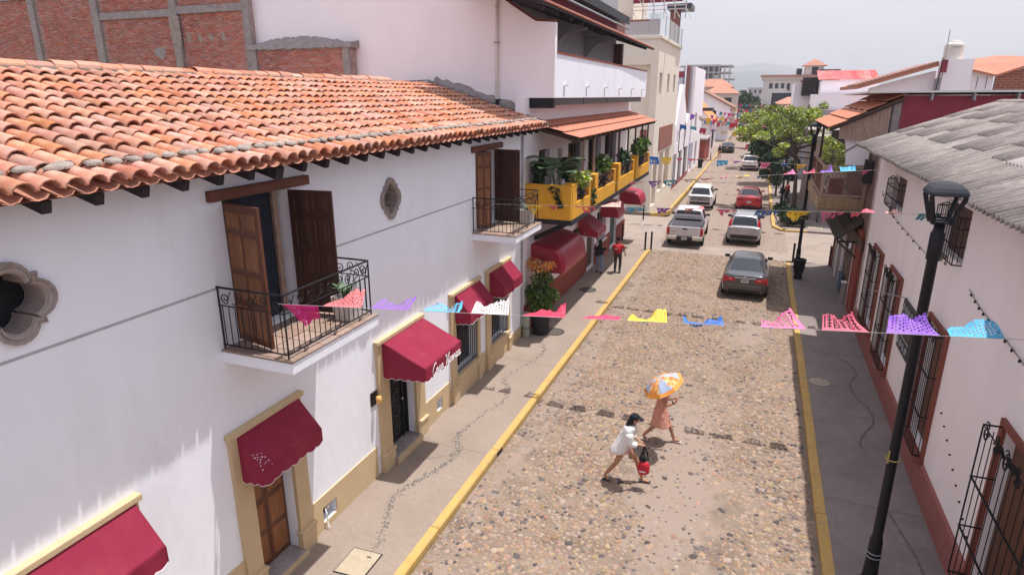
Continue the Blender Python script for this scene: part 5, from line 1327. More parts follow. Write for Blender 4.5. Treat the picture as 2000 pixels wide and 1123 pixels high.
box('grille_window', rafterm, cb_, 3.70, 3.89, 26.0, 26.8, 4.95, 5.75)
for k in range(6): MB().cyl((3.68, 26.0 + k * .16, 4.93), (3.68, 26.0 + k * .16, 5.77), .01, n=5).build('grille_bar', iron, cb_)
MB().plate([(2.95, 6.45), (3.85, 6.5), (3.85, 5.48), (3.10, 5.48), (3.05, 6.0)], [], FY(27.3), 0, .06).build('white_panel', white2, cb_)
MB().bar((2.9, 27.27, 5.9), (3.7, 27.27, 6.45), .03).build('panel_brace', iron, cb_)
# orange pressed-tile roof in four courses
for c in range(4):
    def fn(u, v, c=c):
        t = (c + v * 1.03) / 4; x = 2.30 + 2.35 * t; y = 26.85 + 7.4 * u
        return (x, y, 6.88 + 1.13 * t + .03 * c - .03 * v + .022 * abs(math.sin(math.pi * y / .22)))
    MB().surf(fn, 200, 2).build('roof_sheet', M('orange_roof_sheet', (.50, .195, .115), .75, .1, 3, .1, 20), cb_, solid=.012)
for k in range(5): MB().bar((2.36, 26.9 + k * 1.8, 6.78), (4.6, 26.9 + k * 1.8, 7.86), .07, .10).build('rafter', rafterm, cb_)
MB().bar((2.36, 26.86, 6.82), (4.6, 26.86, 7.92), .04, .09).build('barge_board', wood_d, cb_)
for (x, y) in ((2.42, 30.2), (2.42, 33.6)): MB().bar((x, y, 5.5), (x, y, 6.8), .09).build('post', wood_d, cb_)
def corr(u, v):
    x = 2.70 + 1.6 * u; zt = 6.98 + (x - 2.5) * .45; zb = 6.46 + .02 * u; return (x + .0, 27.0 + .02 * math.sin(2 * math.pi * x / .1), zb + (zt - zb) * v)
MB().surf(corr, 160, 1).build('corrugated_panel', M('rusty_pale_sheet', (.40, .29, .24), .7, .2, 3, stain=(.22, .11, .08), stain_scale=5, stain_lo=.5, stain_hi=.7, stretch=(8, 1, .4)), cb_, solid=.006)
box('under_roof_dark', dark, cb_, 3.0, 4.3, 27.5, 33, 6.22, 6.5)  # black box added as the darkness under the roof
box('grey_wall', concr, cb_, 4.34, 4.62, 27.06, 27.3, 5.2, 7.85); box('post', rafterm, cb_, 4.28, 4.338, 26.98, 27.06, 5.6, 7.8)
box('maroon_wall', maroon, cb_, 4.622, 14, 27.0, 33.8, 5.0, 8.02)
MB().add([(3.45, 26.6, 8.10), (14, 26.6, 8.16), (14, 34.4, 8.06), (3.45, 34.4, 8.02), (3.45, 26.6, 8.16), (14, 26.6, 8.24), (14, 34.4, 8.15), (3.45, 34.4, 8.07)], [(3, 2, 1, 0), (4, 5, 6, 7), (0, 1, 5, 4), (1, 2, 6, 5), (2, 3, 7, 6), (3, 0, 4, 7)]).build('flat_roof_sheet', M('pale_metal_sheet', (.62, .62, .60), .5, .05, 2), cb_)
for k in range(7): box('roof_bracket', greymet, cb_, 5.4 + k * 1.25, 5.46 + k * 1.25, 26.7, 26.99, 7.85, 8.1)

# ============================================================ houses behind on the right
th_ = empty('tank_house', (9, 46, 0), 'white house with clay tile gable beside a square water tower', 'house')
MB().plate([(5.9, 0), (9.3, 0), (9.3, 9.45), (7.2, 8.85), (5.9, 8.45)], [], FY(46), 0, .3).build('wall', white2, th_)
MB().add([(5.2, 45.4, 8.40), (9.25, 45.4, 9.66), (9.25, 56, 9.66), (5.2, 56, 8.40), (5.2, 45.4, 8.62), (9.25, 45.4, 9.88), (9.25, 56, 9.88), (5.2, 56, 8.62)], [(3, 2, 1, 0), (4, 5, 6, 7), (0, 1, 5, 4), (1, 2, 6, 5), (2, 3, 7, 6), (3, 0, 4, 7)]).build('roof', tile_m, th_)
m = MB()
for k in range(20): x = 5.25 + k * .205; m.add([(x + .09 * math.cos(a), 45.36 + yy, 8.62 + (x - 5.2) * .311 + .10 * math.sin(a)) for yy in (0, 6) for a in (0, .8, 1.57, 2.34, 3.14)], [(i, i + 1, i + 6, i + 5) for i in range(4)] + [(0, 1, 2, 3, 4)])
o = m.build('roof_tiles', tile_s, th_); o['kind'] = 'stuff'
box('tower', white2, th_, 9.5, 10.92, 45.2, 46.6, 0, 10.02); box('tower_side', M('shade_grey_plaster'), th_, 9.3, 9.498, 45.5, 46.4, 0, 9.0)
box('tower_pipe_box', maroon, th_, 9.3, 9.6, 45.0, 45.19, 9.3, 10.0); MB().cyl((9.42, 45.05, 8), (9.42, 45.05, 11.6), .025, n=5).build('mast', greymet, th_)
MB().cyl((9.25, 45.02, 8.3), (9.32, 45.02, 10.1), .03, n=5).build('pipe', iron, th_)
MB().plate([(10.93, 0), (12.1, 0), (12.1, 9.1), (10.93, 9.40)], [], FY(45.6), 0, .3).build('side_wall', white2, th_)
MB().add([(10.9, 45.3, 9.42), (12.15, 45.3, 9.1), (14.5, 45.3, 10.0), (14.5, 55, 10.6), (11.4, 55, 10.1), (10.9, 45.3, 9.5)], [(0, 1, 2, 3, 4)]).build('roof', tile_m, th_, solid=.12)
MB().plate([(12.12, 0), (16, 0), (16, 10.4), (12.2, 9.05)], [], FY(45.5), 0, .2).build('side_wall', bt, th_)
for x in (11.3, 11.75): MB().cyl((x, 45.4, 8.4), (x, 45.4, 9.1), .02, n=5).build('rebar', iron, th_)
tk = empty('water_tank', (9.95, 45.9, 10.02), 'cream plastic water tank on top of the square white tower', 'water tank')
MB().lathe([(.50, 0), (.50, .78), (.47, .86), (.30, .93), (.28, .97), (.26, .98)], (9.97, 45.9, 10.03), 24).build('body', M('cream_plastic', (.66, .62, .56), .5, .03), tk, smooth=False)
MB().lathe([(.24, 0), (.25, .05), (.2, .08)], (9.97, 45.9, 11.0), 16).build('lid', M('cream_plastic'), tk)
MB().tube([(9.75, 45.37, 10.70), (9.85, 45.36, 10.72), (9.98, 45.36, 10.66), (10.1, 45.36, 10.72), (10.2, 45.37, 10.70)], .012, 4).build('mark', iron, tk)
rr = empty('red_roof_building', (7.5, 75, 0), 'weathered white building with bright red metal roof on the right skyline', 'building')
box('wall', white2, rr, 5.2, 10.4, 75, 84, 0, 9.52); box('front_block', white2, rr, 4.3, 11, 72, 74.9, 0, 8.15); box('side_block', white2, rr, 2.9, 5.18, 80, 88, 0, 9.4)
box('terrace_edge', M('shade_grey_plaster'), rr, 2.9, 7.6, 70.5, 71.9, 0, 6.7)
for k in range(9):
    def fn(u, v, k=k): x = 4.85 + .62 * (k + u); return (x, 74.6 + 4.2 * v, 9.55 + 1.02 * v + .035 * abs(math.sin(math.pi * x / .155)))
    MB().surf(fn, 16, 1).build('roof_sheet', M('red_metal_roof', (.50, .085, .08), .5, .15, 2, spec=.5, objvar=.12, stain=(.62, .30, .28), stain_scale=1.6, stain_lo=.5, stain_hi=.7), rr, solid=.02)
box('window', dark, rr, 5.4, 6.1, 74.86, 74.895, 6.9, 7.7); box('dark_lean_to', rafterm, rr, 3.6, 5.1, 78, 79.9, 8.0, 9.9)
box('low_roof', maroon, rr, 3.4, 5.18, 79.0, 79.8, 9.42, 9.6)
ht = empty('far_hotel', (4, 230, 0), 'pale terraced building with clay roofs and a small hip-roofed tower on the right skyline', 'building')
MB().plate(rect(-1.2, 14.5, 0, 13.0), [rect(.6 + k * 1.75, 1.7 + k * 1.75, 9.6, 11.9) for k in range(8)], FY(230), 0, .5).build('wall', fw, ht)
box('room_back', darkgl, ht, -1.2, 14.5, 231, 231.2, 0, 13); box('roof_band', fc, ht, -1.8, 15, 228.8, 245, 13.0, 13.9); box('roof_tiles_band', ftile, ht, -2.2, 15.2, 228.2, 245, 13.9, 14.4)
box('terrace', fw, ht, -1.2, 6, 226, 229.9, 0, 10.2)
box('tower', fw, ht, 10.8, 16.2, 232, 238, 13, 17.2); box('tower_opening', dark, ht, 12.8, 14.6, 231.9, 231.99, 14.4, 16.8)
MB().add([(9.8, 231, 17.2), (17.2, 231, 17.2), (17.2, 239, 17.2), (9.8, 239, 17.2), (13.5, 235, 19.4)], [(0, 1, 4), (1, 2, 4), (2, 3, 4), (3, 0, 4), (3, 2, 1, 0)]).build('tower_roof', ftile, ht)
box('dark_terrace', rafterm, ht, 15, 21, 231, 236, 12, 16); box('roof_tank', iron, ht, 8.4, 10, 233, 235, 14.4, 16.4)
nv = empty('navy_screen', (4, 200, 0), 'large dark navy screen wall between the far trees and the pale terraced building', 'wall')
box('panel', M('navy_cloth', (.018, .022, .04), .8, .2, .2), nv, 1.5, 8.5, 200, 200.4, 0, 8.8); box('panel', M('navy_cloth'), nv, 8.52, 15.5, 200, 200.4, 5.4, 9.4)
far_house(-1.0, 2.6, 250, 258, 8.0, fc, ftile, 'small cream house left of the navy screen, far away', 'hip', 2, 2)
far_house(6, 14, 62, 69, 5.6, pinkw, ftile, 'low pinkish house front behind the street trees on the right', 'hip', 4, 2)
far_house(3.6, 5.6, 46.5, 60, 5.2, M('dim_shopfront', (.30, .25, .23), .9, .2, 1), concr, 'two-storey shop front across the side street on the right', 'flat', 2, 2, 'building')
far_house(3.0, 9, 95, 120, 6.0, fw, ftile, 'white house with clay roof behind the trees on the right, down the street', 'hip', 4, 2)
far_house(2.5, 8, 130, 160, 6.6, fp, ftile, 'pinkish house with clay roof far down the right side of the street', 'hip', 3, 2)

# ============================================================ street lamps
def lamp(x, y, label, h=6.27):
    e = empty('street_lamp', (x, y, 0), label, 'street lamp', 'black lantern street lamps')
    MB().lathe([(.17, 0), (.17, .08), (.12, .14), (.105, .55), (.10, .9), (.078, 1.0), (.072, h - .55), (.092, h - .53), (.092, h - .15), (.07, h - .12), (.06, h + .02)], (x, y, 0), 18).build('pole', blackp, e, smooth=True)
    for z in (.6, .68, 2.45): MB().tube([(px, py, z) for px, py in circle(x, y, .098 if z > 1 else .115, 14)], .012, 4, closed=True).build('pole_band', M('grey_band', (.25, .25, .25), .5) if z < 1 else M('yellow_band', (.45, .34, .10), .6), e)
    bw_, tw = .105, .205
    for sx, sy in ((-1, -1), (1, -1), (1, 1), (-1, 1)):
        MB().bar((x + sx * bw_, y + sy * bw_, h), (x + sx * tw, y + sy * tw, h + .40), .045).build('lantern_post', blackp, e)
    MB().lathe([(.06, h), (.20, h + .01), (.20, h + .035), (.05, h + .04)], (x, y, 0), sq=4).build('lantern_base', blackp, e)
    MB().tube([(x + sx * bw_ * 1.15, y + sy * bw_ * 1.15, h + .06) for sx, sy in ((-1, -1), (1, -1), (1, 1), (-1, 1))], .012, 4, closed=True).build('lantern_rail', blackp, e)
    MB().lathe([(.33, h + .40), (.34, h + .43), (.33, h + .46), (.29, h + .51), (.21, h + .56), (.10, h + .585), (.02, h + .59)], (x, y, 0), sq=4).build('lantern_roof', M('lantern_roof_metal', (.045, .048, .06), .75, .1, spec=.15), e, bevel=.02)
    MB().lathe([(.03, h + .36), (.06, h + .38), (.06, h + .40)], (x, y, 0), 10).build('lamp_bulb', M('frosted', (.6, .6, .58), .4), e)
    return e
lamp(2.50, 10.45, 'black lantern street lamp nearest the camera, in front of the white right house')
lamp(2.26, 32.6, 'black lantern street lamp by the waste bin at the right street corner')
lamp(1.95, 52.3, 'black lantern street lamp beyond the corner, among the trees on the right')
# cable tie on the near pole
MB().bar((2.42, 10.37, 2.40), (2.42, 10.37, 2.62), .02).build('cable_tie', MATS['yellow_band'], bpy.data.objects['street_lamp'])
# bollards
def bollard(x, y, label):
    e = empty('bollard', (x, y, 0), label, 'bollard', 'black corner bollards')
    MB().lathe([(.07, 0), (.07, .02), (.05, .03), (.05, .92), (.06, .93), (.06, .97), (.035, 1.0)], (x, y, -.02), 12).build('post', blackp, e, smooth=False)
bollard(-5.27, 33.75, 'black bollard at the left kerb corner, left one of the close pair'); bollard(-4.98, 33.95, 'black bollard at the left kerb corner, right one of the close pair')
bollard(-6.9, 35.6, 'black bollard behind the man in the red shirt, by the building corner'); bollard(-6.9, 42.6, 'black bollard beyond the side street, under the farthest red awning')
bollard(2.12, 33.7, 'black bollard beside the lamp post at the right corner'); bollard(2.3, 33.2, 'black bollard touching the waste bin by the lamp post'); bollard(3.78, 33.7, 'black bollard at the far edge of the right sidewalk, by the corner building')
bollard(-5.85, 86.5, 'small black bollard far up on the left kerb')
# waste bin hung by the second lamp post
e = empty('waste_bin', (2.2, 30.6, 0), 'black round waste bin on the right sidewalk below the lamp post', 'waste bin')
MB().lathe([(.16, .02), (.17, .10), (.16, .2), (.2, .3), (.24, .55), (.27, .85), (.29, .87), (.28, .92), (.22, .93), (.2, .6)], (2.22, 30.6, 0), 18).build('body', blackp, e)
MB().lathe([(.15, 0), (.19, .02), (.19, .12), (.12, .15)], (2.22, 30.6, 0), 16).build('base', blackp, e)
box('sticker', M('pale_sticker', (.45, .44, .42), .7), e, 2.14, 2.28, 30.42, 30.43, .36, .56)
# small items on the right wall
e = empty('utility_box', (3.7, 26.0, 0), 'small grey utility post at the foot of the right wall, past the caged windows', 'utility box')
box('body', concr, e, 3.62, 3.78, 27.3, 27.5, 0, .85, bevel=.01); box('cap', white2, e, 3.60, 3.80, 27.28, 27.52, .852, .9)
# ============================================================ vehicles (local frame: rear bumper at y = 0, facing +y, wheels on z = 0)
def cmr(P, t):
    """Catmull-Rom through rows of P at parameter t"""
    n = len(P); i = min(int(t), n - 2); f = t - i
    a = P[i - 1] if i else 2 * P[0] - P[1]; b, c = P[i], P[i + 1]; d = P[i + 2] if i < n - 2 else 2 * P[-1] - P[-2]
    return .5 * (2 * b + (c - a) * f + (2 * a - 5 * b + 4 * c - d) * f * f + (3 * b - a - 3 * c + d) * f ** 3)
def car_surface(st):
    rows = []
    for y, zb, zm, zbelt, zr, zt, wm, wb, wr in st:
        rows.append([(0, y, zb), (wm * .84, y, zb), (wm * .965, y, zb + .10), (wm, y, zm), (wb, y, zbelt), (wr, y, zr), (wr * .66, y, zt - (zt - zr) * .18), (0, y, zt)])
    Rr = np.array(rows, float)
    def S(t, s):
        ring = cmr(Rr, max(0, min(len(st) - 1, t)))
        i = min(int(s), 6); f = s - i
        # keep corners crisp at the sill and belt, round elsewhere
        p = ring[i] * (1 - f) + ring[i + 1] * f
        if 2 <= i: p = .45 * p + .55 * cmr(ring, s)
        return p
    return S
def carpaint(name, c, metal=.25, rough=.28): return M(name, c, rough, .04, 3, metal=metal, spec=.5, coat=.6, objvar=.0001)
cglass = M('car_glass', (.018, .022, .028), .06, .2, 2, spec=.7)
blkpl = M('black_plastic', (.02, .02, .022), .6, .1, 6)
def wheel(e, x, y, r=.33, w_=.21):
    s = 1 if x > 0 else -1
    t = MB().lathe([(r * .62, -w_ / 2), (r * .92, -w_ / 2), (r, -w_ / 2 + .03), (r, w_ / 2 - .03), (r * .92, w_ / 2), (r * .62, w_ / 2)], (0, 0, 0), 22)
    t.v = [(x + v[2], y + v[0], r + v[1]) for v in t.v]; o = t.build('wheel', rubber, e, smooth=False)
    k = MB().lathe([(r * .6, 0), (r * .58, .03), (r * .2, .015), (.03, .03)], (0, 0, 0), 14); k.v = [(x + s * (w_ / 2 + v[2] - .03), y + v[0], r + v[1]) for v in k.v]; k.build('rim', chrome, o)
    return o
def patch(S, t0, t1, s0, s1, off, nt_=8, ns=6, mirror=False):
    m = MB(); sgn = -1 if mirror else 1; vs = []
    for i in range(nt_ + 1):
        for j in range(ns + 1):
            t = t0 + (t1 - t0) * i / nt_; s = s0 + (s1 - s0) * j / ns; e_ = .01
            p = S(t, s); n = np.cross(S(t + e_, s) - S(t - e_, s), S(t, min(6.999, s + e_)) - S(t, s - e_)); n = n / (np.linalg.norm(n) + 1e-9)
            if n[2] < -.2 or n[0] < -.5: n = -n
            p = p + n * off; vs.append((p[0] * sgn, p[1], p[2]))
    m.add(vs, [(i * (ns + 1) + j, (i + 1) * (ns + 1) + j, (i + 1) * (ns + 1) + j + 1, i * (ns + 1) + j + 1) for i in range(nt_) for j in range(ns)])
    return m
def patch_full(S, t0, t1, s0, off, nt_=8, ns=8):
    """patch across the roof-line, both halves joined"""
    m = MB(); vs = []
    for i in range(nt_ + 1):
        for j in range(2 * ns + 1):
            t = t0 + (t1 - t0) * i / nt_; u = abs(j - ns) / ns; s = 6.999 + (s0 - 6.999) * u; e_ = .01
            p = S(t, s); n = np.cross(S(t + e_, s) - S(t - e_, s), S(t, min(6.999, s + e_)) - S(t, s - e_)); n = n / (np.linalg.norm(n) + 1e-9)
            if n[2] < 0: n = -n
            p = p + n * off; vs.append((p[0] * (1 if j >= ns else -1), p[1], p[2]))
    k = 2 * ns + 1
    m.add(vs, [(i * k + j, (i + 1) * k + j, (i + 1) * k + j + 1, i * k + j + 1) for i in range(nt_) for j in range(2 * ns)])
    return m
def car(name, st, paint, label, cat, rear=(2.06, 2.94), wind=(5.08, 5.95), side=(2.6, 5.6), wheels=(.95, 3.65), r=.33, group='vehicles on the street'):
    e = empty(name, (0, 0, 0), label, cat, group)
    S = car_surface(st); n = len(st) - 1; m = MB(); NT = n * 6; NS = 42; vs = []
    for i in range(NT + 1):
        row = [S(i / 6, 7 * j / NS) for j in range(NS + 1)]
        vs += [tuple(p) for p in row] + [(-p[0], p[1], p[2]) for p in row[-2:0:-1]]
    k = 2 * NS
    m.add(vs, [(i * k + j, i * k + (j + 1) % k, (i + 1) * k + (j + 1) % k, (i + 1) * k + j) for i in range(NT) for j in range(k)] + [tuple(range(k)), tuple(NT * k + j for j in range(k - 1, -1, -1))])
    b = m.build('body', paint, e, smooth=True); b.data.set_sharp_from_angle(angle=R(38))
    W_ = st[3][6]; Lg = st[-1][0]
    for y in wheels:
        for sx in (-1, 1):
            a = MB().lathe([(r * 1.16, -.02), (r * 1.16, .02)], (0, 0, 0), 20); a.v = [(sx * (W_ - .008) + v[2], y + v[0], r + v[1]) for v in a.v]; a.build('wheel_arch', blkpl, e)
            wheel(e, sx * (W_ - .09), y, r)
    patch_full(S, rear[0], rear[1], 5.22, .006).build('rear_window', cglass, e, smooth=True)
    patch_full(S, wind[0], wind[1], 5.22, .006).build('windscreen', cglass, e, smooth=True)
    for mir in (False, True):
        patch(S, side[0], side[1], 4.25, 4.9, .006, 14, 4, mir).build('side_window', cglass, e, smooth=True)
    mid = (side[0] + side[1]) / 2
    for sx in (-1, 1):
        p = S(side[1] - .25, 4.2); m = MB(); m.box(sx * p[0] + (-.02 if sx > 0 else -.20), sx * p[0] + (.20 if sx > 0 else .02), p[1] - .06, p[1] + .06, p[2] + .02, p[2] + .15); m.build('mirror', blkpl if name != 'red_car' else paint, e, bevel=.03)
    return e, S
def add(e, name, mat, x0, x1, y0, y1, z0, z1, bevel=.012): return box(name, mat, e, x0, x1, y0, y1, z0, z1, bevel=bevel)
def put(e, x, y, yaw=0, z=ZR + .02): e.location = (x, y, z); e.rotation_euler = (0, 0, R(yaw))
def plate_(e, w_, y, z, txt=True):
    p = box('number_plate', plate, e, -.15, .15, y - .012, y, z, z + .14)
    m = MB()
    for k in range(6): box('plate_mark', iron, p, -.115 + k * .04, -.09 + k * .04, y - .016, y - .0125, z + .045, z + .105)
sedan_st = [(0.0, .36, .60, .86, .95, .97, .80, .74, .58), (.10, .26, .60, .93, 1.03, 1.05, .87, .83, .66), (.52, .20, .60, .97, 1.08, 1.115, .91, .875, .69), (1.42, .19, .60, .97, 1.37, 1.435, .915, .88, .575), (2.05, .19, .60, .96, 1.405, 1.47, .915, .88, .59), (2.85, .19, .60, .95, 1.36, 1.43, .915, .875, .585), (3.62, .2, .58, .92, 1.01, 1.05, .91, .85, .66), (4.35, .22, .54, .78, .86, .90, .88, .78, .56), (4.78, .3, .5, .64, .68, .70, .72, .64, .48)]
e, S = car('parked_car', sedan_st, carpaint('graphite_paint', (.085, .085, .092), .55), 'dark grey sedan seen from behind in the right half of the cobbled street, nearest car', 'car', rear=(2.0, 2.97))
for sx in (-1, 1):
    m = patch(S, .02, 1.35, 3.25, 4.02, .010, 8, 4, sx < 0); pts = [(.80, .93), (.40, .88), (.36, .79), (.52, .74), (.80, .76)]
    m.add([(sx * x, -.016, z) for x, z in pts] + [(sx * x, .04, z) for x, z in pts], [tuple(range(5)), tuple(range(9, 4, -1))] + [(i, (i + 1) % 5, (i + 1) % 5 + 5, i + 5) for i in range(5)]); m.build('tail_lamp', redl, e)
    add(e, 'lamp_core', M('pink_lamp_core', (.75, .20, .22), .2), sx * .56 - .06, sx * .56 + .06, -.045, -.02, .82, .865); add(e, 'reflector', redl, sx * .66 - .08, sx * .66 + .08, .0, .03, .44, .49)
add(e, 'chrome_strip', chrome, -.44, .44, -.022, .03, .90, .922); add(e, 'bumper_line', M('dull_silver', (.30, .30, .31), .4, metal=.5), -.66, .66, -.022, .02, .585, .603)
add(e, 'bumper', blkpl, -.62, .62, -.008, .05, .30, .42); plate_(e, .3, -.014, .72); add(e, 'badge', chrome, -.04, .04, -.02, 0, .925, .955, .008)
put(e, -.02, 26.75, -1.0)
# pickup: cab + open bed
pk_st = [(1.86, .36, .72, 1.12, 1.30, 1.32, .97, .94, .76), (1.92, .34, .72, 1.14, 1.74, 1.80, .98, .95, .70), (2.5, .33, .72, 1.14, 1.80, 1.88, .98, .95, .71), (3.2, .33, .72, 1.13, 1.78, 1.86, .98, .95, .70), (3.95, .33, .72, 1.12, 1.22, 1.27, .98, .94, .76), (4.9, .34, .70, 1.06, 1.12, 1.16, .97, .92, .74), (5.6, .40, .66, .96, 1.0, 1.02, .90, .84, .70)]
silverw = carpaint('silver_white_paint', (.66, .65, .69), .25)
e, S = car('pickup_truck', pk_st, silverw, 'silver white pickup truck seen from behind on the left of the street, bed empty', 'pickup truck', rear=(.12, .93), wind=(3.06, 3.94), side=(1.15, 3.6), wheels=(1.15, 4.55), r=.39)
for sx in (-1, 1):
    add(e, 'bed_side', silverw, min(sx * .985, sx * .86), max(sx * .985, sx * .86), .03, 1.855, .55, 1.16, .03)
    add(e, 'bed_rail', blkpl, min(sx * .97, sx * .87), max(sx * .97, sx * .87), .05, 1.85, 1.162, 1.18)
    add(e, 'tail_lamp', redl, min(sx * .985, sx * .83), max(sx * .985, sx * .83), -.028, .06, .70, 1.10, .02)
    add(e, 'bumper', M('cream_bumper', (.60, .57, .50), .35, metal=.3), min(sx * .97, sx * .42), max(sx * .97, sx * .42), -.17, .02, .46, .66, .03)
add(e, 'tailgate', silverw, -.825, .825, -.02, .08, .62, 1.165, .02); add(e, 'bed_floor', blkpl, -.86, .86, .081, 1.85, .55, .62)
add(e, 'bumper_centre', blkpl, -.415, .415, -.15, .02, .45, .62, .02); plate_(e, .3, -.155, .47)
add(e, 'handle', blkpl, -.13, .13, -.03, -.015, 1.0, 1.08); add(e, 'badge', chrome, -.10, .10, -.028, -.018, .84, .87, .006); add(e, 'badge', irongr, -.66, -.50, -.028, -.018, .86, .89, .004)
add(e, 'brake_lamp', redl, -.15, .15, 1.885, 1.90, 1.745, 1.775, .004); add(e, 'window_bar', blkpl, -.74, .74, 1.82, 1.85, 1.18, 1.30)
put(e, -3.42, 35.5, 1.0)
suv_st = [(0.0, .40, .70, .96, 1.03, 1.05, .80, .76, .66), (.10, .32, .70, 1.02, 1.10, 1.13, .88, .85, .72), (.40, .28, .68, 1.04, 1.55, 1.62, .91, .885, .62), (1.0, .26, .68, 1.04, 1.62, 1.69, .915, .89, .63), (2.0, .26, .68, 1.03, 1.61, 1.68, .915, .89, .64), (2.75, .26, .67, 1.01, 1.54, 1.60, .915, .885, .63), (3.45, .27, .66, .99, 1.09, 1.13, .91, .86, .70), (4.1, .28, .62, .92, 1.0, 1.03, .88, .80, .62), (4.5, .36, .58, .78, .82, .84, .76, .68, .52)]
def suv(name, paint, label, lamps='side', group='vehicles on the street', plastics=True):
    e, S = car(name, suv_st, paint, label, 'car', rear=(1.06, 1.95), wind=(5.08, 5.95), side=(2.15, 5.6), wheels=(.90, 3.45), r=.35)
    for sx in (-1, 1):
        if lamps == 'side':
            m = MB(); q = [(.70, .06, 1.02), (.86, .13, 1.0), (.845, .18, 1.22), (.78, .30, 1.45), (.68, .32, 1.46), (.70, .14, 1.2)]
            m.add([(sx * x, y - .02, z) for x, y, z in q] + [(sx * x * .97, y + .08, z) for x, y, z in q], [tuple(range(6)), tuple(range(11, 5, -1))] + [(i, (i + 1) % 6, (i + 1) % 6 + 6, i + 6) for i in range(6)]); m.build('tail_lamp', redl, e)
        else: add(e, 'tail_lamp', redl if lamps != 'dark' else blkpl, min(sx * .84, sx * .52), max(sx * .84, sx * .52), -.01, .1, .93, 1.0)
        add(e, 'roof_rail', blkpl if lamps != 'dark' else paint, sx * .56 - .02, sx * .56 + .02, .7, 2.4, 1.67, 1.71); add(e, 'reflector', redl, sx * .66 - .08, sx * .66 + .08, -.012, .03, .52, .57)
    if plastics: add(e, 'bumper', blkpl, -.74, .74, -.01, .05, .40, .62)
    add(e, 'handle_strip', chrome, -.3, .3, -.008, .05, .90, .93); plate_(e, .3, -.012, .74); add(e, 'wiper', blkpl, -.3, .35, .17, .2, 1.2, 1.22)
    return e
e = suv('parked_car', carpaint('silver_paint', (.40, .40, .43), .5), 'silver SUV with tall red tail lamps, beside the pickup truck', 'side'); put(e, -.36, 37.1, 0)
e = suv('parked_car', carpaint('white_paint', (.74, .72, .71), .0), 'white SUV with grey tailgate close in front of the pickup truck', 'dark'); add(e, 'tailgate_panel', M('grey_tailgate', (.20, .19, .20), .4, metal=.3), -.70, .70, -.025, .06, .66, 1.02, .03); put(e, -3.75, 48.3, 0)
red_p = carpaint('red_paint', (.48, .018, .03), .1)
e, S = car('red_car', sedan_st, red_p, 'red sedan ahead of the silver SUV on the right', 'car', rear=(2.0, 2.97))
for sx in (-1, 1): add(e, 'tail_lamp', M('dark_red_lamp', (.25, .006, .012), .2), min(sx * .84, sx * .40), max(sx * .84, sx * .40), -.015, .1, .78, .90)
plate_(e, .3, -.014, .60); add(e, 'bumper', blkpl, -.5, .5, -.01, .05, .30, .42); put(e, -.36, 49.1, 0)
e = suv('parked_car', MATS['white_paint'], 'white SUV with roof rack farther up the right lane', 'flat'); 
for k in range(4): add(e, 'roof_rack', blkpl, -.55, .55, .8 + k * .4, .84 + k * .4, 1.71, 1.75)
put(e, -.92, 76.6, 0)
e, S = car('parked_car', sedan_st, carpaint('black_paint_car', (.03, .032, .036), .3), 'dark sedan far up the left lane of the street', 'car', rear=(2.0, 2.97)); plate_(e, .3, -.014, .7); put(e, -4.55, 100, 0)
e, S = car('parked_car', sedan_st, carpaint('navy_paint', (.03, .04, .06), .3), 'dark blue car farthest up the street under the paper flags', 'car', rear=(2.0, 2.97)); plate_(e, .3, -.014, .7); put(e, -2.5, 132, 0)
# ============================================================ people (local frame: facing +y, ground z = 0)
FOLDS = bpy.data.textures.new('cloth_folds', 'CLOUDS'); FOLDS.noise_scale = .09
def skin(name, V, E_, mat, parent, sub=2, root=0):
    """one continuous skinned body: V = [(x, y, z, radius)], E_ = edges"""
    me = bpy.data.meshes.new(name); bm = bmesh.new(); lay = bm.verts.layers.skin.verify()
    vs = []
    for i, v in enumerate(V):
        b = bm.verts.new(v[:3]); r = v[3]; b[lay].radius = (r, r) if not isinstance(r, tuple) else r; b[lay].use_root = (i == root); vs.append(b)
    for a, b in E_: bm.edges.new((vs[a], vs[b]))
    bm.to_mesh(me); bm.free(); me.materials.append(mat)
    o = bpy.data.objects.new(name, me); col.objects.link(o); o.parent = parent
    sk = o.modifiers.new('skin', 'SKIN'); sk.use_smooth_shade = True; sk.branch_smoothing = .4
    ss = o.modifiers.new('sub', 'SUBSURF'); ss.levels = sub; ss.render_levels = sub
    return o
def lerp(a, b, t): return tuple(a[i] + (b[i] - a[i]) * t for i in range(3))
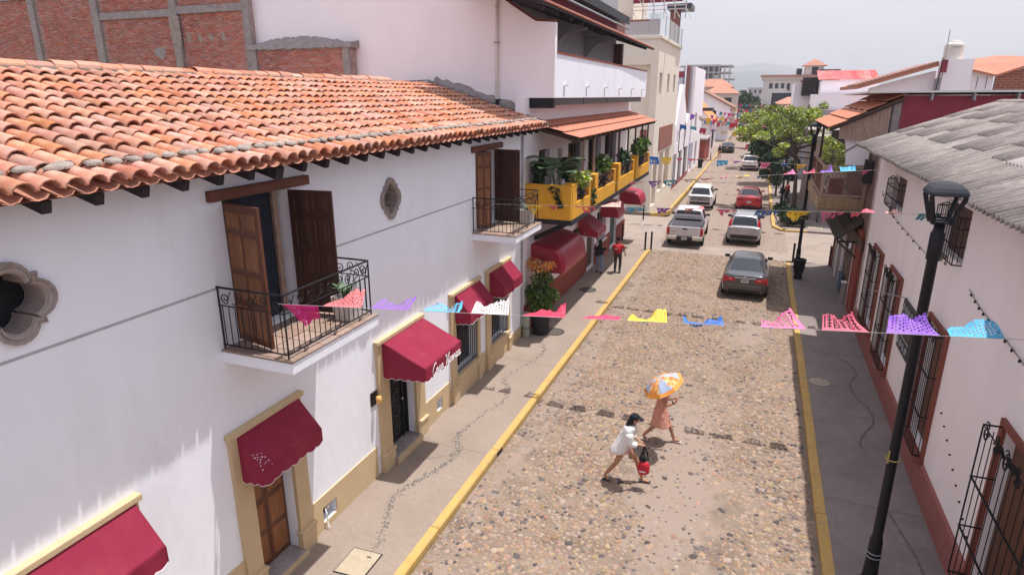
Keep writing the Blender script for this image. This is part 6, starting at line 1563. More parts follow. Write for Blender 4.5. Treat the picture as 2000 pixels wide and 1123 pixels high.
class Body:
    """a posed skeleton; each limb is a list of points"""
    def __init__(s, pelvis, chest, neck, head, hipw, shw, legs, arms, sc_=1.0):
        s.pelvis, s.chest, s.neck, s.head = pelvis, chest, neck, head; s.legs, s.arms = legs, arms; s.hipw, s.shw = hipw, shw; s.k = sc_
    def mesh(s, parent, mat, name='body', rk=1.0):
        V = []; E_ = []
        def a(p, r): V.append((*p, r * rk)); return len(V) - 1
        pv = a(s.pelvis, (.13, .105) if False else .125); w_ = a(lerp(s.pelvis, s.chest, .5), .108); ch = a(s.chest, .125); nk = a(s.neck, .052)
        hd0 = a(lerp(s.neck, s.head, .45), .066); hd = a(s.head, .092); ht = a(tuple(s.head[i] + (s.head[i] - s.neck[i]) * .32 for i in range(3)), .078)
        E_ += [(pv, w_), (w_, ch), (ch, nk), (nk, hd0), (hd0, hd), (hd, ht)]
        for hip, knee, ank, toe in s.legs:
            h = a(hip, .092); k0 = a(lerp(hip, knee, .5), .074); k = a(knee, .055); c = a(lerp(knee, ank, .35), .053); an = a(ank, .036); heel = a((ank[0], ank[1], ank[2] - .045), .036); t = a(lerp(ank, toe, .7)[:2] + (toe[2] + .01,), .034); tt = a(toe, .026)
            E_ += [(pv, h), (h, k0), (k0, k), (k, c), (c, an), (an, heel), (heel, t), (t, tt)]
        for sh, el, wr, hnd in s.arms:
            q = a(sh, .058); u = a(lerp(sh, el, .5), .044); e2 = a(el, .036); f = a(lerp(el, wr, .4), .034); wv = a(wr, .024)
            E_ += [(ch, q), (q, u), (u, e2), (e2, f), (f, wv)]
            d = Vector(hnd) - Vector(wr); Ld = d.length; d.normalize(); sd = d.cross(Vector((0, 0, 1))); sd = sd.normalized() if sd.length > .1 else Vector((1, 0, 0)); up = sd.cross(d)
            pm = a(tuple(Vector(wr) + d * Ld * .45), .030); E_.append((wv, pm))
            for q2, (off, ln) in enumerate(((-.026, .062), (-.009, .075), (.009, .07), (.026, .055))):      # four fingers, slightly curled
                p1 = Vector(wr) + d * Ld * .62 + sd * off; p2 = p1 + d * ln * .55 - up * .01; p3 = p2 + d * ln * .35 - up * .025
                i1 = a(tuple(p1), .0095); i2 = a(tuple(p2), .0085); i3 = a(tuple(p3), .007); E_ += [(pm, i1), (i1, i2), (i2, i3)]
            p1 = Vector(wr) + d * Ld * .3 + sd * .034; p2 = p1 + d * .035 + sd * .015 - up * .01; i1 = a(tuple(p1), .011); i2 = a(tuple(p2), .009); E_ += [(wv, i1), (i1, i2)]
        return skin(name, V, E_, mat, parent, 2)
def face(e, head, fwd, mat_eye):
    h = Vector(head); f = Vector(fwd).normalized(); s = f.cross(Vector((0, 0, 1))).normalized(); u = Vector((0, 0, 1))
    for k in (-1, 1):
        c = h + f * .086 + s * (.032 * k) + u * .015; MB().lathe([(.003, -.008), (.010, 0), (.003, .008)], tuple(c), 6).build('eye', mat_eye, e)
        c = h + s * (.090 * k) - f * .005; m = MB(); m.lathe([(.004, -.03), (.016, -.01), (.018, .012), (.006, .028)], tuple(c), 6); m.build('ear', skinm, e, smooth=True)
    m = MB(); n = h + f * .092 - u * .008; m.add([tuple(n + f * .022 - u * .012), tuple(n + s * .014 - u * .016), tuple(n - s * .014 - u * .016), tuple(n + u * .03)], [(0, 1, 3), (0, 3, 2), (0, 2, 1)]); m.build('nose', skinm, e)
    m = MB(); q = h + f * .088 - u * .048; m.add([tuple(q - s * .022), tuple(q + f * .006 + u * .006), tuple(q + s * .022), tuple(q + f * .006 - u * .008)], [(0, 1, 2, 3)]); m.build('mouth', M('lips', (.30, .09, .08), .5), e)
def blob(name, mat, e, rings, n=14, jit=0.0, smooth=True, solid=0, open_=False):
    """soft garment or hair: rings of (centre, rx, ry)"""
    m = MB(); vs = []; g = random.Random(len(name))
    for i, (c, rx, ry) in enumerate(rings):
        for k in range(n):
            a = 2 * math.pi * k / n; j = 1 + g.uniform(-jit, jit); vs.append((c[0] + rx * math.cos(a) * j, c[1] + ry * math.sin(a) * j, c[2]))
    fs = [(i * n + k, i * n + (k + 1) % n, (i + 1) * n + (k + 1) % n, (i + 1) * n + k) for i in range(len(rings) - 1) for k in range(n)]
    if not open_: fs += [tuple(range(n - 1, -1, -1)), tuple((len(rings) - 1) * n + k for k in range(n))]
    m.add(vs, fs); o = m.build(name, mat, e, smooth=smooth)
    if solid: md = o.modifiers.new('thickness', 'SOLIDIFY'); md.thickness = solid
    ss = o.modifiers.new('sub', 'SUBSURF'); ss.levels = 2; ss.render_levels = 2
    if name in ('shirt', 'dress', 'shorts', 'bag_body'):
        dm = o.modifiers.new('folds', 'DISPLACE'); dm.texture = FOLDS; dm.strength = .035; dm.mid_level = .5
    return o
def sleeve(name, mat, e, pts, rr):
    return skin(name, [(*p, r) for p, r in zip(pts, rr)], [(i, i + 1) for i in range(len(pts) - 1)], mat, e, 2)
shirtw = M('white_shirt_cloth', (.74, .72, .72), .9, .05, 12, .3, 18)
peach = M('peach_dress_cloth', (.62, .30, .22), .85, .22, 45, .3, 25)
redc = M('red_shirt_cloth', (.48, .02, .045), .85, .06, 9, .3, 18)
redbag = M('red_bag_cloth', (.50, .025, .04), .7, .10, 9)
blackc = M('black_cloth', (.014, .013, .017), .9, .2, 9, .3, 18)
jeans = M('pale_blue_denim', (.20, .26, .40), .9, .18, 9, .3, 30)
darkj = M('dark_grey_denim', (.055, .050, .055), .9, .2, 9, .3, 30)
navyc = M('navy_cap_cloth', (.010, .011, .020), .85, .1, 9)
pinkc = M('pink_shorts_cloth', (.62, .36, .38), .9, .1, 9)
# ---- woman in the loose white shirt (walks towards +x)
e = empty('person', (0, 0, 0), 'person in loose white shirt and dark cap walking across the cobbles, carrying a red bag', 'person', None)
pel = (0, -.04, .86); che = (0, .06, 1.22); nek = (0, .10, 1.40); hed = (0, .15, 1.53)
legs = [((-.09, -.03, .84), (-.10, .22, .50), (-.10, .36, .09), (-.10, .52, .025)), ((.09, -.05, .84), (.09, -.20, .46), (.09, -.42, .14), (.09, -.33, .03))]
arms = [((-.18, .06, 1.30), (-.21, .02, 1.05), (-.14, .22, .98), (-.10, .34, .96)), ((.18, .06, 1.30), (.22, .10, 1.04), (.12, .30, 1.02), (.06, .40, 1.0))]
Body(pel, che, nek, hed, .1, .18, legs, arms).mesh(e, skinm); face(e, hed, (0, 1, -.1), hairm)
blob('shirt', shirtw, e, [((0, -.17, .74), .225, .19), ((0, -.13, .84), .235, .20), ((0, -.06, 1.0), .205, .175), ((0, .01, 1.16), .20, .16), ((0, .05, 1.26), .225, .155), ((0, .06, 1.34), .225, .145), ((0, .08, 1.395), .165, .12), ((0, .095, 1.425), .085, .08)], 16, .06, solid=.01, open_=True)
for s, (q0, q1, q2, _) in zip((-1, 1), arms): sleeve('sleeve', shirtw, e, [q0, lerp(q0, q1, .5), q1, lerp(q1, q2, .75)], [.108, .095, .078, .066])
blob('shorts', pinkc, e, [((0, -.05, .70), .175, .15), ((0, -.05, .80), .175, .15), ((0, -.04, .92), .15, .13)], 14, .02)
blob('hair', hairm, e, [((0, .00, 1.20), .06, .03), ((0, -.03, 1.28), .095, .045), ((0, .02, 1.40), .10, .07), ((0, .085, 1.50), .108, .095), ((0, .12, 1.58), .105, .10), ((0, .13, 1.64), .07, .07)], 12, .06)
blob('cap', navyc, e, [((0, .14, 1.565), .108, .115), ((0, .14, 1.61), .104, .112), ((0, .135, 1.655), .075, .08), ((0, .13, 1.675), .02, .02)], 14)
MB().surf(lambda u, v: ((u - .5) * .17, .24 + .10 * v * (1 - (2 * u - 1) ** 2 * .6), 1.575 - .03 * v), 8, 4).build('cap_peak', navyc, e, solid=.008)
for (_, _, an, to) in legs: m = MB(); m.bar((an[0], an[1] - .06, to[2] - .018), (to[0], to[1] + .03, to[2] - .022), .09, .015); m.build('sandal', M('dark_sandal', (.05, .04, .04), .7), e, bevel=.006)
put(e, -2.02, 12.12, -88, ZR + .02)
wm1 = e
e2 = empty('handbag', (-1.62, 12.05, .40), 'red handbag with black straps held in front by the person in white shirt', 'bag')
blob('bag_body', redbag, e2, [((-1.62, 12.00, .24), .09, .06), ((-1.62, 12.0, .29), .14, .09), ((-1.61, 12.0, .46), .135, .085), ((-1.61, 12.0, .56), .10, .05)], 14, .03)
for dx in (-.07, .07): MB().tube([(-1.60 + dx, 12.03, .56), (-1.61 + dx * .8, 12.06, .72), (-1.64, 12.10, .88), (-1.61 + dx * .3, 12.13, .72), (-1.60 + dx, 12.08, .56)], .014, 5).build('strap', blackc, e2)
blob('bag_pocket', blackc, e2, [((-1.64, 12.0, .54), .07, .045), ((-1.64, 12.0, .62), .09, .055), ((-1.64, 12.02, .70), .05, .04)], 12)
MB().surf(lambda u, v: (-1.69 + .14 * u, 11.905 - .010 * math.sin(3.1 * u), .34 + .03 * v), 4, 1).build('white_mark', piping, e2)
# ---- woman in the peach dress with the umbrella
e = empty('person', (0, 0, 0), 'person in peach knee-length dress walking under an orange and blue umbrella', 'person', None)
pel = (0, 0, .86); che = (0, .04, 1.20); nek = (0, .06, 1.38); hed = (0, .08, 1.52)
legs = [((-.09, 0, .84), (-.10, .20, .47), (-.10, .34, .09), (-.10, .50, .025)), ((.09, 0, .84), (.09, -.10, .44), (.09, -.36, .13), (.09, -.27, .03))]
arms = [((-.17, .04, 1.29), (-.18, .10, 1.04), (-.12, .28, 1.12), (-.08, .34, 1.20)), ((.17, .04, 1.29), (.22, .14, 1.06), (.16, .34, 1.16), (.13, .37, 1.26))]
Body(pel, che, nek, hed, .1, .17, legs, arms).mesh(e, skinm); face(e, hed, (0, 1, 0), hairm)
blob('dress', peach, e, [((0, .02, .46), .27, .25), ((0, .02, .58), .25, .22), ((0, 0, .78), .20, .175), ((0, .0, .92), .17, .145), ((0, .02, 1.08), .155, .125), ((0, .04, 1.22), .185, .135), ((0, .045, 1.31), .19, .11), ((0, .05, 1.36), .09, .08)], 18, .05, solid=.008, open_=True)
blob('hair', hairm, e, [((0, .0, 1.32), .08, .04), ((0, .03, 1.44), .10, .085), ((0, .065, 1.55), .105, .105), ((0, .07, 1.63), .06, .06)], 12, .05)
for (_, _, an, to) in legs: m = MB(); m.bar((an[0], an[1] - .06, to[2] - .018), (to[0], to[1] + .03, to[2] - .022), .085, .018); m.build('sandal', M('pale_sandal', (.55, .42, .42), .7), e, bevel=.006)
put(e, -1.58, 14.12, -92, ZR + .02)
um = empty('umbrella', (-1.5, 13.75, 1.2), 'orange and pale blue patterned umbrella tilted over the person in the peach dress', 'umbrella')
ax = Vector((-.52, -.22, 1.0)).normalized(); apex = Vector((-1.62, 13.62, 1.80)); u_ = ax.orthogonal().normalized(); v_ = ax.cross(u_)
umo = M('umbrella_orange_print', (.66, .22, .05), .7, .3, 9, tint=False, stain=(.72, .50, .22), stain_scale=9, stain_lo=.48, stain_hi=.56); umb = M('umbrella_blue_print', (.34, .42, .56), .7, .1, 6, stain=(.60, .22, .06), stain_scale=5.5, stain_lo=.54, stain_hi=.57)
def upt(a, r, sag=0):
    rr = .50 * r; return apex + (u_ * math.cos(a) + v_ * math.sin(a)) * rr - ax * (.24 * r ** 1.9 + sag)
for k in range(8):
    a0 = k * math.pi / 4; m = MB(); vs = []
    for i in range(7):
        for j in range(7):
            r = i / 6; t = j / 6; q = upt(a0, r).lerp(upt(a0 + math.pi / 4, r), t); q = q - ax * (.02 * r * math.sin(math.pi * t)); vs.append(tuple(q))
    m.add(vs, [(i * 7 + j, (i + 1) * 7 + j, (i + 1) * 7 + j + 1, i * 7 + j + 1) for i in range(6) for j in range(6)]); o = m.build('panel', umb if k % 2 else umo, um, smooth=True, solid=.003)
    m = MB(); vs = []
    for j in range(7):
        t = j / 6; q = upt(a0, .86).lerp(upt(a0 + math.pi / 4, .86), t) - ax * (.02 * .86 * math.sin(math.pi * t)) + ax * .004; q2 = upt(a0, 1).lerp(upt(a0 + math.pi / 4, 1), t) - ax * (.02 * math.sin(math.pi * t)) + ax * .004; vs += [tuple(q), tuple(q2)]
    m.add(vs, [(2 * i, 2 * i + 1, 2 * i + 3, 2 * i + 2) for i in range(6)]); m.build('border', M('umbrella_orange_border', (.70, .27, .05), .7, .1, 6), um)
    MB().tube([tuple(upt(a0, r_ / 5) - ax * .01) for r_ in range(6)], .004, 4).build('rib', chrome, um)
MB().tube([apex + ax * .05, apex - ax * .1, apex - ax * .72], .009, 6).build('shaft', chrome, um); MB().tube([apex - ax * .70, apex - ax * .80], .016, 6).build('handle', blackc, um)
# ---- two people walking away on the left sidewalk
def walker(label, x, y, yaw, top, trou, hair, h=1.0, cap=None, longhair=False, z=0):
    e = empty('person', (0, 0, 0), label, 'person', None)
    pel = (0, 0, .90); che = (0, .02, 1.25); nek = (0, .03, 1.43); hed = (0, .05, 1.58)
    legs = [((-.09, 0, .88), (-.11, .10, .49), (-.12, .02, .09), (-.12, .17, .025)), ((.09, 0, .88), (.11, .08, .48), (.12, -.16, .10), (.12, -.03, .03))]
    arms = [((-.19, .02, 1.34), (-.25, -.06, 1.08), (-.25, .06, .86), (-.25, .12, .75)), ((.19, .02, 1.34), (.27, .02, 1.08), (.31, .16, .88), (.32, .21, .78))]
    Body(pel, che, nek, hed, .1, .19, legs, arms).mesh(e, skinm); face(e, hed, (0, 1, 0), hairm)
    blob('shirt', top, e, [((0, 0, .84), .185, .145), ((0, 0, 1.0), .18, .14), ((0, .01, 1.18), .195, .145), ((0, .02, 1.32), .20, .12), ((0, .03, 1.41), .085, .07)], 16, .03)
    for (q0, q1, _, _) in arms: sleeve('sleeve', top, e, [q0, lerp(q0, q1, .4), lerp(q0, q1, .8)], [.078, .072, .064])
    P_ = [(0, 0, .93, .135)]; E_ = []
    for hip, kn, an, to in legs:
        n0 = len(P_); P_ += [(*hip, .105), (*lerp(hip, kn, .5), .09), (*kn, .074), (*lerp(kn, an, .5), .068), (an[0], an[1], an[2] - .01, .062)]; E_ += [(0, n0), (n0, n0 + 1), (n0 + 1, n0 + 2), (n0 + 2, n0 + 3), (n0 + 3, n0 + 4)]
    skin('trousers', P_, E_, trou, e, 2)
    for (_, _, an, to) in legs: m = MB(); m.bar((an[0], an[1] - .06, .045), (to[0], to[1] + .03, .035), .095, .08); m.build('shoe', blkpl, e, bevel=.02)
    hr = [((0, .03, 1.50), .09, .085), ((0, .03, 1.58), .103, .105), ((0, .04, 1.66), .085, .09), ((0, .04, 1.70), .03, .03)]
    if longhair: hr = [((0, -.06, 1.25), .10, .045), ((0, -.045, 1.38), .115, .06)] + hr
    blob('hair', hair, e, hr, 12, .05)
    if cap: blob('cap', cap, e, [((0, .05, 1.60), .108, .115), ((0, .05, 1.66), .10, .108), ((0, .045, 1.71), .06, .065)], 12); MB().surf(lambda u, v: ((u - .5) * .16, .15 + .09 * v, 1.615 - .02 * v), 4, 2).build('cap_peak', cap, e, solid=.008)
    e.scale = (h, h, h); put(e, x, y, yaw, z + .005); return e
walker('person in red shirt and blue cap with red backpack walking away on the left sidewalk', -5.72, 28.7, 4, redc, darkj, hairm, 1.0, navyc)
walker('person with long dark hair in black top and pale jeans walking away by the wall', -6.50, 28.3, 3, blackc, jeans, hairm, .94, None, True)
bk = empty('backpack', (-5.74, 28.52, 1.1), 'red backpack with a white label worn by the person in the red shirt', 'backpack')
blob('bag_body', redbag, bk, [((-5.74, 28.50, .98), .12, .06), ((-5.74, 28.48, 1.06), .15, .085), ((-5.74, 28.49, 1.28), .145, .08), ((-5.74, 28.52, 1.38), .09, .05)], 14, .02)
box('label', M('pink_white_label', (.66, .40, .40), .7), bk, -5.82, -5.68, 28.385, 28.395, 1.17, 1.22); box('pocket', M('dark_red_cloth', (.25, .012, .02), .8), bk, -5.86, -5.62, 28.38, 28.41, .99, 1.14, bevel=.02)
bk = empty('shoulder_bag', (-6.6, 28.1, .95), 'black bag at the back of the person in pale jeans', 'bag')
blob('bag_body', M('black_leather', (.02, .02, .026), .5, .2, 8), bk, [((-6.56, 28.13, .84), .12, .05), ((-6.56, 28.10, .90), .15, .08), ((-6.56, 28.11, 1.06), .14, .07), ((-6.56, 28.14, 1.14), .08, .04)], 14, .02)
MB().tube([(-6.62, 28.15, 1.1), (-6.60, 28.2, 1.28), (-6.58, 28.3, 1.36)], .012, 4).build('strap', blackc, bk)
walker('person in black walking far up the street near the left kerb', -5.15, 92.5, 20, blackc, skinm, hairm, 1.0, None, True, ZR)
walker('person in dark clothes far up on the right edge of the street', .2, 112, 0, M('dark_red_cloth'), darkj, hairm, 1.0, None, False, ZR)
walker('person in a dark red top sitting area by the hedge on the right sidewalk', 2.35, 53.6, 60, M('dark_red_cloth'), darkj, hairm, 1.0)
# ============================================================ paper flags on strings across the street
PC = {'magenta': (.68, .02, .22), 'salmon': (.62, .16, .17), 'purple': (.26, .11, .55), 'sky blue': (.08, .40, .66), 'white': (.74, .64, .62), 'red': (.66, .04, .09), 'crimson': (.50, .045, .12), 'yellow': (.78, .52, .05), 'blue': (.03, .15, .50), 'pink': (.74, .15, .33), 'rose': (.56, .10, .16), 'coral': (.72, .13, .18), 'peach': (.74, .40, .34), 'teal': (.02, .27, .40)}
def pmat(c): return M('paper_' + c.replace(' ', '_'), PC[c], .6, .06, 8, spec=.25)
fg_ = random.Random(5)
def flag(parent, A, B, c, ln, lift, seed, nu=16, nv=10):
    """cut-paper flag between A and B on the string, blown along +y; lift -1 hangs, +1 lifted"""
    g = random.Random(seed); A = Vector(A); B = Vector(B); u_ = (B - A); Wd = u_.length; u_.normalize()
    ang = lift; d = Vector((u_.y * -.0, math.cos(ang), math.sin(ang))); d = (d - u_ * d.dot(u_) * .6).normalized(); n = u_.cross(d).normalized()
    ph = g.uniform(0, 6); ph2 = g.uniform(0, 6); amp = g.uniform(.018, .05); sk = g.uniform(-.15, .15); pin = g.uniform(.25, .75)
    def P(i, j):
        s = i / nu; t = j / nv; sh = 1 - pin * t * (.5 + .5 * math.sin(ph2)) ; x = (s - .5) * sh + .5 + sk * t
        w_ = amp * t * (math.sin(ph + 5.5 * s + 2 * t) + .6 * math.sin(ph2 + 11 * s - 4 * t) + .3 * math.sin(19 * s + 7 * t + ph)) - .10 * t * t * math.sin(math.pi * s + ph * .3) * g_sag
        return A + u_ * (Wd * x) + d * (ln * t * (1 - .12 * math.sin(ph + 3 * s))) + n * w_
    g_sag = g.uniform(.3, 1.2)
    vs = [tuple(P(i, j)) for i in range(nu + 1) for j in range(nv + 1)]; fs = []
    pat = g.randrange(3)
    for i in range(nu):
        for j in range(nv):
            edge = i in (0, nu - 1) or j < 2 or j == nv - 2
            if not edge:
                if pat == 0 and (i + 2 * j) % 4 == 0: continue
                if pat == 1 and i % 3 == 1 and j % 3 == 0: continue
                if pat == 2 and (((i - nu / 2) / 3) ** 2 + ((j - nv / 2) / 2) ** 2) % 1.0 < .3: continue
            if j == nv - 1 and i % 3 == 2: continue
            fs.append((i * (nv + 1) + j, (i + 1) * (nv + 1) + j, (i + 1) * (nv + 1) + j + 1, i * (nv + 1) + j + 1))
    m = MB(); m.add(vs, fs); o = m.build('paper_flag', pmat(c), parent, smooth=True); o['label'] = c + ' cut paper flag'
    return o
def bunting(P0, P1, items, label, lifts, ln=.40, sag=0, res=(16, 10), sd=0):
    P0 = Vector(P0); P1 = Vector(P1)
    e = empty('paper_flag_bunting', tuple((P0 + P1) / 2), label, 'bunting', 'strings of cut paper flags across the street')
    pt = lambda t: P0.lerp(P1, t) - Vector((0, 0, sag * 4 * t * (1 - t)))
    MB().tube([pt(i / 30) for i in range(31)], (.0035 if res[0] > 11 else .006), 4).build('cord', M('pale_cord', (.34, .31, .30), .8), e)
    for k, (c, t0, t1) in enumerate(items): flag(e, pt(t0), pt(t1), c, ln * fg_.uniform(.9, 1.1), lifts[k % len(lifts)] + fg_.uniform(-.10, .10), 100 + k + 37 * sd, *res)
    return e
S1 = [('magenta', .004, .057), ('salmon', .064, .118), ('purple', .132, .183), ('sky blue', .203, .252), ('white', .268, .317), ('red', .334, .39), ('crimson', .408, .457), ('yellow', .469, .518), ('blue', .539, .587), ('pink', .631, .683), ('rose', .701, .755), ('purple', .774, .834), ('sky blue', .844, .903)]
bunting((-5.95, 6.5, 5.27), (3.87, 8.75, 5.27), S1, 'nearest string of paper flags, tied to the corner of the near balcony', [-1.1, .34, .10, .06, .16, .05, -.10, .04, -.04, .24, .42, .55, .34], .31, res=(26, 14))
S2 = [('yellow', .121, .165), ('crimson', .176, .21), ('coral', .246, .293), ('peach', .311, .359), ('sky blue', .371, .418), ('purple', .441, .485), ('salmon', .505, .546), ('pink', .567, .615), ('blue', .654, .699), ('yellow', .717, .761), ('pink', .778, .822), ('coral', .839, .878), ('peach', .895, .926), ('teal', .953, .991)]
bunting((-7.1, 15.95, 5.13), (3.87, 15.72, 5.59), S2, 'second string of paper flags, passing over the pickup truck towards the lantern', [-.8, -.3, -.5, .15, -.42, -.36, -.3, -.3, -.55, -.45, -.62, -.1, .1, -.5], .32, res=(12, 8), sd=1)
S3 = [('pink', .179, .23), ('purple', .249, .296), ('sky blue', .309, .355), ('white', .375, .423), ('red', .437, .485), ('pink', .502, .545), ('yellow', .559, .604), ('blue', .626, .667), ('pink', .711, .751), ('rose', .775, .81), ('purple', .825, .864), ('sky blue', .887, .932), ('pink', .951, .981)]
bunting((-6.5, 24.7, 4.6), (3.87, 24.7, 5.6), S3, 'third string of paper flags, crossing to the wooden lattice balcony', [-.38, -.42, -.5, -.5, -.32, -.1, .08, -.3, .2, .25, .5, .45, -.3], .32, res=(10, 7), sd=2)
S4 = [('blue', .033, .09), ('yellow', .119, .172), ('crimson', .197, .238), ('red', .265, .336), ('peach', .36, .42), ('sky blue', .441, .507), ('purple', .536, .583), ('pink', .692, .746), ('blue', .808, .844), ('yellow', .889, .941)]
bunting((-7.0, 42, 4.25), (3.3, 42, 4.05), S4, 'fourth string of paper flags, hanging before the cream building', [-1.3, -1.3, -.4, -.35, -.3, -.8, -.3, -.7, -.45, -.6], .5, res=(8, 6), sd=3)
names = ['blue', 'yellow', 'pink', 'purple', 'red', 'sky blue', 'coral', 'magenta', 'white', 'teal', 'crimson', 'peach']
def auto(n, k, t0=.03, t1=.97, fill=.62): return [(names[(i * 5 + k * 3) % 12], t0 + (t1 - t0) * i / n, t0 + (t1 - t0) * (i + fill) / n) for i in range(n)]
FB = [(58, 5.7, 4.9, -7.0, 3.0, 11), (66, 6.4, 5.0, -7.0, 2.6, 12), (70, 3.3, 3.7, -1.5, 2.7, 5), (75, 5.9, 4.9, -7.0, 2.4, 12), (83, 5.2, 4.6, -7.0, 2.4, 12), (92, 5.6, 5.0, -7.0, 2.4, 13), (101, 5.0, 4.6, -7.0, 2.4, 13), (111, 5.6, 5.0, -7.0, 2.4, 13), (122, 5.2, 5.2, -7.0, 2.4, 13), (135, 6.0, 5.4, -7.2, 2.4, 13), (150, 5.4, 5.0, -7.2, 2.4, 13), (168, 6.4, 5.8, -7.4, 2.2, 13)]
FL = ['fifth string of flags, by the brick panel of the cream building', 'sixth string of flags, above the white SUV with the roof rack', 'short string of flags in front of the dark clipped tree', 'string of flags at the narrow white building', 'string of flags just before the red stand', 'string of flags over the red stand', 'string of flags over the dark sedan far up the street', 'string of flags at the orange-roofed house', 'string of flags before the low gable house', 'string of flags over the farthest car', 'string of flags beyond the farthest car', 'farthest string of flags up the street']
for k, (y, za, zb_, xa, xb, n) in enumerate(FB): bunting((xa, y, za), (xb, y, zb_), auto(n, k), FL[k], [-1.0, -.6, -1.2, -.3, -.9], .62 if y > 60 else .5, sag=.25, res=(5, 4), sd=4 + k)

# ============================================================ trees, hedge
def tree(name, base, trunk, clumps, size, mat, label, group='trees on the right sidewalk', seed=1, r0=.13, n=260, aspect=2.0):
    e = empty(name, (base[0], base[1], 0), label, 'tree', group)
    pts = catmull([np.array(p) for p in trunk], 5); rr = [r0 * (1 - .55 * i / (len(pts) - 1)) for i in range(len(pts))]
    tr = MB().tube([tuple(p) for p in pts], rr, 8).build('trunk', bark, e, smooth=True)
    top = Vector(trunk[-1]); mid = Vector(trunk[-2]); g = random.Random(seed)
    for c, r, k in clumps:
        if g.random() < .55: continue
        c0 = Vector(c); s = mid.lerp(top, g.random()); q = s.lerp(c0, .5) + Vector((g.uniform(-.2, .2), g.uniform(-.2, .2), g.uniform(-.1, .3)))
        MB().tube([tuple(s), tuple(q), tuple(c0)], [r0 * .38, r0 * .25, r0 * .1], 5).build('limb', bark, tr)
    leaves('crown', clumps, size, mat, e, seed=seed, aspect=aspect); return e
g = random.Random(4); cl = []
for k in range(42):
    a = g.uniform(0, 6.28); rr = g.uniform(.4, 3.6); x = 1.6 + math.cos(a) * rr * 1.05; y = 51 + math.sin(a) * rr * .8; z = 6.3 - .11 * rr ** 1.9 + g.uniform(-.9, 1.0)
    cl.append(((x, y, z), (g.uniform(.35, .7), g.uniform(.35, .65), g.uniform(.2, .4)), 200))
for k in range(7): cl.append(((4.6 + g.uniform(-.7, .8), 50 + g.uniform(-1, 1), 4.2 + g.uniform(-.9, .8)), (.5, .5, .38), 330))
for k in range(3): cl.append(((-1.0 + g.uniform(-.8, .6), 52 + g.uniform(-1, 1), 5.6 + g.uniform(-.6, .6)), (.6, .55, .4), 300))
tree('street_tree', (2.78, 50.9), [(2.78, 50.9, 0), (2.72, 50.9, 1.2), (2.65, 50.9, 2.3), (2.5, 50.9, 3.6), (2.3, 50.95, 5.0)], cl, .21, leaf_y, 'bright yellow-green spreading tree beyond the lamp post on the right sidewalk', seed=31, r0=.17)
g = random.Random(14); cl = [((4.6 + g.uniform(-.75, .9), 45.2 + g.uniform(-.5, .5), 4.55 + g.uniform(-1.25, 1.0)), (.42, .42, .34), 190) for _ in range(13)]
tree('street_tree', (4.0, 45.6), [(4.0, 45.6, 0), (4.05, 45.6, 1.3), (4.2, 45.5, 2.6), (4.5, 45.4, 4.2)], cl, .20, leaf_y, 'slender light green tree seen through the wooden lattice balcony', seed=35, r0=.07)
g = random.Random(9)
cl = [((1.6 + .2 * g.uniform(-1, 1), 57 + .3 * g.uniform(-1, 1), 2.3), (1.45, 1.45, 1.35), 700)] + [((1.6 + 1.35 * math.cos(a) * math.cos(b), 57 + 1.35 * math.sin(a) * math.cos(b), 2.3 + 1.25 * math.sin(b)), (.45, .45, .4), 150) for a, b in ((g.uniform(0, 6.28), g.uniform(-.6, 1.4)) for _ in range(22))]
tree('clipped_tree', (1.6, 57), [(1.6, 57, 0), (1.6, 57, .6), (1.6, 57, 1.2), (1.6, 57, 2.0)], cl, .22, leaf_d, 'dark green ball-clipped tree at the right kerb', seed=32, r0=.09)
cl = [((.9 + g.uniform(-1.2, 1.2), 66 + g.uniform(-1.5, 1.5), 3.2 + g.uniform(-1.4, 1.4)), (.8, .8, .6), 190) for _ in range(22)]
tree('street_tree', (1.3, 66), [(1.3, 66, 0), (1.25, 66, 1.0), (1.1, 66, 2.0), (.9, 66, 3.2)], cl, .34, leaf_d, 'dark green round-headed tree just behind the ball-clipped tree', seed=33)
for k, (x, y, h, w_, mt, lb) in enumerate(((-.3, 80, 6.0, 2.6, leaf_y, 'light green tree leaning over the right lane, next beyond the dark trees'), (1.2, 96, 5.8, 2.6, leaf, 'mid green tree on the right side, farther up the street'), (-.4, 112, 6.0, 2.8, leaf_y, 'light green tree among the farthest flags on the right'), (4.5, 72, 6.8, 2.2, leaf_y, 'light green tree in front of the white building with the red roof'), (2.0, 150, 6.4, 3.2, leaf, 'green tree far up the right side of the street'))):
    g = random.Random(50 + k); cl = []
    for q in range(22): a = g.uniform(0, 6.28); rr = g.uniform(.1, 1) ** .6 * w_; cl.append(((x + math.cos(a) * rr, y + math.sin(a) * rr, h - .16 * rr * rr + g.uniform(-1.1, .7) - .3), (w_ * .26, w_ * .26, .4), 260))
    tree('street_tree', (x + .4, y), [(x + .4, y, 0), (x + .35, y, h * .3), (x + .2, y, h * .55), (x, y, h * .85)], cl, .30, mt, lb, seed=60 + k)
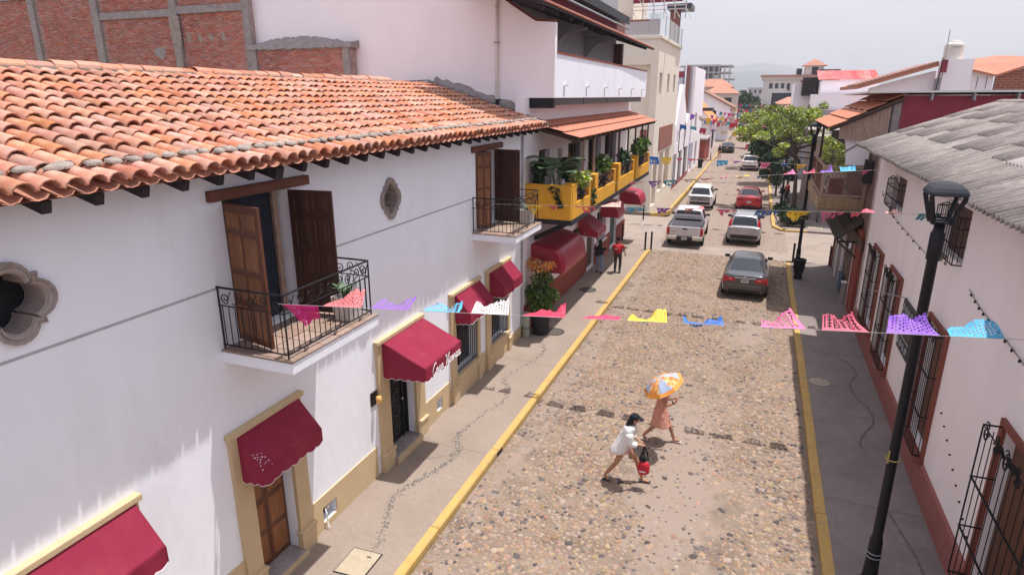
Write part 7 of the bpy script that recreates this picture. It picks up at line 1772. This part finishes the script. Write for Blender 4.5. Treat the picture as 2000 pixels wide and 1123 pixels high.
for k, (x, y, h, w_, lb) in enumerate(((-6.5, 185, 8.2, 4.2, 'dark tree on the left side where the street ends'), (-2.5, 225, 6.0, 4.5, 'green tree in the middle distance at the end of the street'), (-9.0, 240, 9.0, 5.5, 'tall dark tree behind the flags at the left end of the street'), (3.5, 178, 5.5, 3.6, 'green tree below the navy screen at the far right'), (-1.0, 260, 6.0, 5.0, 'low green tree at the very end of the street'), (-15, 152, 7.0, 3.0, 'dark tree behind the orange-roofed house'))):
    g = random.Random(80 + k); cl = []
    for q in range(18): a = g.uniform(0, 6.28); rr = g.uniform(.1, 1) ** .6 * w_; cl.append(((x + math.cos(a) * rr, y + math.sin(a) * rr, h - .09 * rr * rr + g.uniform(-1.8, .5)), (w_ * .3, w_ * .3, .8), 110))
    tree('distant_tree', (x, y), [(x, y, 0), (x, y, h * .3), (x, y, h * .55), (x, y, h * .8)], cl, .8, leaf if k % 2 else leaf_d, lb, 'trees at the end of the street', seed=90 + k, r0=.25)
e = empty('hedge_planter', (2.3, 44.8, 0), 'dark green hedge in a kerbed planter at the far right street corner', 'hedge')
g = random.Random(3); box('soil_bed', soil, e, 1.75, 3.2, 43.2, 46.6, .0, .12)
leaves('foliage', [((1.9 + .22 * k + g.uniform(-.1, .1), 43.6 + g.uniform(0, 2.6), .60), (.38, .55, .42), 420) for k in range(6)] + [((2.4, 44.6, .55), (.7, 1.4, .42), 1100)], .16, leaf_d, e, seed=41)
for x, y, lb in ((1.75, 62.5, 'small dark shrub at the right kerb under the clipped tree'), (1.8, 49.0, 'small shrub by the bench on the right sidewalk')):
    bush('shrub', (x, y, .5), (.5, .7, .5), 400, .18, leaf_d, lb, 'shrub', None, None, int(y))
# small planter box and bench-like seat on the far sidewalk
be = empty('bench', (2.3, 55.5, 0), 'dark bench on the right sidewalk by the clipped tree', 'bench')
box('seat', wood_d, be, 2.0, 2.5, 58.6, 60.2, .40, .46); box('backrest', wood_d, be, 2.46, 2.52, 58.6, 60.2, .5, .85)
for y in (58.7, 60.1): box('leg', iron, be, 2.02, 2.48, y - .03, y + .03, 0, .398)

# ============================================================ hills and haze
def ridge(name, y, base, pk, seed, mat):
    g = np.random.default_rng(seed); xs_ = np.linspace(-3600, 3600, 260); h = np.zeros_like(xs_)
    for s, a in ((900, .42), (300, .2), (110, .10), (40, .05)): h += a * noise2(xs_, np.full_like(xs_, seed * 7.3), s, seed)
    h = base + pk * .8 * h + (pk * .55) * np.exp(-((xs_ + 150) / 420) ** 2)
    V = []; F = []
    for j, (t, f) in enumerate(((0, 0), (.25, .45), (.55, .8), (1, 1.0), (1.6, .0))):
        V.append(np.c_[xs_, y + 500 * t + 60 * noise2(xs_, np.full_like(xs_, j * 31.), 150, seed + j) * (0 < j), h * f - 2])
    n = len(xs_); V = np.concatenate(V)
    for j in range(4): F += [(j * n + i, j * n + i + 1, (j + 1) * n + i + 1, (j + 1) * n + i) for i in range(n - 1)]
    o = link_np(name, V, np.array(F), mat, smooth=True); o['kind'] = 'structure'
hillm = M('forested_hill', (.06, .075, .09), .95, .3, .01)
ridge('hills', 3200, 40, 95, 5, hillm); ridge('mountains', 5000, 70, 190, 9, hillm)
hz = MB().box(-3900, 3900, -350, 6000, -1.5, 480).build('haze', M('haze_air', (1, 1, 1)), None, base=(0, 0, 0)); hz['kind'] = 'stuff'
hm = bpy.data.materials.new('thin_haze'); hm.use_nodes = True; ht_ = hm.node_tree; ht_.nodes.clear()
pv_ = nn(ht_, 'ShaderNodeVolumePrincipled'); pv_.inputs['Color'].default_value = (.93, .95, 1, 1); pv_.inputs['Density'].default_value = .00036; pv_.inputs['Anisotropy'].default_value = .2
om_ = nn(ht_, 'ShaderNodeOutputMaterial'); ht_.links.new(pv_.outputs[0], om_.inputs['Volume'])
hz.data.materials.clear(); hz.data.materials.append(hm)
